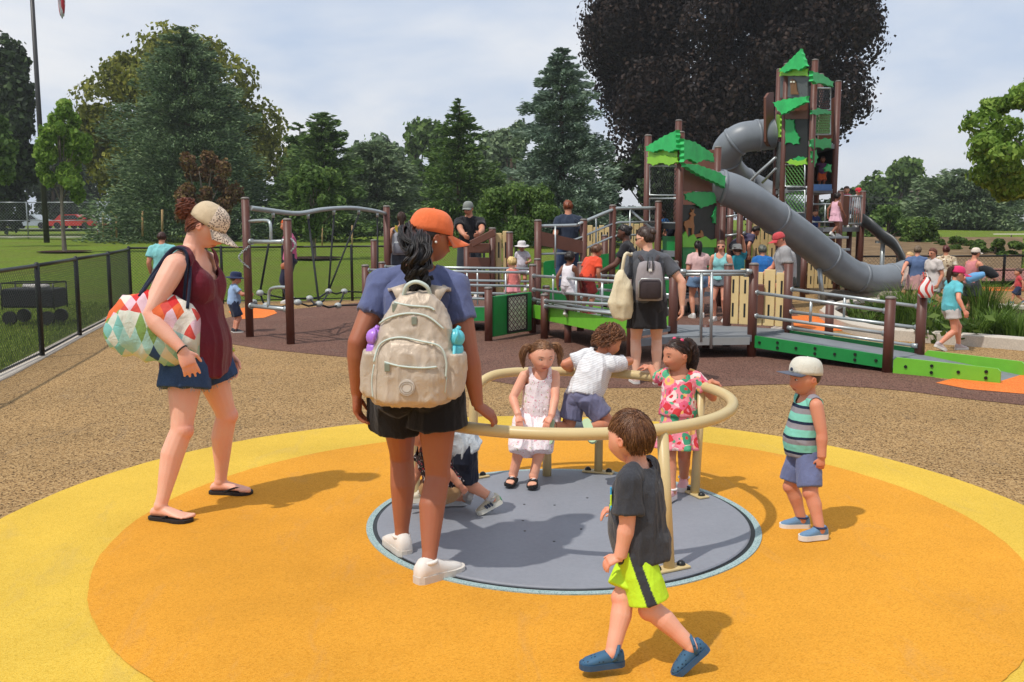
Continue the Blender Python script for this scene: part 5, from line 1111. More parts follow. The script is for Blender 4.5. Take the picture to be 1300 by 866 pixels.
# ---- tall tower
t2 = thing('tall_tower', 'tallest brown-posted play tower with owl window and green peak roof', 'play tower', P(1027, YH, 21.3) * V3(1, 1, 0))
c1, c2, c3, c4, c5 = [P(x, YH, Y) * V3(1, 1, 0) for x, Y in ((983, 23.0), (992, 22.0), (1027, 21.3), (1057, 22.3), (1035, 23.8))]
for c, x, y, Y in ((c1, 982, 89, 23.0), (c2, 990, 82, 22.0), (c3, 1027, 77, 21.3), (c4, 1057, 104, 22.3), (c5, 1035, 95, 23.8)): post(t2, c[0], c[1], P(x, y, Y)[2], .07)
fA, fB, fC = (c2, c3), (c3, c4), (c1, c2); poly5 = [c1, c2, c3, c4, c5]
for z in (1.45, 2.38, 3.4): deckslab(t2, poly5, [z] * 5, .10)
m_bluep = paint((60, 110, 170), .5, .1, name='blue_board'); m_smoke = paint((84, 88, 88), .3, .08, name='smoked_panel'); m_gmesh = paint((96, 150, 80), .5, .1, name='green_net'); m_owl = paint((120, 84, 52), .5, .1, name='owl_brown'); m_white = paint((225, 222, 210), .5, .05, name='white_paint')
for pl, pts, mt, o, nm in ((fA, [(989, 91), (1004, 76), (1018, 62), (1023, 76), (1026, 84), (1016, 90), (1008, 88), (998, 93)], m_roof, .14, 'roof_board'), (fA, box4(990, 87, 1026, 97), m_lime2, .06, 'roof_board'), (fB, [(1029, 90), (1042, 94), (1056, 104), (1056, 111), (1048, 109), (1040, 106), (1034, 107), (1029, 103)], m_roof, .12, 'roof_board'),
        (fA, box4(991, 97, 1026, 124), m_smoke, .0, 'window_panel'), (fA, [(982, 130), (996, 126), (1026, 122), (1026, 130), (1012, 137), (1000, 144), (994, 146), (988, 140)], m_roof, .24, 'roof_board'), (fA, [(996, 142), (1026, 128), (1026, 151), (996, 151)], m_brown, .03, 'gable_board'),
        (fA, box4(996, 151, 1026, 206), m_dark, .0, 'dark_panel'), (fA, [(997, 151), (1009, 152), (1010, 165), (1016, 175), (1015, 183), (1008, 184), (1002, 181), (997, 184)], m_lart, .03, 'leaf_board'), (fA, [(1007, 201), (1014, 198), (1025, 200), (1025, 206), (1007, 206)], m_lart, .03, 'leaf_board'),
        (fB, [(1028, 178), (1034, 174), (1040, 177), (1047, 175), (1055, 176), (1055, 189), (1048, 188), (1044, 191), (1038, 187), (1032, 190), (1028, 186)], m_lart, .04, 'leaf_board'), (fB, box4(1029, 234, 1055, 242), m_bluep, .0, 'blue_panel'), (fB, [(1045, 214), (1051, 208), (1055, 209), (1055, 219), (1047, 218)], m_lart, .03, 'leaf_board'),
        (fC, [(985, 144), (992, 146), (992, 174), (986, 177)], m_lime2, .03, 'leaf_board'), (fC, box4(985, 180, 992, 240), m_smoke, .0, 'window_panel'), (fA, [(997, 206), (1004, 202), (1016, 204), (1025, 200), (1025, 209), (1012, 211), (1003, 209)], m_lime2, .05, 'leaf_board'), (fB, [(1029, 140), (1038, 137), (1048, 139), (1055, 141), (1055, 146), (1044, 145), (1036, 147), (1029, 145)], m_lart, .05, 'leaf_board'), (fB, [(1029, 192), (1036, 190), (1038, 200), (1034, 212), (1030, 214)], m_lart, .03, 'leaf_board'), (fA, box4(1000, 238, 1022, 241), m_dark, .02, 'bar_panel')): art(t2, pl, pts, mt, .04, o, nm)
art(t2, fA, [(1003, 103), (1006, 100), (1009, 102), (1011, 107), (1012, 115), (1014, 120), (1004, 120), (1004, 112)], m_owl, .02, .04, 'owl_cutout'); art(t2, fA, box4(1003.5, 103, 1005.5, 105), m_white, .02, .06, 'owl_eye'); art(t2, fA, box4(1007, 103, 1009, 105), m_white, .02, .06, 'owl_eye')
for f, (xa, xb), (y0, y1), Ys, mm in ((0, (997, 1022), (237, 209), (21.95, 21.4), m_gmesh), (0, (997, 1022), (270, 242), (21.95, 21.4), m_gmesh), (1, (1031, 1054), (140, 112), (21.4, 22.2), m_meshp), (1, (1030, 1054), (171, 144), (21.4, 22.2), m_gmesh)):
    meshpanel(t2, P(xa, y0, Ys[0]), P(xb, y0, Ys[1]), P(xb, y1, Ys[1]), P(xa, y1, Ys[0]), .11, .012, .022, mm=mm)
art(t2, (V3(P(970, YH, 22.6)), V3(P(983, YH, 23.0))), [(971, 124), (975, 118), (981, 117), (981, 187), (975, 186), (971, 180)], m_brown, .06, 0, 'slide_hood')
MB().tube([P(985, 200, 22.2), P(960, 222, 22.8), P(948, 235, 22.8)], .035, 8).build('brace', m_rail, t2); MB().tube([P(985, 214, 22.2), P(968, 232, 22.8)], .03, 8).build('brace', m_rail, t2)
for a_, b_, z0_, z1_, m_ in ((c4, c5, 2.5, 3.35, m_dark), (c4, c5, 3.5, 4.5, m_brown), (c5, c1, 2.5, 3.4, m_brown), (c5, c1, 3.5, 4.9, m_dark)): MB().beam((a_[0], a_[1], (z0_ + z1_) / 2), (b_[0], b_[1], (z0_ + z1_) / 2), .04, z1_ - z0_, bev=.01).build('back_panel', m_, t2)
MB().beam((cB[0], cB[1], 2.1), (cR[0], cR[1], 2.1), .04, 1.6, bev=.01).build('back_panel', m_brown, t1)
# balcony beside the tall tower
bc = thing('balcony', 'small railed balcony with brown panel at the top of the black slide', 'balcony', P(1064, YH, 22.0) * V3(1, 1, 0))
b0_, b1_, b2_, b3_ = [P(x, YH, Y) * V3(1, 1, 0) for x, Y in ((1028, 21.6), (1066, 21.5), (1094, 21.9), (1070, 23.0))]
deckslab(bc, [b0_, b1_, b2_, b3_], [1.50] * 4, .10)
for c, z0 in ((b1_, 2.30), (b2_, 2.30)): post(bc, c[0], c[1], z0, .065)
for x, Y in ((1079, 22.2), (1091, 22.4), (1066, 22.6)): q = P(x, YH, Y); MB().cyl((q[0], q[1], 0), (q[0], q[1], 1.45), .06, 10).build('support_leg', m_post, bc)
u = unit(b2_ - b1_); MB().beam(b1_ + u * .06 + V3(0, 0, 1.88), b1_ + u * .26 + V3(0, 0, 1.88), .05, .66).build('side_panel', m_brown, bc)
for z in (2.2, 1.58): rail(bc, b1_ + V3(0, 0, z), b2_ + V3(0, 0, z), .022)
for k in range(6): q = b1_ + (b2_ - b1_) * (.42 + .095 * k); rail(bc, q + V3(0, 0, 1.58), q + V3(0, 0, 2.2), .013, False, 'baluster')
for z in (2.02, 1.62): rail(bc, b0_ + V3(0, 0, z), b1_ + V3(0, 0, z), .02)
q = (b0_ + b1_) / 2; rail(bc, q + V3(0, 0, 1.5), q + V3(0, 0, 2.02), .016, False, 'baluster')
for i in range(4): q = P(1050 + i * 2, YH, 21.1 - i * .28); MB().box((q[0], q[1], 1.28 - i * .26), (.9, .28, .05), bev=.01).build('step', m_deckg, bc)
# black open slide
bsl = thing('open_slide', 'black double-hump open slide running down from the balcony', 'slide', P(1150, YH, 21.0) * V3(1, 1, 0))
cl = spline([P(1093, 281, 21.8), P(1104, 288, 21.6), P(1120, 302, 21.4), P(1134, 312, 21.2), P(1143, 327, 21.0), P(1153, 345, 20.8), P(1166, 352, 20.7)], 5); V = []; n = len(cl); side = V3(.25, 1, 0) / 1.03
for i, p in enumerate(cl):
    for o, z in ((-.30, .16), (-.27, .18), (-.23, .02), (-.1, -.04), (.1, -.04), (.23, .02), (.27, .18), (.30, .16), (.28, -.04), (.1, -.10), (-.1, -.10), (-.28, -.04)): V.append(p + side * o + V3(0, 0, z))
link_mesh('chute', V, [(i * 12 + k, i * 12 + (k + 1) % 12, (i + 1) * 12 + (k + 1) % 12, (i + 1) * 12 + k) for i in range(n - 1) for k in range(12)] + [tuple(range(11, -1, -1)), tuple((n - 1) * 12 + k for k in range(12))], paint((42, 46, 48), .35, .1, name='black_plastic'), bsl, True)
q = P(1121, 306, 21.4); MB().cyl((q[0], q[1], 0), q, .05, 10).build('support_leg', m_rail, bsl); MB().beam(q - V3(.16, 0, .02), q + V3(.16, 0, -.02), .1, .06).build('bracket', m_rail, bsl)
# tube slides
def tubeslide(name, label, path, r, seams, open_end=True, flare=1.0, legs=()):
    t_ = thing(name, label, 'slide', V3(path[-1]) * V3(1, 1, 0)); pts = spline(path, 8); n = len(pts); mb = MB(); rad = [r * (1 + (flare - 1) * max(0, (i - n + 6) / 5)) for i in range(n)]
    mb.tube(pts, rad, 28, caps=False); mb.tube(pts, [q * .93 for q in rad], 28, caps=False); V = mb.arr(); m = 28; F = list(mb.F)
    for e in (0, (n - 1)): F += [(e * m + k, e * m + (k + 1) % m, n * m + e * m + (k + 1) % m, n * m + e * m + k) for k in range(m)]
    link_mesh('tube', V, F, m_slide, t_, True)
    for s_ in seams: i = int(s_ * (n - 1)); d = unit(pts[min(i + 1, n - 1)] - pts[max(i - 1, 0)]); MB().tube([pts[i] - d * .035, pts[i] - d * .03, pts[i] + d * .03, pts[i] + d * .035], [r, r * 1.055, r * 1.055, r], 28).build('flange', m_slide, t_)
    for i_, (f, b) in enumerate(legs): i = int(f * (n - 1)); p = pts[i] - V3(0, 0, r * .9); MB().cyl((p[0] + b, p[1], 0), p, .045, 10).build('support_leg', m_rail, t_)
    return t_
tubeslide('tube_slide', 'long grey tube slide leaving the small tower and ending by the group', [P(886, 238, 17.2), P(915, 238, 17.2), P(945, 250, 17.3), P(985, 277, 17.8), P(1022, 304, 18.3), P(1058, 333, 18.8), P(1082, 349, 19.1), P(1106, 355, 19.3), P(1132, 354, 19.5), P(1150, 350, 19.7)], .305, (.12, .34, .53, .71, .9), flare=1.08, legs=((.5, .1), (.8, .1)))
tubeslide('spiral_slide', 'upper grey tube slide curling out of the tall tower behind', [P(982, 170, 22.9), P(962, 172, 22.9), P(940, 176, 22.9), P(924, 190, 23.1), P(923, 208, 23.5), P(934, 224, 24.2), P(955, 238, 24.6), P(985, 254, 24.4), P(1008, 275, 23.9), P(1018, 300, 23.6), P(1010, 330, 23.6), P(1000, 356, 23.8)], .36, (.1, .22, .34, .5, .66))
# cream panels, brown uprights and log edging behind the platform
def loosep(label, items, base, cat='barrier', name='play_barrier'):
    t_ = thing(name, label, cat, V3(base) * V3(1, 1, 0)); 
    for it in items:
        if it[0] == 'p': _, x0, x1, y0, y1, Y = it; a, b = P(x0, y1, Y), P(x1, y1, Y); picket(t_, a, b, a[2], P(x0, y0, Y)[2], n=it[5] and max(2, int((x1 - x0) / 8)))
        if it[0] == 'c': _, x, y0, y1, Y = it; q = P(x, y0, Y); post(t_, q[0], q[1], q[2], .06, P(x, y1, Y)[2] if y1 else -.05)
        if it[0] == 'r': _, x0, y0, x1, y1, Y = it; rail(t_, P(x0, y0, Y), P(x1, y1, Y), .022)
    return t_
loosep('cream slotted barrier behind the boy in the blue shirt', [('p', 954, 984, 280, 338, 18.6), ('c', 952, 262, 0, 18.6), ('c', 988, 300, 0, 18.7)], P(970, YH, 18.6))
loosep('cream slotted barrier below the middle of the tube slide', [('p', 1024, 1060, 327, 366, 19.6), ('c', 1062, 318, 0, 19.6), ('c', 1021, 318, 0, 19.6)], P(1040, YH, 19.6))
loosep('brown posts and rails under the tube slide start', [('c', 918, 262, 0, 18.2), ('c', 928, 250, 0, 18.6), ('c', 940, 262, 0, 18.2), ('r', 918, 276, 946, 272, 18.2), ('r', 918, 300, 946, 296, 18.2)], P(930, YH, 18.2))
lg = MB().tube(spline([P(1040, 371, 19.4) * V3(1, 1, 0) + V3(0, 0, .12), P(1090, 372, 19.3) * V3(1, 1, 0) + V3(0, 0, .12), P(1150, 374, 18.9) * V3(1, 1, 0) + V3(0, 0, .12)], 5), .12, 10).build('log_edging', m_wood, origin=P(1090, YH, 19.3) * V3(1, 1, 0)); tag(lg, 'long pale log lying beneath the tube slide mouth', 'log')
# ---- rope climber
rc = thing('rope_climber', 'rope net climber with wavy top bar and brown posts on the lawn side', 'climber', (-3.70, 13.25, 0))
p1, p2, p3, p4 = V3(-3.70, 13.25, 0), V3(-2.94, 12.46, 0), P(491, YH, 17.0) * V3(1, 1, 0), P(474, YH, 18.2) * V3(1, 1, 0)
post(rc, p1[0], p1[1], P(313, 253, 13.25)[2], .055); post(rc, p2[0], p2[1], P(366, 280, 12.46)[2], .055); post(rc, p3[0], p3[1], P(491, 263, 17)[2], .06); post(rc, p4[0], p4[1], P(474, 306, 18.2)[2], .06)
bar = [P(318, 264, 13.25), P(340, 267, 13.6), P(378, 271, 14.2), P(410, 266, 15.0), P(444, 264, 15.8), P(470, 267, 16.5), P(489, 271, 16.95)]; MB().tube(spline(bar, 5), .035, 10).build('top_bar', m_rail, rc)
rail(rc, P(317, 307, 13.25), P(363, 307, 12.5), .028); rail(rc, P(317, 388, 13.25), P(366, 393, 12.5), .028)
MB().tube(spline([P(317, 281, 13.2), P(336, 280, 12.95), P(343, 284, 12.8), P(344, 305, 12.8)], 4), .022, 8).build('handle', m_rail, rc); MB().tube(spline([P(341, 390, 12.85), P(342, 370, 12.85), P(350, 365, 12.7), P(366, 365, 12.5)], 4), .022, 8).build('handle', m_rail, rc)
m_rope = paint((26, 28, 30), .8, .1, name='black_rope'); m_ball = paint((168, 172, 170), .4, .06, name='grey_ball')
nodes = {'a': P(330, 372, 13.3), 'b': P(338, 388, 13.3), 'c': P(378, 384, 13.0), 'd': P(393, 379, 13.7), 'e': P(405, 386, 13.3), 'f': P(417, 370, 14.8), 'g': P(429, 388, 13.9), 'h': P(437, 370, 15.0), 'i': P(480, 366, 16.2), 'j': P(478, 380, 15.0), 'k': P(322, 384, 13.4)}
for a, b in (('a', 'd'), ('b', 'c'), ('c', 'e'), ('d', 'e'), ('e', 'g'), ('d', 'f'), ('f', 'h'), ('h', 'i'), ('g', 'j'), ('g', 'h'), ('a', 'b'), ('k', 'b'), ('f', 'e')):
    A, B = nodes[a], nodes[b]; MB().tube([A, (A + B) / 2 - V3(0, 0, .04), B], .014, 6).build('net_rope', m_rope, rc)
for k in nodes: MB().ell(nodes[k], (.055, .055, .045), nu=12, nv=8).build('ball', m_ball, rc)
for (tx, tf), nd in zip(((346, .22), (380, .42), (410, .58), (438, .75), (468, .9)), ('a', 'e', 'f', 'f', 'i')):
    i = int(tf * (len(bar) - 1) * 5); tp = spline(bar, 5)[i]; MB().tube([tp, tp - V3(0, 0, .10)], .024, 8).build('rope_socket', m_rail, rc); e = nodes[nd] if nd != 'i' else P(480, 366, 16.4); MB().tube([tp - V3(0, 0, .1), e], .016, 6).build('hanging_rope', m_rope, rc)
for (x0, y0, x1, y1, Y) in ((316, 313, 316, 340, 13.2), (366, 300, 366, 322, 12.45)):
    a, b = P(x0, y0, Y), P(x1, y1, Y); ps = spline([a, (a + b) / 2 + V3(-.13 if x0 < 340 else .10, -.03, 0), b], 8); ch = MB()
    for i in range(0, len(ps) - 1): m_ = (ps[i] + ps[i + 1]) / 2; d = unit(ps[i + 1] - ps[i]); w = V3(0, 1, 0) if i % 2 else unit(np.cross(d, V3(0, 1, 0))); ch.tube([m_ + d * .024 * math.cos(q) + w * .012 * math.sin(q) for q in np.linspace(0, 2 * math.pi, 8, endpoint=False)], .004, 5, closed=True)
    ch.build('chain', m_rail, rc)
# plastic bag hanging on the ramp end post
hb = V3(Jp[0], Jp[1] - .08, .80); t = NT('bag_print'); tc = t.sep(t.co()); f = t.math('FRACT', t.math('ADD', t.math('MULTIPLY', tc[0], 14), t.math('MULTIPLY', t.math('SINE', t.math('MULTIPLY', tc[2], 22)), .5))); t.col(t.mix(t.math('LESS_THAN', f, .42), srgb(225, 220, 215), srgb(200, 60, 50))); t.rough(.4); m_bag = t.m
mb = MB(); mb.rings([(hb + V3(0, 0, -.03), V3(1, 0, 0), V3(0, 1, 0), .055, .03), (hb + V3(0, 0, .0), V3(1, 0, 0), V3(0, 1, 0), .085, .05), (hb + V3(0, 0, .08), V3(1, 0, 0), V3(0, 1, 0), .085, .05), (hb + V3(0, 0, .15), V3(1, 0, 0), V3(0, 1, 0), .05, .03), (hb + V3(0, 0, .20), V3(1, 0, 0), V3(0, 1, 0), .012, .01)], 16); mb.tube([hb + V3(-.02, 0, .18), hb + V3(-.03, .03, .25), hb + V3(.02, .06, .25), hb + V3(.02, 0, .18)], .006, 6)
o = mb.build('carrier_bag', m_bag, origin=hb); tag(o, 'red and white carrier bag sitting on the end post of the ramp', 'bag')
# ================================================================ people near the camera
def pat_floral(name, base, cols, scale, thr=.34, seed=0, soft=0):
    t = NT(name); v = t.mapped((1, 1, 1), loc=(seed, seed, seed)); n = t.n('ShaderNodeTexNoise'); n.inputs['Scale'].default_value = scale * .8; t.l(v, n.inputs['Vector'])
    m = t.n('ShaderNodeMix', data_type='VECTOR'); m.inputs[0].default_value = .06; t.l(v, m.inputs[4]); t.l(n.outputs['Color'], m.inputs[5])
    d = t.vor(scale, 'F1', m.outputs[1], 'Distance'); c = t.sep(t.vor(scale, 'F1', m.outputs[1], 'Color'))[0]; k = len(cols)
    cc = t.ramp(c, [(i / k, q) for i, q in enumerate(cols)], 'CONSTANT'); d2 = t.vor(scale * 2.3, 'F1', m.outputs[1], 'Distance'); c2 = t.sep(t.vor(scale * 2.3, 'F1', m.outputs[1], 'Color'))[1]
    cc2 = t.ramp(c2, [(i / k, q) for i, q in enumerate(cols[::-1])], 'CONSTANT')
    x = t.mix(t.math('LESS_THAN', d2, thr * .95), base, cc2); x = t.mix(t.math('LESS_THAN', d, thr), x, cc); x = t.mix(t.math('LESS_THAN', d, thr * .32), x, t.ramp(c, [(0, base), (.5, cols[0])], 'CONSTANT'))
    t.col(x); t.rough(.85, 0, .2); t.bump(t.noise(34, 5, .65, None, .4), .35, .012); return t.m
def leopard():
    t = NT('leopard_fabric'); d = t.vor(95, 'F1', None, 'Distance'); n = t.noise(60, 2); x = t.mix(t.math('LESS_THAN', t.math('ABSOLUTE', t.math('SUBTRACT', t.math('ADD', d, t.math('MULTIPLY', n, .2)), .42)), .10), srgb(226, 206, 184), srgb(70, 50, 50)); t.col(x); t.rough(.85, 0, .2); return t.m
# ---- woman with the orange cap
w1 = Person('woman in an orange cap and silver backpack standing at the round rail', 1.69, -6, (-.42, 4.22), w=1.06, shk=.98, hwk=1.05, tone=(162, 102, 74), hip=(-.435, 4.27, .868), lean=(1.5, 3), head=(-50, 14, 0), vx=.0055,
    legs={'L': {'to': (-.535, 4.43, .072), 'fd': (-.45, .9, 0)}, 'R': {'to': (-.375, 4.08, .072), 'fd': (.72, .66, 0), 'pole': (.2, 1, 0)}},
    arms={'L': {'to': P(453, 500, 4.24), 'hd': (.0, .1, -1), 'pole': (-.5, -1, 0)}, 'R': {'to': P(607, 519, 4.20), 'hd': (.72, .10, -.55), 'palm': (.3, .3, -1), 'thumb': (-.2, 1, .2), 'curl': 26, 'pole': (.3, -1, 0)}})
w1.body(eyes=False); m_slate = cloth((92, 100, 138), var=.12); w1.top(m_slate, sleeve=.52, hem=-.02, ease=.007, sl_r=1.10, neck=(.045, .03, .02), fold=.007, sl_flare=1.03)
m_blackc = cloth((20, 19, 21), name='black_fabric'); w1.bottom(m_blackc, leg=.42, waist=.36, ease=.016, flare=1.16, fold=.008)
h_black = hairmat((22, 17, 16), (58, 46, 42)); w1.hair(h_black, nape=-.34, th=.04)
w1.tail(h_black, [w1.h2w(V3([.02, -.34, -.06])), w1.h2w(V3([.0, -.47, -.05])), P(534, 318, 4.08), P(529, 342, 4.05), P(534, 370, 4.07), P(546, 404, 4.06)], .056, 560, .017, 2.8, .0042, taper=.45, clumps=22)
o_cap = cloth((236, 116, 66), name='orange_cap_fabric'); w1.cap(o_cap, tilt=4, blen=.46, curve=.16)
MB().ell(w1.h2w(V3([w1.ax + .03, -.05, -.10])), .006, nu=8, nv=6).build('earring', paint((230, 228, 220), .2), w1.root)
for s_ in 'LR': w1.shoe(s_, 'sneaker', [paint((222, 216, 208), .6, .08, name='white_leather'), paint((205, 198, 188), .6, name='white_sole'), paint((232, 228, 222), .7)])
tb = MB(); tb.tube([w1.neck + w1.cr * .07 + V3(0, -.10, -.02), w1.neck + w1.cr * -.02 + V3(0, -.125, -.05), w1.shd['L'] + V3(.03, -.10, -.10), w1.shd['L'] + V3(.0, -.09, -.22)], .011, 8); tb.build('crossbody_strap', m_blackc, w1.root)
# backpack
def backpack():
    c0 = P(527, 443, 4.02); bp = thing('backpack', 'crinkled silver-beige backpack on the orange-capped woman', 'backpack', c0); ux = unit(V3(1, -.06, 0)); uy = V3(-ux[1], ux[0], 0); up = unit(V3(.06, 0, 1)); mb = MB()
    Q = lambda x, y, z: c0 + ux * x + uy * y + up * z * .87
    prof = [(-.275, .13, .07), (-.262, .165, .09), (-.20, .190, .105), (-.08, .190, .105), (.04, .172, .098), (.14, .145, .085), (.22, .108, .07), (.27, .07, .05), (.285, .03, .02)]
    mb.rings([(Q(0, 0, z), ux, uy, rx, ry, 2.8) for z, rx, ry in prof], 32)
    mb.rings([(Q(0, -.07, z), ux, uy, rx, ry, 2.6) for z, rx, ry in ((-.26, .11, .03), (-.24, .15, .065), (-.12, .158, .07), (-.02, .15, .06), (.04, .12, .045), (.06, .06, .02))], 26)
    for sg in (-1, 1): mb.rings([(Q(sg * .165, .0, z), ux, uy, rx, .075, 2.4) for z, rx in ((-.23, .035), (-.2, .055), (-.06, .062), (-.01, .056))], 18)
    V, F = vox(mb, .006, 5); N = vnormals(V, F); q = (V - c0); a = fnoise(q, 20, 3, (1.3, 1, .35)); b = fnoise(q, 40, 5, (1.2, 1, .4)); cshape = fnoise(q, 11, 8, (.8, 1, 1.2))
    lq = np.stack([q @ ux, q @ uy, q @ up / .87], 1); V = V + N * (((1 - np.abs(a)) ** 3 * .009 - .004) + (1 - np.abs(b)) ** 2 * .0035 + cshape * .004)[:, None]
    t = NT('crinkled_silver_nylon'); c = srgb(196, 178, 158); t.col(t.ramp(t.noise(7, 4), [(.3, dk(c, .86)), (.7, dk(c, 1.1))])); t.rough(.46, .18, .45); t.bs.inputs['Sheen Weight'].default_value = .2
    n1 = t.noise(16, 6, .62, t.mapped((1.4, 1, .7), rot=(0, .6, 0)), .9); t.bump(n1, .4, .02); m_ny = t.m; m_zip = paint((196, 206, 196), .5, .06, name='pale_zip')
    link_mesh('bag_body', V, F, m_ny, bp, True)
    def fy(x, z):
        m = (np.abs(lq[:, 0] - x) < .014) & (np.abs(lq[:, 2] - z) < .014); return (lq[m, 1].min() if m.any() else -.08) - .004
    def arc(pts, r=.0048, name='zip'): 
        ps = spline([V3(x, 0, z) for x, z in pts], 6); ps = [V3(p[0], fy(p[0], p[2]), p[2]) for p in ps]; ys = np.convolve([ps[0][1]] * 2 + [p[1] for p in ps] + [ps[-1][1]] * 2, np.ones(5) / 5, 'valid'); MB().tube([Q(p[0], y - .001, p[2]) for p, y in zip(ps, ys)], r, 6).build(name, m_zip, bp)
    arc([(-.155, -.05), (-.135, .035), (-.06, .07), (.04, .055), (.12, .03), (.15, -.04), (.152, -.12)]); arc([(-.105, -.045), (-.04, -.062), (.05, -.07), (.115, -.066)]); arc([(-.15, .13), (-.10, .165), (-.02, .185), (.06, .17), (.13, .11)]); arc([(-.09, .235), (-.02, .222), (.06, .215), (.085, .20)])
    arc([(-.152, -.06), (-.158, -.14), (-.15, -.22)], .0035, 'piping'); arc([(.155, -.12), (.15, -.2)], .0035, 'piping')
    for x, z in ((-.092, -.055), (.005, .165), (-.085, .225)): MB().box(Q(x, fy(x, z) - .006, z - .015), (.022, .006, .034), bev=.002).build('zip_pull', paint((150, 156, 140), .4, metal=.5), bp)
    y_ = fy(-.005, -.165); em = MB(); em.cyl(Q(-.005, y_ + .006, -.165), Q(-.005, y_ - .004, -.165), .034, 28); em.build('round_badge', paint((206, 196, 184), .6, .05, name='badge_rubber'), bp); rg_ = MB(); [rg_.tube([Q(-.005 + r_ * math.cos(a_), y_ - .005, -.165 + r_ * math.sin(a_)) for a_ in np.linspace(0, 6.28, 24, endpoint=False)], .0016, 5, closed=True) for r_ in (.030, .021)]; rg_.build('badge_rings', paint((176, 164, 150), .6), bp)
    MB().tube(spline([Q(-.055, -.03, .265), Q(-.04, -.045, .315), Q(0, -.05, .335), Q(.045, -.045, .31), Q(.06, -.03, .26)], 5), .009, 8).build('grab_handle', m_zip, bp)
    for sg in (-1, 1):
        sh = w1.neck + w1.cr * sg * .115 * (1 if sg > 0 else .9); pts = spline([Q(sg * .05, .03, .22), Q(sg * .085, .035, .30), sh + V3(0, -.085, -.075), sh + V3(0, -.035, -.018), sh + V3(0, .05, -.035), sh + V3(0, .12, -.08)], 5); V2 = []
        for i, p in enumerate(pts):
            d = unit(pts[min(i + 1, len(pts) - 1)] - pts[max(i - 1, 0)]); s2 = unit(np.cross(d, unit(V3(0, -1, 1)))); s2 = s2 if s2[0] > 0 else -s2; n2 = np.cross(s2, d); w_ = .034
            V2 += [p - s2 * w_ - n2 * .006, p + s2 * w_ - n2 * .006, p + s2 * w_ + n2 * .006, p - s2 * w_ + n2 * .006]
        link_mesh('shoulder_strap', V2, [(i * 4 + k, i * 4 + (k + 1) % 4, (i + 1) * 4 + (k + 1) % 4, (i + 1) * 4 + k) for i in range(len(pts) - 1) for k in range(4)], m_ny, bp, True)
    for sg, colr, nm, lab in ((-1, (176, 120, 214), 'water_bottle', 'purple-topped water bottle in the side pocket of the silver backpack'), (1, (96, 196, 208), 'water_bottle', 'teal-topped water bottle in the side pocket of the silver backpack')):
        b = Q(sg * .175, -.01, 0); bt = thing(nm, lab, 'bottle', b); mt = paint(colr, .35, .05, name='bottle_plastic'); bb = MB(); s0 = b + up * .0
        bb.tube([s0 - up * .16, s0 - up * .02, s0 + up * .01, s0 + up * .02], [.034, .036, .034, .03], 16).build('bottle_body', mt, bt); l = MB(); l.ell(s0 + up * .05, (.038, .038, .040), nu=16, nv=10); l.tube([s0 + up * .075, s0 + up * .10 + ux * .012], [.014, .009], 10); l.tube(spline([s0 + up * .03 - uy * .04, s0 + up * .07 - uy * .055 + ux * .01, s0 + up * .09 - uy * .02], 4), .007, 6); l.build('bottle_lid', mt, bt)
        if sg > 0: MB().tube([s0 + up * .02 - uy * .04, s0 - up * .05 - uy * .05, s0 - up * .085 - uy * .048], .007, 6).build('carry_loop', mt, bt)
backpack()
# ---- woman in the maroon top
lL, lR = G(283, 628), G(205, 661)
w2 = Person('woman in a maroon tank top and leopard-print cap, walking with a patterned bag', 1.74, -98, (-1.8, 5.2), w=1.07, shk=1.08, tone=(232, 178, 154), hip=(-1.77, 5.22, .915), lean=(0, 1), head=(8, 32, 0), vx=.0055,
    legs={'L': {'to': lL + V3(-.01, 0, .085), 'fd': (1, -.05, 0), 'pole': (1, .1, 0)}, 'R': {'to': lR + V3(0, 0, .085), 'fd': (.96, -.26, 0), 'pole': (1, -.1, 0)}},
    arms={'R': {'to': P(231, 444, 4.86), 'hd': (.35, .05, -.9), 'palm': (-.5, .9, -.1), 'thumb': (1, .2, .3), 'curl': 16, 'ppx': (-1, -.35, -.2)}, 'L': {'to': P(291, 449, 5.42), 'hd': (.25, 0, -1), 'palm': (-.3, -.8, 0), 'thumb': (1, 0, 0), 'curl': 28, 'pole': (-1, .3, 0)}})
w2.body(feet='bare', closed=True); m_mar = cloth((104, 26, 42), var=.16, name='maroon_jersey'); w2.top(m_mar, sleeve=0, hem=-.28, ease=.014, flare=.008, belly=.006, tank={'x': .092, 'd': .07}, neck=(.058, .10, .03), fold=.009, folddir=(1, 1, .22), foldf=12)
t = NT('denim'); c = srgb(52, 72, 104); t.col(t.mix(.5, t.ramp(t.noise(8, 4), [(.3, dk(c, .7)), (.7, dk(c, 1.5))]), t.ramp(t.noise(240, 2), [(.4, dk(c, .7)), (.6, dk(c, 1.3))]))); t.rough(.9, 0, .2); t.bump(t.noise(300, 2), .3, .002); m_denim = t.m
w2.bottom(m_denim, leg=.46, waist=.2, ease=.010, flare=1.12, fold=.005)
fr_ = MB(); rg_ = np.random.default_rng(5)
for sd in 'LR':
    a = w2.hp[sd] + (w2.kn[sd] - w2.hp[sd]) * .465; r_ = .056 * 1.74 * 1.07 * 1.24; d = unit(w2.kn[sd] - w2.hp[sd]); u = unit(np.cross(d, V3(0, 1, 0))); v = np.cross(d, u)
    for k in range(90): q = rg_.uniform(0, 6.28); p = a + (u * math.cos(q) + v * math.sin(q)) * r_; fr_.tube([p - d * .01, p + d * rg_.uniform(.006, .02) + rg_.normal(size=3) * .004], .0012, 3, caps=False)
fr_.build('frayed_hem', cloth((170, 180, 190)), w2.root)
h_aub = hairmat((104, 52, 34), (158, 92, 58)); w2.hair(h_aub, nape=-.32, side=-.02, th=.03); w2.strands(h_aub, 500, .4, .03, nape=-.32, side=-.02, rad=.010, whorl=(0, .3, .3), seg=6)
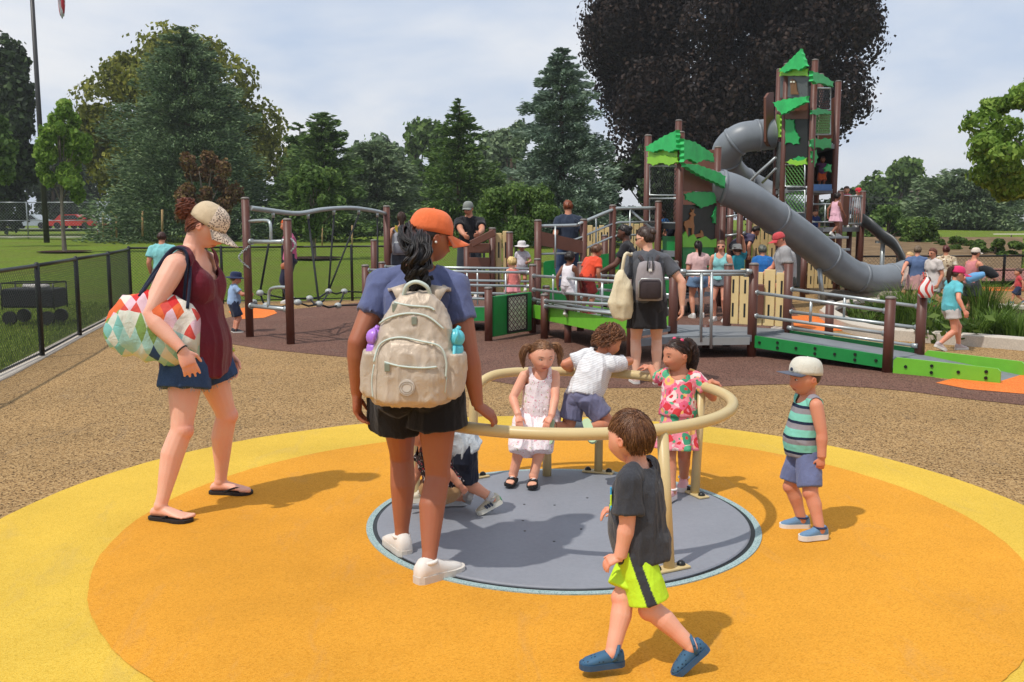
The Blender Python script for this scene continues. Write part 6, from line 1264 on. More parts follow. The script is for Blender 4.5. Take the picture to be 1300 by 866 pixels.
bn = w2.h2w(V3([0, -.60, .12])); b_ = MB(); rgb_ = np.random.default_rng(8)
for k in range(260):
    a, e = rgb_.uniform(0, 6.28), rgb_.uniform(-1.5, 1.5); pts = []
    for i in range(8): q = a + i * .55; pts.append(bn + V3(math.cos(q) * math.cos(e + .2 * i), math.sin(q) * math.cos(e), math.sin(e + .15 * i)) * rgb_.uniform(.036, .062))
    b_.tube(spline(pts, 2), .0028, 4, caps=False)
b_.ell(bn, .042); b_.build('hair_bun', h_aub, w2.root)
w2.cap(cloth((206, 184, 152), name='cream_mesh_fabric'), leopard(), tilt=-2, blen=.44, curve=.12, front_mat=leopard())
for s_ in 'LR': w2.shoe(s_, 'flipflop', [m_blackc, paint((30, 26, 26), .7, name='black_foam')])
def band(p, name, wr, el, r, w, mat, parent): d = unit(wr - el); MB().tube([wr - d * w, wr + d * w], r, 16).build(name, mat, parent)
band(w2, 'watch_strap', w2.wr['L'] - V3(0, 0, -.01), w2.el['L'], .033, .010, paint((176, 190, 60), .5), w2.root); band(w2, 'bracelet', w2.wr['R'], w2.el['R'], .0325, .003, m_blackc, w2.root)
# patterned tote
def tote():
    A, B = P(133, 418, 4.93), P(252, 420, 5.0); bg = thing('tote_bag', 'bulging tote with multicoloured diamond print under the arm of the woman in maroon', 'bag', (A + B) / 2); n, m = 30, 48; V = []; UV = []; ax = unit(B - A); L = np.linalg.norm(B - A)
    up = unit(V3(.12, 0, 1) - ax * np.dot(V3(.12, 0, 1), ax)); sd_ = np.cross(ax, up)
    for i in range(n + 1):
        f = i / n; c = A + (B - A) * f; ry = np.interp(f, [0, .06, .2, .45, .75, .93, 1], [.04, .085, .15, .185, .175, .15, .11]); rx = np.interp(f, [0, .06, .3, .7, 1], [.03, .06, .105, .11, .07]); c = c + up * np.interp(f, [0, .3, .6, 1], [-.01, .035, .01, -.025])
        for j in range(m):
            t_ = 2 * math.pi * j / m - math.pi / 2; cc, ss = math.cos(t_), math.sin(t_); p = c + sd_ * rx * math.copysign(abs(cc) ** .85, cc) + up * ry * math.copysign(abs(ss) ** .9, ss); V.append(p); UV.append((f, j / m))
    V = np.array(V); q = V - A; cN = np.repeat(np.array([V[i * m:(i + 1) * m].mean(0) for i in range(n + 1)]), m, 0); N = V - cN; N /= np.linalg.norm(N, axis=1)[:, None]
    V = V + N * ((1 - np.abs(fnoise(q, 9, 4, (1.3, 1, .6)))) ** 2 * .026 - .010 + .006 * fnoise(q, 22, 6))[:, None]
    F = [(i * m + j, i * m + (j + 1) % m, (i + 1) * m + (j + 1) % m, (i + 1) * m + j) for i in range(n) for j in range(m)] + [tuple(range(m - 1, -1, -1)), tuple(n * m + j for j in range(m))]
    UV = np.array(UV); UV[:, 1] = np.where(UV[:, 1] > .5, 1 - UV[:, 1], UV[:, 1]) * 2      # 0 at the base, 1 at the top
    t = NT('diamond_print'); s_ = t.sep(t.co('UV')); u = t.math('MULTIPLY', s_[0], 8.0); v = t.math('MULTIPLY', s_[1], 6.4); a_ = t.math('FLOOR', t.math('ADD', t.math('MULTIPLY', u, 1.0), t.math('MULTIPLY', v, .62))); b_ = t.math('FLOOR', t.math('SUBTRACT', t.math('MULTIPLY', u, 1.0), t.math('MULTIPLY', v, .62)))
    cb = t.n('ShaderNodeCombineXYZ'); t.l(a_, cb.inputs[0]); t.l(b_, cb.inputs[1]); w = t.n('ShaderNodeTexWhiteNoise', noise_dimensions='2D'); t.l(cb.outputs[0], w.inputs['Vector']); f = w.outputs['Value']
    lowc = t.ramp(f, [(0, srgb(130, 190, 182)), (.2, srgb(128, 162, 90)), (.36, srgb(206, 212, 198)), (.58, srgb(164, 208, 200)), (.82, srgb(44, 74, 120)), (.88, srgb(214, 214, 200))], 'CONSTANT'); hic = t.ramp(f, [(0, srgb(206, 44, 44)), (.18, srgb(222, 104, 56)), (.36, srgb(222, 184, 194)), (.56, srgb(222, 214, 200)), (.86, srgb(206, 76, 66))], 'CONSTANT')
    cut_ = t.math('ADD', s_[1], t.math('MULTIPLY', t.math('SUBTRACT', s_[0], .5), .25)); t.col(t.mix(t.math('GREATER_THAN', cut_, .60), lowc, hic)); t.rough(.75, 0, .3); t.bump(t.noise(20, 5, .6, None, .6), .5, .02)
    link_mesh('bag_body', V, F, t.m, bg, True, uv=UV); navy = cloth((28, 36, 58), name='navy_webbing')
    def on(f, g): i = int(f * n); j = int(g * m) % m; return V[i * m + j]
    MB().tube(spline([on(.30, .60), on(.34, .68), on(.45, .735), on(.62, .745), on(.80, .72), on(.95, .66)], 5), .007, 6).build('edge_piping', navy, bg)
    sh = w2.shd['R'] + V3(.01, .03, .07)
    for o, fa, fb, g in ((-.018, .38, .86, .55), (.02, .42, .9, .42)):
        pts = spline([on(fa, g), on(fa, g) * .4 + sh * .6 + V3(-.03, o, .0), sh + V3(-.045, o, .0), sh + V3(0, o, .022), sh + V3(.045, o + .01, -.01), on(fb, g) * .5 + sh * .5 + V3(.03, o, .0), on(fb, g)], 5); MB().tube(pts, .009, 8).build('handle', navy, bg)
    p = on(.52, .70); MB().prism([(-.03, -.05), (.035, -.06), (.045, .04), (.0, .07), (-.04, .04)], p + V3(0, -.035, .01), unit(V3(1, 0, -.3)), unit(V3(.3, 0, 1)), V3(0, 1, 0), .003).build('paper_tag', paint((222, 204, 208), .8), bg)
    
tote()
# ---- boy in neon shorts
fN = G(763, 866); rN = G(872, 856)
bn_ = Person('toddler boy in charcoal shirt and neon yellow shorts walking past the rail', .99, 62, (.465, 3.30), k=1, fem=False, w=1.05, tone=(226, 166, 138), hip=V3(.468, 3.31, .437), lean=(0, 4), head=(-12, 6, 0), vx=.0036, hscale=.97,
    legs={'R': {'to': fN + V3(.03, .03, .05), 'fd': (-.97, -.2, 0), 'pole': (-1, .1, 0)}, 'L': {'to': rN + V3(.015, -.0, .105), 'fd': (-.75, -.1, -.62), 'fu': (-.62, 0, .75), 'pole': (-1, .2, -.2)}},
    arms={'L': {'to': P(786, 722, 3.22), 'hd': (-.75, -.1, -.25), 'palm': (.3, .5, -1), 'thumb': (-.3, .6, .6), 'curl': 44, 'ppx': (1, -.3, -.5)}, 'R': {'to': P(784, 648, 3.52), 'hd': (-.9, -.1, .1), 'palm': (0, 0, -1), 'thumb': (0, -1, .2), 'curl': 50, 'ppx': (1, .3, -.6)}})
bn_.body(eyes=False); bn_.top(cloth((54, 55, 60), heather=.35, name='charcoal_jersey'), sleeve=.74, hem=-.12, ease=.009, flare=.006, neck=(.052, .03, .015), sl_r=1.24, fold=.009, belly=.002, folddir=(1, 1, .3))
t = NT('neon_shorts_fabric'); a = t.n('ShaderNodeAttribute', attribute_name='panel'); t.col(t.mix(t.sep(a.outputs['Vector'])[0], srgb(196, 236, 50), srgb(56, 58, 64))); t.rough(.7, 0, .3); t.bump(t.noise(34, 5, .65, None, .4), .35, .01); m_neon = t.m
sh_ = bn_.bottom(m_neon, leg=.86, waist=.05, ease=.004, flare=1.14, fold=.004, legr=1.06)
V = np.empty(len(sh_.data.vertices) * 3, np.float32); sh_.data.vertices.foreach_get('co', V); V = V.reshape(-1, 3) + bn_.base; q = V - bn_.pel; sx = -(q @ bn_.pr); at = np.zeros((len(V), 4)); at[:, 3] = 1
at[:, 0] = ((np.abs(q @ bn_.pf + .012 - .42 * np.minimum(q[:, 2], 0) * 1.0) < .017) & (sx > .03)); ca = sh_.data.color_attributes.new('panel', 'FLOAT_COLOR', 'POINT'); ca.data.foreach_set('color', at.astype(np.float32).ravel())
h_br = hairmat((104, 66, 42), (158, 112, 72)); bn_.hair(h_br, nape=-.30, th=.045, side=.06); bn_.strands(h_br, 1900, .34, .046, nape=-.30, side=.06, front=.22, rad=.0075, seg=7, lift=.004, sweep=(.25, 0), clip=True)
t = NT('blue_clog'); d_ = t.vor(75, 'F1', None, 'Distance', .25); t.col(t.mix(t.math('LESS_THAN', d_, .26), srgb(58, 96, 126), srgb(26, 48, 68))); t.rough(.6, 0, .3); m_clog = t.m
for s_ in 'LR': bn_.shoe(s_, 'clog', [m_clog, paint((44, 80, 112), .6, name='clog_sole'), m_clog])
_c, _u, _f, _rx, _ry, _n = bn_.sec(.62, .016, .016); gq = _c + _f * _ry * .86 - _u * _rx * .62; e1, e2_ = bn_.cf, unit(np.cross(bn_.cf, bn_.cr)); 
gm = MB(); gx = unit(bn_.cr * .86 + bn_.cf * .45); gn = np.cross(gx, V3(0, 0, 1)); gq = gq - gn * .004;
for (cx_, cz_, w_, h_, mi_) in ((0, .03, .016, .030, 1), (-.004, -.005, .014, .05, 0), (.012, -.03, .02, .016, 0), (-.01, -.03, .012, .02, 1)): gm.box(gq + gx * cx_ + V3(0, 0, 1) * cz_, (w_, .006, h_), ax=np.array([gx, gn, V3(0, 0, 1)]), bev=.002, mi=mi_)
gm.build('chest_print', [paint((206, 240, 60), .6), paint((70, 170, 220), .6)], bn_.root)
# ---- boy in the striped tank
hL, hR = G(1034, 689), G(1010, 672)
t = NT('striped_jersey'); z = t.sep(t.co())[2]; f = t.math('FRACT', t.math('ADD', t.math('MULTIPLY', t.math('ADD', z, t.math('MULTIPLY', t.noise(6, 2), .012)), 12.6), .30)); t.col(t.ramp(f, [(0, srgb(126, 196, 178)), (.36, srgb(142, 138, 144)), (.40, srgb(142, 138, 144)), (.70, srgb(34, 44, 66)), (.88, srgb(126, 196, 178))], 'CONSTANT')); t.rough(.9, 0, .2); t.bump(t.noise(34, 5), .4, .01); m_str = t.m
bh = Person('toddler boy in a striped tank top and cream cap standing on the amber disc', .955, 98, (1.53, 4.78), k=1, fem=False, w=1.0, tone=(206, 142, 112), hip=V3(1.515, 4.80, .43), lean=(0, -3), head=(4, 4, 0), vx=.0036, hscale=.95,
    legs={'L': {'to': hL + V3(.035, .02, .05), 'fd': (-.96, -.22, 0)}, 'R': {'to': hR + V3(.035, .01, .05), 'fd': (-1, .02, 0)}},
    arms={'L': {'to': P(1044, 588, 4.66), 'hd': (-.1, .0, -1), 'palm': (.2, 1, 0), 'thumb': (-1, 0, 0), 'curl': 30, 'ppx': (1, -.5, 0)}, 'R': {'to': P(1013, 540, 4.84), 'hd': (-.2, .05, 1), 'palm': (1, -.2, 0), 'thumb': (-.3, -1, 0), 'curl': 55, 'ppx': (.6, .6, -1)}})
bh.body(); bh.top(m_str, sleeve=0, hem=-.10, ease=.008, flare=.006, belly=.002, tank={'x': .092, 'd': .085}, neck=(.052, .055, .02), fold=.005)
bh.bottom(cloth((104, 112, 148), name='chambray'), leg=.84, waist=.2, ease=.004, flare=1.04, fold=.006, legr=1.04); bh.hair(hairmat((60, 40, 30)), th=.02, nape=-.18); bh.cap(cloth((206, 202, 188), heather=.1, name='cream_cap'), cloth((86, 90, 104)), tilt=9, blen=.40, flat=True, curve=.07, droop=.02, up=.03)
MB().ell(bh.h2w(V3([-.14, .49, .32])), V3(.055, .02, .055) * bh.hh, ax=bh.hax(-15), nu=14, nv=8).build('cap_emblem', paint((40, 50, 76), .6), bh.root)
pk = MB()
for sd_, sg in (('L', -1), ('R', 1)):
    pass
for s_ in 'LR': bh.shoe(s_, 'sneaker', [cloth((106, 140, 172)), paint((226, 222, 214), .6), cloth((40, 52, 86))])
# ---- girl with pigtails on the bench
m_fl1 = pat_floral('pink_floral_cotton', srgb(238, 226, 228), [srgb(222, 150, 166), srgb(230, 176, 190), srgb(240, 226, 226), srgb(206, 136, 150), srgb(190, 196, 160)], 42, .26)
pg = Person('small girl with pigtails in a pale pink floral sundress sitting on the bench', 1.02, 186, (.17, 5.62), k=1, fem=True, w=.93, tone=(226, 168, 140), hip=(.165, 5.76, .405), lean=(0, 8), head=(12, 14, 0), vx=.0038, z0=.022, hscale=.93,
    legs={'R': {'to': V3(.008, 5.60, .085), 'fd': (-.25, -1, 0), 'pole': (-.1, -1, .6)}, 'L': {'to': V3(.13, 5.56, .085), 'fd': (-.1, -1, 0), 'pole': (.1, -1, .6)}},
    arms={'R': {'to': P(658, 527, 5.58), 'hd': (.1, -.6, -.7), 'palm': (0, .3, -1), 'thumb': (1, 0, 0), 'curl': 18, 'pole': (-1, .6, 0)}, 'L': {'to': P(700, 529, 5.56), 'hd': (-.5, -.4, -.7), 'palm': (0, .3, -1), 'thumb': (-1, -.3, 0), 'curl': 18, 'pole': (1, .6, 0)}})
pg.body(); pg.top(m_fl1, sleeve=0, hem=.1, ease=.012, flare=.012, tank={'x': .070, 'd': .085}, neck=(.048, .055, .045), fold=.006, folddir=(1, 1, .3))
mb = MB(); up2 = V3(0, 0, .012)
for s_ in 'LR':
    e = pg.kn[s_] + V3(0, -.012, .004); h0 = pg.hp[s_]; mb.tube([h0 + V3(0, .02, 0), (h0 + e) / 2 + up2, e + up2 * .6, e + V3(0, -.022, -.045)], [.095, .085, .068, .062], 18); mb.ell(e, .066)
mb.tube([pg.pel, (pg.kn['L'] + pg.kn['R']) / 2 + V3(0, 0, -.015), (pg.kn['L'] + pg.kn['R']) / 2 + V3(0, -.03, -.06)], [.10, .075, .06], 16); mb.rings([pg.sec(t_, .02, .02) for t_ in (-.1, .1, .3)], 24); pg.garment('skirt', mb, m_fl1, 6, .010, 14, folddir=(1.6, .5, .5))
h_sand = hairmat((122, 82, 52), (178, 134, 92)); pg.hair(h_sand, nape=-.22, th=.02, front=.31); pg.strands(h_sand, 1000, .5, .022, rad=.007, whorl=(0, .36, .30), front=.31, seg=7, lift=.005)
for sg in (-1, 1):
    a = pg.h2w(V3([sg * .34, -.12, .22])); pg.tail(h_sand, [a, a + pg.hr * sg * .035 + V3(0, 0, .005), a + pg.hr * sg * .058 - V3(0, 0, .05), a + pg.hr * sg * .05 - V3(0, 0, .12)], .024, 110, .003, 2.0, .0022, name='pigtail', seed=5 + sg)
    MB().tube([a - pg.hr * sg * .003, a + pg.hr * sg * .012], .013, 10).build('hair_tie', paint((200, 220, 210), .5), pg.root)
for s_ in 'LR':
    pg.shoe(s_, 'slide', [paint((26, 26, 28), .6, .05, name='black_foam'), paint((24, 24, 26), .7)]); c, fd, fu, fs, L = pg.sole(s_)
    for q in [0]:
        tk = [c + fd * .34 * L + fs * (-.10 + .05 * i) * L + fu * (.010 + .172 * L + (.008 if i in (0,) else 0) - .0065 * (i - 1.5) ** 2 * .4 + .004) - fd * (.02 if i == 1 else 0) * L for i in range(5)]; MB().tube(tk, [.001, .004, .0035, .0025, .0012], 5).build('white_tick', paint((230, 230, 230), .5), pg.root)
pg.body_feet = None
# bare toes for sandals
for s_ in 'LR':
    mb = MB(); pg.foot_mesh(mb, s_); V, F = vox(mb, .0035, 3); link_mesh('foot', V, F, skin(pg.tone), pg.root, True, attrs={'tone': np.tile([0, 0, 0, 1.0], (len(V), 1))})
# ---- curly boy kneeling over the rail
cb = Person('curly-haired small boy in a white shirt kneeling on the bench and leaning over the rail', .97, -28, (.45, 5.72), k=1, fem=False, w=1.02, tone=(200, 136, 104), z0=.34, hip=(.43, 5.73, .535), tdir=(.14, .09, .285), twist=-8, head=(-30, 22, 0), vx=.0038, hscale=.95,
    legs={'L': {'to': (.235, 5.60, .385), 'fd': (-.1, -.25, -.9), 'fu': (.3, 1, -.2), 'pole': (.2, .5, -1)}, 'R': {'to': (.46, 5.575, .375), 'fd': (.25, -.6, -.7), 'fu': (.2, 1, -.6), 'pole': (1, .5, -.5)}},
    arms={'R': {'to': P(776, 463, 5.80), 'hd': (.7, .35, -.2), 'palm': (0, .2, -1), 'thumb': (-.3, 1, 0), 'curl': 34, 'ppx': (1, -.8, .35)}, 'L': {'to': P(726, 470, 5.93), 'hd': (.7, .3, -.1), 'palm': (0, .2, -1), 'thumb': (0, -1, 0), 'curl': 30, 'ppx': (-1, -.5, -.1)}})
cb.body(); t = NT('white_ribbed_jersey'); c = srgb(222, 222, 224); w = t.n('ShaderNodeTexWave', wave_type='BANDS', bands_direction='Z'); w.inputs['Scale'].default_value = 26; w.inputs['Distortion'].default_value = 2.5; t.l(t.mapped((1, 1, 1), rot=(0, .35, 0)), w.inputs['Vector']); t.col(t.ramp(w.outputs['Fac'], [(.86, c), (.95, dk(c, .70))])); t.rough(.9, 0, .2); t.bump(t.noise(34, 5), .4, .012)
cb.top(t.m, sleeve=.62, hem=.02, ease=.018, neck=(.045, .03, .015), fold=.009, sl_r=1.18); cb.bottom(cloth((112, 112, 140), name='grey_blue_jersey'), leg=.62, waist=.22, ease=.010, flare=1.05, fold=.008)
h_cur = hairmat((104, 64, 40), (168, 116, 76)); cb.hair(h_cur, nape=-.22, th=.07, front=.22, lump=.03); cb.strands(h_cur, 620, .42, .06, rad=.012, nape=-.26, side=.0, front=.2, curl=.045, seg=9, lift=.0)
for s_ in 'LR': cb.shoe(s_, 'sneaker', [paint((206, 214, 190), .6), paint((176, 200, 160), .7, name='pale_green_sole'), paint((40, 42, 46), .6)])
# ---- girl in the tropical dress
m_fl2 = pat_floral('tropical_cotton', srgb(236, 140, 156), [srgb(206, 60, 66), srgb(90, 176, 136), srgb(238, 186, 110), srgb(226, 100, 130), srgb(236, 210, 206), srgb(70, 150, 116)], 17, .50, 3)
fg = Person('girl in a bright tropical print dress leaning back with both hands on the rail', .985, 158, (.965, 5.42), k=1, fem=True, w=.95, tone=(200, 138, 108), z0=.022, lean=(0, -6), head=(-46, 4, 0), vx=.0038, hip=(.965, 5.40, .45), hscale=.95,
    legs={'R': {'to': G(852, 636, .022) + V3(0, .0, .05), 'fd': (-.6, -.8, 0)}, 'L': {'to': G(868, 619, .022) + V3(0, 0, .05), 'fd': (-.3, -1, 0)}},
    arms={'R': {'to': P(826, 466, 5.70), 'hd': (-.9, .35, .05), 'palm': (0, .3, -1), 'thumb': (0, -1, 0), 'curl': 20, 'ppx': (0, .5, -1)}, 'L': {'to': P(903, 484, 5.32), 'hd': (.8, -.15, -.25), 'palm': (.2, .0, -1), 'thumb': (0, 1, 0), 'curl': 30, 'ppx': (.2, .6, -1)}})
fg.body(closed=True); fg.top(m_fl2, sleeve=.5, hem=.14, ease=.014, flare=.008, neck=(.055, .06, .03), fold=.006, sl_r=1.3); fg.skirt(m_fl2, .18, .205, .012, .030, 8, .008, sway=.03)
h_dk = hairmat((44, 28, 22), (96, 62, 44)); fg.hair(h_dk, nape=-.24, th=.025, front=.27); fg.strands(h_dk, 700, .5, .024, rad=.008, whorl=(0, .32, .34), front=.27, seg=7, lift=.004)
a = fg.h2w(V3([.04, -.44, .24])); fg.tail(h_dk, [fg.h2w(V3([0, -.36, .26])), a, a - fg.hf * .03 - V3(0, 0, .05), a - fg.hf * .03 - V3(0, 0, .12), a - fg.hf * .02 - V3(0, 0, .19)], .040, 260, .009, 4.5, .0026)
for q in ((.02, .05, .51), (.16, -.25, .42), (-.16, -.1, .46)): MB().ell(fg.h2w(V3(q)), .013, nu=10, nv=8).build('hair_bobble', paint((214, 60, 100), .4), fg.root)
for s_ in 'LR': fg.shoe(s_, 'sneaker', [paint((232, 176, 180), .6), paint((226, 214, 210), .7), paint((238, 232, 228), .6)])
# ---- two small boys mostly hidden by the woman
k1 = Person('small boy in a grey shirt and navy shorts pushing off behind the woman', .93, 96, (-.25, 5.0), k=1, fem=False, tone=(222, 160, 130), z0=.022, hip=(-.265, 4.98, .40), lean=(0, 34), head=(0, 10, 0), vx=.0042,
    legs={'L': {'to': G(630, 655, .022) + V3(-.02, .04, .085), 'fd': (-.92, -.25, -.42), 'pole': (-1, 0, .1)}, 'R': {'to': (-.52, 5.12, .072), 'fd': (-1, 0, 0)}}, arms={'L': {'to': (-.62, 4.90, .50)}, 'R': {'to': (-.60, 5.12, .52)}})
k1.body(); k1.top(cloth((176, 184, 190), heather=.4, name='grey_marl'), sleeve=.6, hem=-.1, ease=.022, fold=.010, sl_r=1.4); k1.bottom(cloth((26, 32, 50), name='navy_jersey'), leg=.85, waist=.2, ease=.014, flare=1.2, fold=.008); k1.hair(hairmat((120, 84, 56)))
m_sb = paint((196, 188, 166), .6, name='beige_mesh')
for s_ in 'LR': k1.shoe(s_, 'sneaker', [m_sb, paint((226, 222, 206), .6), paint((200, 196, 180), .6)], cloth((214, 210, 208)))
c, fd, fu, fs, L = k1.sole('L'); st = MB()
for i in range(3): y = .12 + i * .11; st.beam(c + fd * y * L - fs * -.158 * L * -1 + fu * .12 * L - fs * .012, c + fd * (y + .06) * L - fs * .150 * L + fu * .26 * L - fs * .008, .012, .006, up=tuple(fs))
st.build('shoe_stripe', paint((40, 48, 66), .6), k1.root); MB().ell(c - fd * .25 * L + fu * .15 * L, V3(.12, .05, .13) * L, ax=np.array([fs, fd, fu]), nu=14, nv=8).build('heel_patch', paint((40, 160, 96), .5), k1.root)
k2 = Person('toddler in khaki shorts kneeling on the deck behind the woman', .86, 100, (-.36, 4.90), k=1, fem=False, tone=(216, 156, 126), z0=.022, hip=(-.34, 4.92, .20), lean=(0, 30), head=(0, 0, 0), vx=.0045,
    legs={'L': {'to': G(592, 650, .022) + V3(-.01, .05, .065), 'fd': (.1, -.7, .5), 'fu': (-.9, 0, .4), 'pole': (-1, -.6, .4)}, 'R': {'to': (-.36, 5.15, .07), 'fd': (1, .2, 0), 'pole': (-1, 0, .2)}}, arms={'L': {'to': P(590, 622, 4.86), 'ppx': (1, -.3, 0)}, 'R': {'to': (-.58, 5.0, .10)}})
k2.body(); k2.top(pat_floral('black_print_jersey', srgb(40, 34, 38), [srgb(220, 214, 214), srgb(180, 50, 70), srgb(40, 34, 38)], 40, .3), sleeve=.6, hem=-.05, ease=.018, fold=.008); k2.bottom(cloth((168, 132, 92), name='khaki'), leg=.8, waist=.2, ease=.012, flare=1.2, fold=.008); k2.hair(hairmat((120, 90, 60)))
for s_ in 'LR': k2.shoe(s_, 'sneaker', [paint((180, 182, 184), .6), paint((196, 198, 198), .7), paint((210, 210, 210), .6)])
# ================================================================ people further away
WH = (226, 224, 220)
def bgp(label, px, Y, H, yaw, z0=0.0, k=0.0, fem=True, w=1.0, tone=(206, 150, 122), top=None, top_o=None, bot=None, skirt=None, hair=(70, 48, 34), hairk='short', cap=None, capkw=None, hat=None, shades=False, shoe=(210, 205, 200), pose='stand', arms=None, legs=None, lean=(0, 3), head=(0, 6, 0), twist=0, tank=False, group=None, vx=None, closed=False, hip=None, shoek='sneaker'):
    X = P(px, YH, Y)[0]; hz_ = None; fw = yawv(yaw); rt = V3(fw[1], -fw[0], 0)
    vx = vx or (.010 if k > .3 else .0125)
    base = V3(X, Y, z0); K = lambda a, b: (a * (1 - k) + b * k) * H
    if pose == 'walk':
        st = .14 * H; lf = base - rt * .045 * H + fw * st + V3(0, 0, K(.042, .045)); rb = base + rt * .045 * H - fw * st * 1.05 + V3(0, 0, K(.042, .045) + .035 * H)
        legs = {'L': {'to': lf, 'fd': fw}, 'R': {'to': rb, 'fd': unit(fw - V3(0, 0, .45))}}; hip = base + V3(0, 0, K(.495, .42)); arms = arms or {'L': {'loc': (.04, -.10, -.29)}, 'R': {'loc': (.04, .14, -.27)}}
    p = Person(label, H, yaw, (X, Y), k=k, fem=fem, w=w, tone=tone, z0=z0, lean=lean, twist=twist, head=head, vx=vx, arms=arms, legs=legs, group=group, hip=hip)
    p.body(eyes=False, closed=closed)
    tk = {'tank': {'x': .080, 'd': .10}, 'neck': (.052, .06, .02)} if tank else {}
    if top: p.top(top if not isinstance(top, tuple) else cloth(top), **dict(dict(sleeve=0 if tank else .6, hem=-.02, ease=.012, fold=.007), **dict(tk, **(top_o or {}))))
    if bot: m, l = bot; p.bottom(cloth(m) if isinstance(m, tuple) else m, leg=l, waist=.22, ease=.010, flare=1.15 if l < 1 else 1, fold=.006)
    if skirt: m, l, r1 = skirt; p.skirt(cloth(m) if isinstance(m, tuple) else m, .30, l, .010, r1, 7, .008)
    hm = hairmat(hair); p.hair(hm, th=.075 if not cap else .03, nape=-.30 if hairk != 'short' else -.24, lump=.03)
    if not cap and not hat: p.strands(hm, 190, .34, .07, nape=-.26, rad=.02, seg=5, lift=.01, side=.04)
    if hairk == 'tail': a = p.h2w(V3([0, -.42, .22])); p.tail(hm, [p.h2w(V3([0, -.3, .26])), a - p.hf * .03, a - p.hf * .05 - V3(0, 0, .10) * H, a - p.hf * .03 - V3(0, 0, .19) * H], .030 * H, 50, 0, 3, .004)
    if hairk == 'bun': MB().ell(p.h2w(V3([0, -.46, .26])), .17 * p.hh, nu=12, nv=8).build('hair_bun', hm, p.root)
    if hairk == 'long': a = p.h2w(V3([0, -.34, -.05])); p.tail(hm, [p.h2w(V3([0, -.25, .2])), a, a - V3(0, 0, .07) * H, a - V3(0, 0, .14) * H], .055 * H, 60, 0, 3, .005)
    if cap: p.cap(cloth(cap), **(capkw or {}))
    if hat: p.sunhat(cloth(hat))
    if shades: p.glasses(paint((22, 22, 24), .2, .05, name='dark_lens'))
    for s_ in 'LR': p.shoe(s_, shoek, [paint(shoe, .6, name='shoe_fabric'), paint((215, 212, 205), .6, name='shoe_sole'), paint(shoe, .6)])
    return p
def fromsh(x, y, Y): return {'to': P(x, y, Y)}
m_patt = pat_floral('grey_print_fabric', srgb(190, 190, 186), [srgb(60, 60, 64), srgb(120, 120, 120), srgb(220, 218, 212)], 14, .36)
# backpack woman and what she carries
bw = bgp('woman in a grey tee and black skirt wearing a grey backpack by the walkway', 824, 9.36, 1.585, -4, w=1.04, tone=(224, 176, 150), top=(84, 86, 92), top_o={'sleeve': .62, 'hem': .0, 'ease': .014}, hair=(58, 42, 34), hairk='bun', head=(62, 8, 0), shades=True, shoe=(222, 196, 188), shoek='sandal_', skirt=((38, 36, 38), .255, .012),
    arms={'R': {'to': P(866, 388, 9.3), 'ppx': (1, -.4, 0)}, 'L': {'loc': (.06, .10, -.26)}}, vx=.008)
bw.bottom(cloth((38, 36, 38)), leg=.3, waist=.25, ease=.006)
def smallpack(label, c, up, rt, s, cmain, cpocket, trim=True):
    bp = thing('backpack', label, 'backpack', c); c = V3(c); bk = np.cross(rt, up); mb = MB(); mb.rings([(c + up * z * s, rt, bk, rx * s, ry * s, 3.2) for z, rx, ry in ((-.22, .10, .05), (-.21, .14, .08), (0, .145, .09), (.12, .13, .085), (.18, .11, .06), (.20, .06, .03))], 24)
    mb.build('bag_body', cloth(cmain), bp); pk = MB(); pk.rings([(c + up * z * s + bk * .085 * s, rt, bk, rx * s, ry * s, 3.0) for z, rx, ry in ((-.20, .09, .02), (-.18, .12, .04), (-.04, .12, .045), (.0, .105, .03))], 20); pk.build('front_pocket', cloth(cpocket), bp)
    z = MB(); z.tube([c + rt * x * s + up * zz * s + bk * .132 * s for x, zz in ((-.118, -.18), (-.118, -.02), (-.09, .015), (.09, .015), (.118, -.02), (.118, -.18))], .0045, 5); z.build('zip', m_rail, bp)
    for sg in (-1, 1): MB().tube(spline([c + rt * sg * .05 * s + up * .17 * s, c + rt * sg * .085 * s + up * .23 * s - bk * .03, c + rt * sg * .10 * s + up * .245 * s - bk * .12, c + rt * sg * .11 * s + up * .14 * s - bk * .19], 4), .016 * s + .004, 6).build('shoulder_strap', cloth(cpocket), bp)
    for sg in (-1, 1): MB().tube(spline([c + rt * sg * .03 * s + up * .10 * s + bk * .09 * s, c + rt * sg * .025 * s + up * .19 * s + bk * .10 * s, c + rt * sg * .02 * s + up * .24 * s + bk * .06 * s], 3), .007, 6).build('grab_handle', m_dark, bp)
    return bp
up_ = bw.dir; bpack_ = smallpack('boxy grey and black backpack worn by the woman in the black skirt', bw.neck - up_ * .26 - bw.cf * .19 + bw.cr * 0.0, up_, bw.cr, .92, (150, 142, 144), (62, 52, 54))
q_ = bw.neck - bw.dir * .165 - bw.cf * .282; MB().box(q_, (.030, .004, .026), ax=np.array([bw.cr, bw.cf, bw.dir]), bev=.001).build('woven_label', paint((224, 222, 216), .6), bpack_)
tq = P(789, 378, 9.25); tt = thing('tote_bag', 'limp cream tote bag hanging from the shoulder of the backpack woman', 'bag', tq); mb = MB(); mb.rings([(tq + V3(0, 0, z) + V3(.012 * math.sin(z * 20), 0, 0), V3(1, 0, 0), V3(0, 1, 0), rx, ry, 2.2) for z, rx, ry in ((-.225, .03, .02), (-.20, .085, .05), (-.05, .125, .07), (.10, .10, .06), (.22, .055, .035), (.27, .02, .015))], 24)
V, F = vox(mb, .012, 3); N = vnormals(V, F); V = V + N * ((1 - np.abs(fnoise(V, 9, 2, (1.5, 1, .5)))) ** 2 * .015)[:, None]; link_mesh('bag_body', V, F, cloth((222, 208, 176), name='cream_canvas'), tt, True)
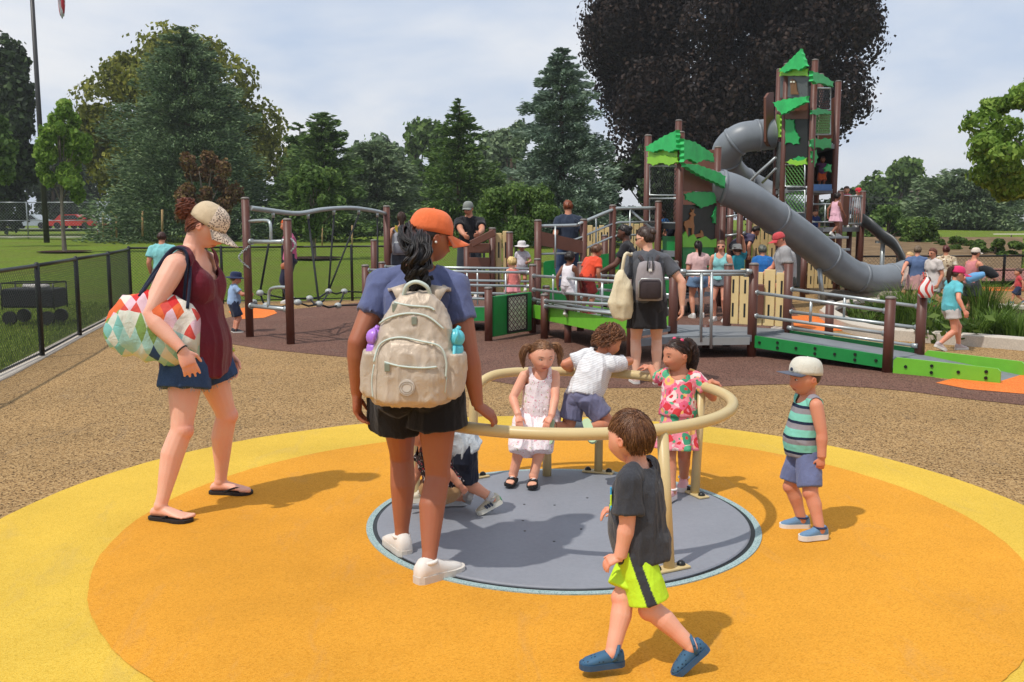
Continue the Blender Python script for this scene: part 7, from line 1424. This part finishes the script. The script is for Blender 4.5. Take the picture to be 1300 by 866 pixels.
MB().tube(spline([tq + V3(.0, 0, .24), tq + V3(.03, .0, .42), bw.shd['L'] + V3(-.02, -.05, .05), bw.shd['L'] + V3(0, .03, .05), bw.shd['L'] + V3(.0, .10, -.06)], 4), .018, 6).build('strap', cloth((222, 208, 176)), tt)
# on and around the walkway
bgp('girl in a white sleeveless romper walking along the lime walkway', 722, 12.55, .92, -32, .36, k=.7, tone=(120, 76, 56), top=(228, 222, 226), tank=True, bot=((226, 218, 222), .45), hair=(34, 24, 20), shoe=(96, 80, 76), pose='walk')
bgp('boy in a red-orange tee and dark red shorts bending over the walkway', 745, 12.75, 1.04, -48, .36, k=.6, fem=False, tone=(176, 118, 90), top=(222, 78, 48), bot=((132, 38, 34), .8), hair=(92, 60, 38), shoe=(190, 50, 60), lean=(0, 28), head=(0, 20, 0))
bgp('woman in a black top and grey patterned skirt facing sideways behind the walkway rail', 798, 13.6, 1.60, 78, 0, tone=(98, 64, 50), top=(32, 30, 34), hair=(26, 20, 18), hairk='bun', skirt=(m_patt, .38, .03), arms={'L': {'loc': (.02, .22, -.20)}, 'R': {'loc': (.02, .22, -.22)}}, bot=((60, 60, 62), .5))
bgp('blond toddler in a pink checked dress on the middle ramp', 651, 14.4, .86, 25, .27, k=1, tone=(226, 176, 150), top=(222, 126, 118), tank=True, skirt=((232, 150, 156), .20, .05), hair=(206, 176, 118), shoe=(220, 180, 180))
bgp('small child in white with a sun hat behind the rear ramp rail', 663, 17.4, .95, 170, .36, k=.8, top=(216, 210, 220), bot=((170, 160, 180), .6), hat=(220, 214, 214), arms={'L': {'loc': (.05, .16, -.18)}})
bgp('man in a dark navy tee with reddish hair standing on the rear ramp', 722, 16.3, 1.63, 12, .38, fem=False, tone=(196, 138, 110), top=(44, 54, 72), bot=((54, 72, 108), 1.85), hair=(122, 62, 32))
mb_ = bgp('man in a black polo with grey cap and sunglasses leaning on the slatted barrier', 596, 16.9, 1.74, 176, .26, fem=False, w=1.06, tone=(196, 140, 112), top=(28, 28, 32), bot=((44, 48, 56), 1.85), hair=(70, 50, 36), cap=(132, 136, 130), shades=True, head=(-14, 10, 0), arms={'L': {'to': P(608, 297, 16.35)}, 'R': {'to': P(590, 300, 16.35)}})
yw = bgp('woman in a yellow tank top with a grey backpack beyond the middle ramp', 510, 17.2, 1.62, 8, .2, tone=(196, 146, 118), top=(228, 196, 60), tank=True, bot=((70, 78, 90), .5), hair=(64, 42, 32), hairk='tail', shades=False)
smallpack('slouchy pale grey backpack worn by the woman in the yellow tank', yw.neck - yw.dir * .30 - yw.cf * .17 - yw.cr * .05, yw.dir, yw.cr, .95, (150, 150, 156), (130, 130, 138))
# plaza by the towers
bgp('woman in a pale pink tee and denim shorts with a long dark ponytail', 888, 16.0, 1.32, 6, w=1.12, tone=(188, 132, 104), top=(214, 176, 172), bot=((104, 132, 164), .42), hair=(34, 24, 24), hairk='tail', arms={'R': {'loc': (.05, .15, -.16)}}, pose='stand', legs={'L': {'loc': (.02, -.06, .0)}})
bgp('woman in a teal tank top and grey shorts with sunglasses', 917, 15.4, 1.34, 150, tone=(214, 156, 130), top=(140, 204, 204), tank=True, bot=((92, 96, 102), .36), hair=(112, 78, 52), shades=True, head=(14, 4, 0), hairk='bun')
bgp('child in a teal shirt and white sun hat reaching up beside the cream barrier', 938, 17.3, 1.25, 10, k=.4, top=(50, 148, 164), bot=((190, 180, 160), .8), hat=(226, 222, 212), arms={'R': {'to': P(943, 284, 17.0)}})
bgp('boy in a bright blue tee standing at the castle panel', 970, 17.2, 1.24, 4, k=.35, fem=False, w=1.12, top=(40, 108, 178), bot=((34, 38, 50), .8), hair=(96, 98, 88))
bgp('man in a light grey tee and red cap looking down beside the entry ramp', 1000, 14.0, 1.50, 82, fem=False, w=1.12, tone=(206, 140, 112), top=(160, 158, 158), top_o={'ease': .022}, bot=((70, 72, 66), .85), hair=(84, 60, 44), cap=(196, 72, 76), head=(10, 24, 0), lean=(0, 6), shoe=(170, 160, 150), arms={'L': {'loc': (.02, .06, -.29)}, 'R': {'loc': (.02, .20, -.22)}}, capkw={'curve': .12})
bgp('person in a purple-grey tee bending over under the tube slide', 934, 18.3, 1.25, -80, .55, k=.2, fem=False, top=(76, 70, 96), bot=((28, 30, 40), 1.6), lean=(0, 62), head=(0, 30, 0), hair=(40, 30, 26))
bgp('child in blue crouching inside the small tower behind the net', 853, 16.95, .80, 70, 1.12, k=.9, fem=False, top=(50, 120, 190), bot=((40, 44, 60), .8), lean=(0, 40))
# tall tower and balcony
bgp('child in purple and orange on the upper floor of the tall tower', 1041, 22.5, .80, 170, 2.38, k=.8, tone=(150, 100, 76), top=(92, 56, 92), bot=((206, 92, 44), .9), arms={'R': {'loc': (.2, .1, .05)}})
bgp('child in navy sitting low behind the balcony steps rail', 1034, 21.9, .82, 178, 1.12, k=.8, fem=False, top=(44, 60, 110), bot=((150, 150, 160), .8))
bgp('girl in a pale pink dress climbing the balcony steps', 1060, 21.1, 1.02, -60, 1.30, k=.6, tone=(140, 92, 70), top=(226, 176, 190), tank=True, skirt=((226, 176, 190), .22, .05), hair=(36, 26, 22), hairk='bun', pose='walk')
bgp('child in a pink tee on the balcony by the brown panel', 1073, 22.3, .98, 160, 1.50, k=.6, top=(206, 110, 130), bot=((70, 80, 120), .7))
bgp('child in white with a red cap behind the balcony bars', 1086, 22.3, .94, -150, 1.50, k=.6, fem=False, top=(224, 220, 222), bot=((150, 60, 70), .7), cap=(214, 52, 66))
# group at the slide end
bgp('woman in a slate blue shirt and pink skirt at the mouth of the tube slide', 1167, 16.6, 1.22, -20, w=1.15, tone=(214, 152, 124), top=(86, 106, 142), skirt=((196, 150, 146), .26, .03), bot=((196, 150, 146), .3), hair=(110, 92, 72), arms={'L': {'to': P(1143, 349, 16.3)}})
bgp('woman in a white blouse with sunglasses on her head beside the slate blue shirt', 1189, 16.0, 1.20, 110, w=1.05, tone=(214, 150, 120), top=(206, 196, 190), bot=((196, 190, 190), .6), hair=(96, 50, 34), shades=True)
bgp('woman in a beige patterned top turned away behind the woman in white', 1204, 17.0, 1.22, -10, w=1.05, tone=(190, 130, 100), top=pat_floral('beige_print', srgb(196, 176, 146), [srgb(120, 92, 70), srgb(216, 204, 186)], 12, .36), bot=((170, 160, 150), .6), hair=(84, 36, 30), hairk='bun')
bgp('toddler in a teal flowered dress held beside the planting bed', 1183, 15.6, .70, 60, .06, k=1, tone=(206, 150, 122), top=pat_floral('teal_print', srgb(104, 170, 166), [srgb(196, 214, 190), srgb(60, 130, 130)], 18, .34), skirt=((104, 170, 166), .2, .04), hair=(92, 62, 44))
bgp('fair-haired child pointing from behind the slate blue shirt', 1159, 18.2, 1.08, 120, k=.5, tone=(220, 166, 138), top=(214, 190, 176), bot=((120, 110, 110), .6), hair=(196, 160, 110), arms={'L': {'loc': (.26, .12, -.02)}})
gw = bgp('girl in a teal tee and pink cap walking past the planting kerb', 1214, 11.85, 1.12, -84, k=.42, tone=(218, 152, 124), top=(98, 186, 196), top_o={'hem': -.06, 'ease': .02}, bot=((196, 190, 186), .38), hair=(72, 46, 34), hairk='tail', cap=(216, 54, 108), capkw={'blen': .5, 'droop': .12}, shoe=(186, 172, 172), pose='walk', head=(-8, 14, 0), arms={'L': {'to': P(1240, 349, 12.0)}, 'R': {'to': P(1224, 394, 11.6)}}, vx=.009)
tw = MB().tube(spline([P(1226, 356, 12.0), P(1236, 352, 11.98), P(1250, 348, 11.95)], 4), [.05, .06, .06, .055, .06, .055, .045, .04, .03], 12).build('rolled_towel', cloth((104, 160, 206)), origin=P(1238, 352, 12)); tag(tw, 'rolled light blue towel in the arms of the girl in the pink cap', 'towel')
bgp('woman in a pink tank top and white cap behind the walking girl', 1238, 15.2, 1.22, -70, tone=(210, 146, 118), top=(206, 130, 130), tank=True, bot=((60, 60, 70), .6), hair=(64, 42, 32), cap=(222, 206, 190), arms={'L': {'loc': (.05, .22, -.16)}, 'R': {'loc': (.05, .2, -.18)}})
dk_ = MB(); q = P(1252, 344, 14.9); dk_.rings([(q + V3(x, 0, z), V3(0, 0, 1), V3(0, 1, 0), r, r * .5) for x, z, r in ((-.12, .04, .03), (-.04, .02, .07), (.08, -.03, .09), (.16, -.06, .05), (.2, -.07, .02))], 16); tag(dk_.build('shoulder_bag', cloth((36, 38, 42)), origin=q), 'black bag carried by the woman in the white cap', 'bag')
bgp('toddler in a red tee and navy shorts at the very edge by the far fence', 1299, 18.8, .76, 70, k=1, fem=False, top=(196, 66, 76), bot=((40, 50, 80), .9), shoe=(80, 110, 150), pose='walk')
# lawn side
bgp('adult in a pale teal tee with short brown hair standing behind the woman in maroon', 204, 17.0, 1.46, 12, fem=False, w=1.1, tone=(200, 140, 112), top=(130, 196, 196), bot=((110, 108, 100), .85), hair=(62, 34, 26))
bgp('boy in a light blue tee and navy sun hat at the rope climber', 293, 13.8, .93, -62, k=.85, fem=False, tone=(214, 150, 122), top=(150, 176, 212), bot=((34, 42, 66), .85), hat=(36, 46, 80), shoe=(44, 44, 52), arms={'L': {'loc': (.04, .24, -.12)}, 'R': {'loc': (.04, .24, -.12)}}, pose='stand')
bgp('person in pink with an orange headband half hidden by the rope climber post', 367, 19.0, 1.70, 95, tone=(190, 130, 100), top=(196, 90, 130), bot=((36, 38, 60), 1.8), hair=(222, 104, 50), w=.92)
for i, (x, Y, c1_, c2_, lb) in enumerate(((136, 66, (120, 60, 50), (60, 60, 70), 'tiny distant person in dark red beyond the tall fence'), (143, 67, (40, 50, 80), (170, 120, 100), 'tiny distant person in navy beyond the tall fence'), (125, 64, (200, 200, 205), (60, 60, 60), 'tiny distant person in white crouching beyond the tall fence'), (241, 58, (60, 70, 110), (200, 200, 200), 'tiny distant person in blue under the big blue spruce'), (248, 60, (190, 110, 140), (210, 210, 210), 'tiny distant person in pink under the big blue spruce'))):
    bgp(lb, x, Y, 1.3 if i != 2 else .9, 30 * i, hz(0, Y), top=c1_, bot=(c2_, .9), vx=.03, hair=(70, 50, 40))
# pushchair by the women
st = thing('pushchair', 'dark folding pushchair parked beside the woman in the pale pink tee', 'pushchair', P(866, YH, 16.6) * V3(1, 1, 0)); b = WORG[st.name]
fm = MB()
for sg in (-.2, .2): fm.cyl(b + V3(sg, -.3, .1), b + V3(sg, .28, .85), .014, 6); fm.cyl(b + V3(sg, .3, .1), b + V3(sg, -.1, .55), .014, 6)
fm.cyl(b + V3(-.2, .28, .85), b + V3(.2, .28, .85), .016, 6); fm.build('frame', m_black, st)
for x in (-.2, .2):
    for y in (-.3, .3): MB().cyl(b + V3(x - .02, y, .1), b + V3(x + .02, y, .1), .1, 14).build('wheel', m_black, st)
sm_ = MB(); sm_.box(b + V3(0, -.02, .42), (.38, .32, .05), bev=.01); sm_.box(b + V3(0, .16, .62), (.38, .06, .42), bev=.01); sm_.build('seat', m_wag, st); MB().ell(b + V3(0, .06, .82), (.21, .22, .14), nu=14, nv=8).build('hood', cloth((60, 76, 110)), st)
# ================================================================ light, sky, camera
SUN_EL, SUN_AZ = 60.0, math.degrees(math.atan2(-.76, -.65))       # azimuth of the sun from +Y towards +X
def build_world():
    w = bpy.data.worlds.new('World'); SC.world = w; w.use_nodes = True; t = w.node_tree; bg = t.nodes['Background']
    sky = t.nodes.new('ShaderNodeTexSky'); sky.sky_type = 'NISHITA'; sky.sun_disc = False; sky.sun_elevation = R(SUN_EL); sky.sun_rotation = R(SUN_AZ)
    sky.air_density = 1.0; sky.dust_density = 3.0; sky.ozone_density = 1.5
    tc = t.nodes.new('ShaderNodeTexCoord'); mp = t.nodes.new('ShaderNodeMapping'); mp.inputs['Scale'].default_value = (1, 1, 2.6); mp.inputs['Location'].default_value = (.3, .1, .2)
    t.links.new(tc.outputs['Generated'], mp.inputs[0])
    n = t.nodes.new('ShaderNodeTexNoise'); n.inputs['Scale'].default_value = 3.4; n.inputs['Detail'].default_value = 6; n.inputs['Roughness'].default_value = .5; n.inputs['Distortion'].default_value = .3
    t.links.new(mp.outputs[0], n.inputs['Vector'])
    r = t.nodes.new('ShaderNodeValToRGB'); e = r.color_ramp.elements; e[0].position = .38; e[0].color = SKY_A; e[1].position = .64; e[1].color = SKY_B
    t.links.new(n.outputs['Fac'], r.inputs[0])
    m = t.nodes.new('ShaderNodeMix'); m.data_type = 'RGBA'; m.inputs[0].default_value = SKY_MIX
    t.links.new(sky.outputs[0], m.inputs[6]); t.links.new(r.outputs[0], m.inputs[7]); t.links.new(m.outputs[2], bg.inputs[0]); bg.inputs[1].default_value = .1
SKY_A = (4.5, 5.4, 6.9, 1); SKY_B = (7.5, 7.6, 7.8, 1); SKY_MIX = .9
build_world()
sl = bpy.data.lights.new('sun', 'SUN'); sl.energy = 2.45; sl.angle = R(.9); sl.color = (1, .95, .87)
so = bpy.data.objects.new('sun', sl); COL.objects.link(so)
sd = V3(math.sin(R(SUN_AZ)) * math.cos(R(SUN_EL)), math.cos(R(SUN_AZ)) * math.cos(R(SUN_EL)), math.sin(R(SUN_EL)))
so.rotation_euler = Vector(sd).to_track_quat('Z', 'Y').to_euler(); so.location = tuple(sd * 30)
cd = bpy.data.cameras.new('camera'); cam = bpy.data.objects.new('camera', cd); COL.objects.link(cam)
cam.location = (0, 0, CAMZ); cam.rotation_euler = (math.pi / 2 - TH, 0, 0); cd.sensor_width = 36; cd.lens = FPX / 1300 * 36; cd.clip_end = 2500; cd.clip_start = .05
SC.camera = cam
vs = SC.view_settings; vs.view_transform = 'Standard'; vs.look = 'None'; vs.gamma = 1; vs.exposure = .3; vs.use_curve_mapping = False
SC.cycles.use_denoising = True; SC.cycles.max_bounces = 6; SC.cycles.diffuse_bounces = 3; SC.cycles.glossy_bounces = 2; SC.cycles.transmission_bounces = 3; SC.cycles.transparent_max_bounces = 8
SC.cycles.volume_bounces = 0; SC.cycles.caustics_reflective = False; SC.cycles.caustics_refractive = False

hm_ = bpy.data.materials.new('haze_air'); hm_.use_nodes = True; t_ = hm_.node_tree; t_.nodes.remove(t_.nodes['Principled BSDF']); pv = t_.nodes.new('ShaderNodeVolumePrincipled'); pv.inputs['Density'].default_value = .00045; pv.inputs['Color'].default_value = (.92, .94, .97, 1); pv.inputs['Anisotropy'].default_value = .2
t_.links.new(pv.outputs[0], t_.nodes['Material Output'].inputs['Volume'])
hb_ = MB().box((0, 640, 14.5), (2400, 1400, 35)).build('haze', hm_); tag(hb_, 'thin summer haze over the park', None, None, 'stuff')
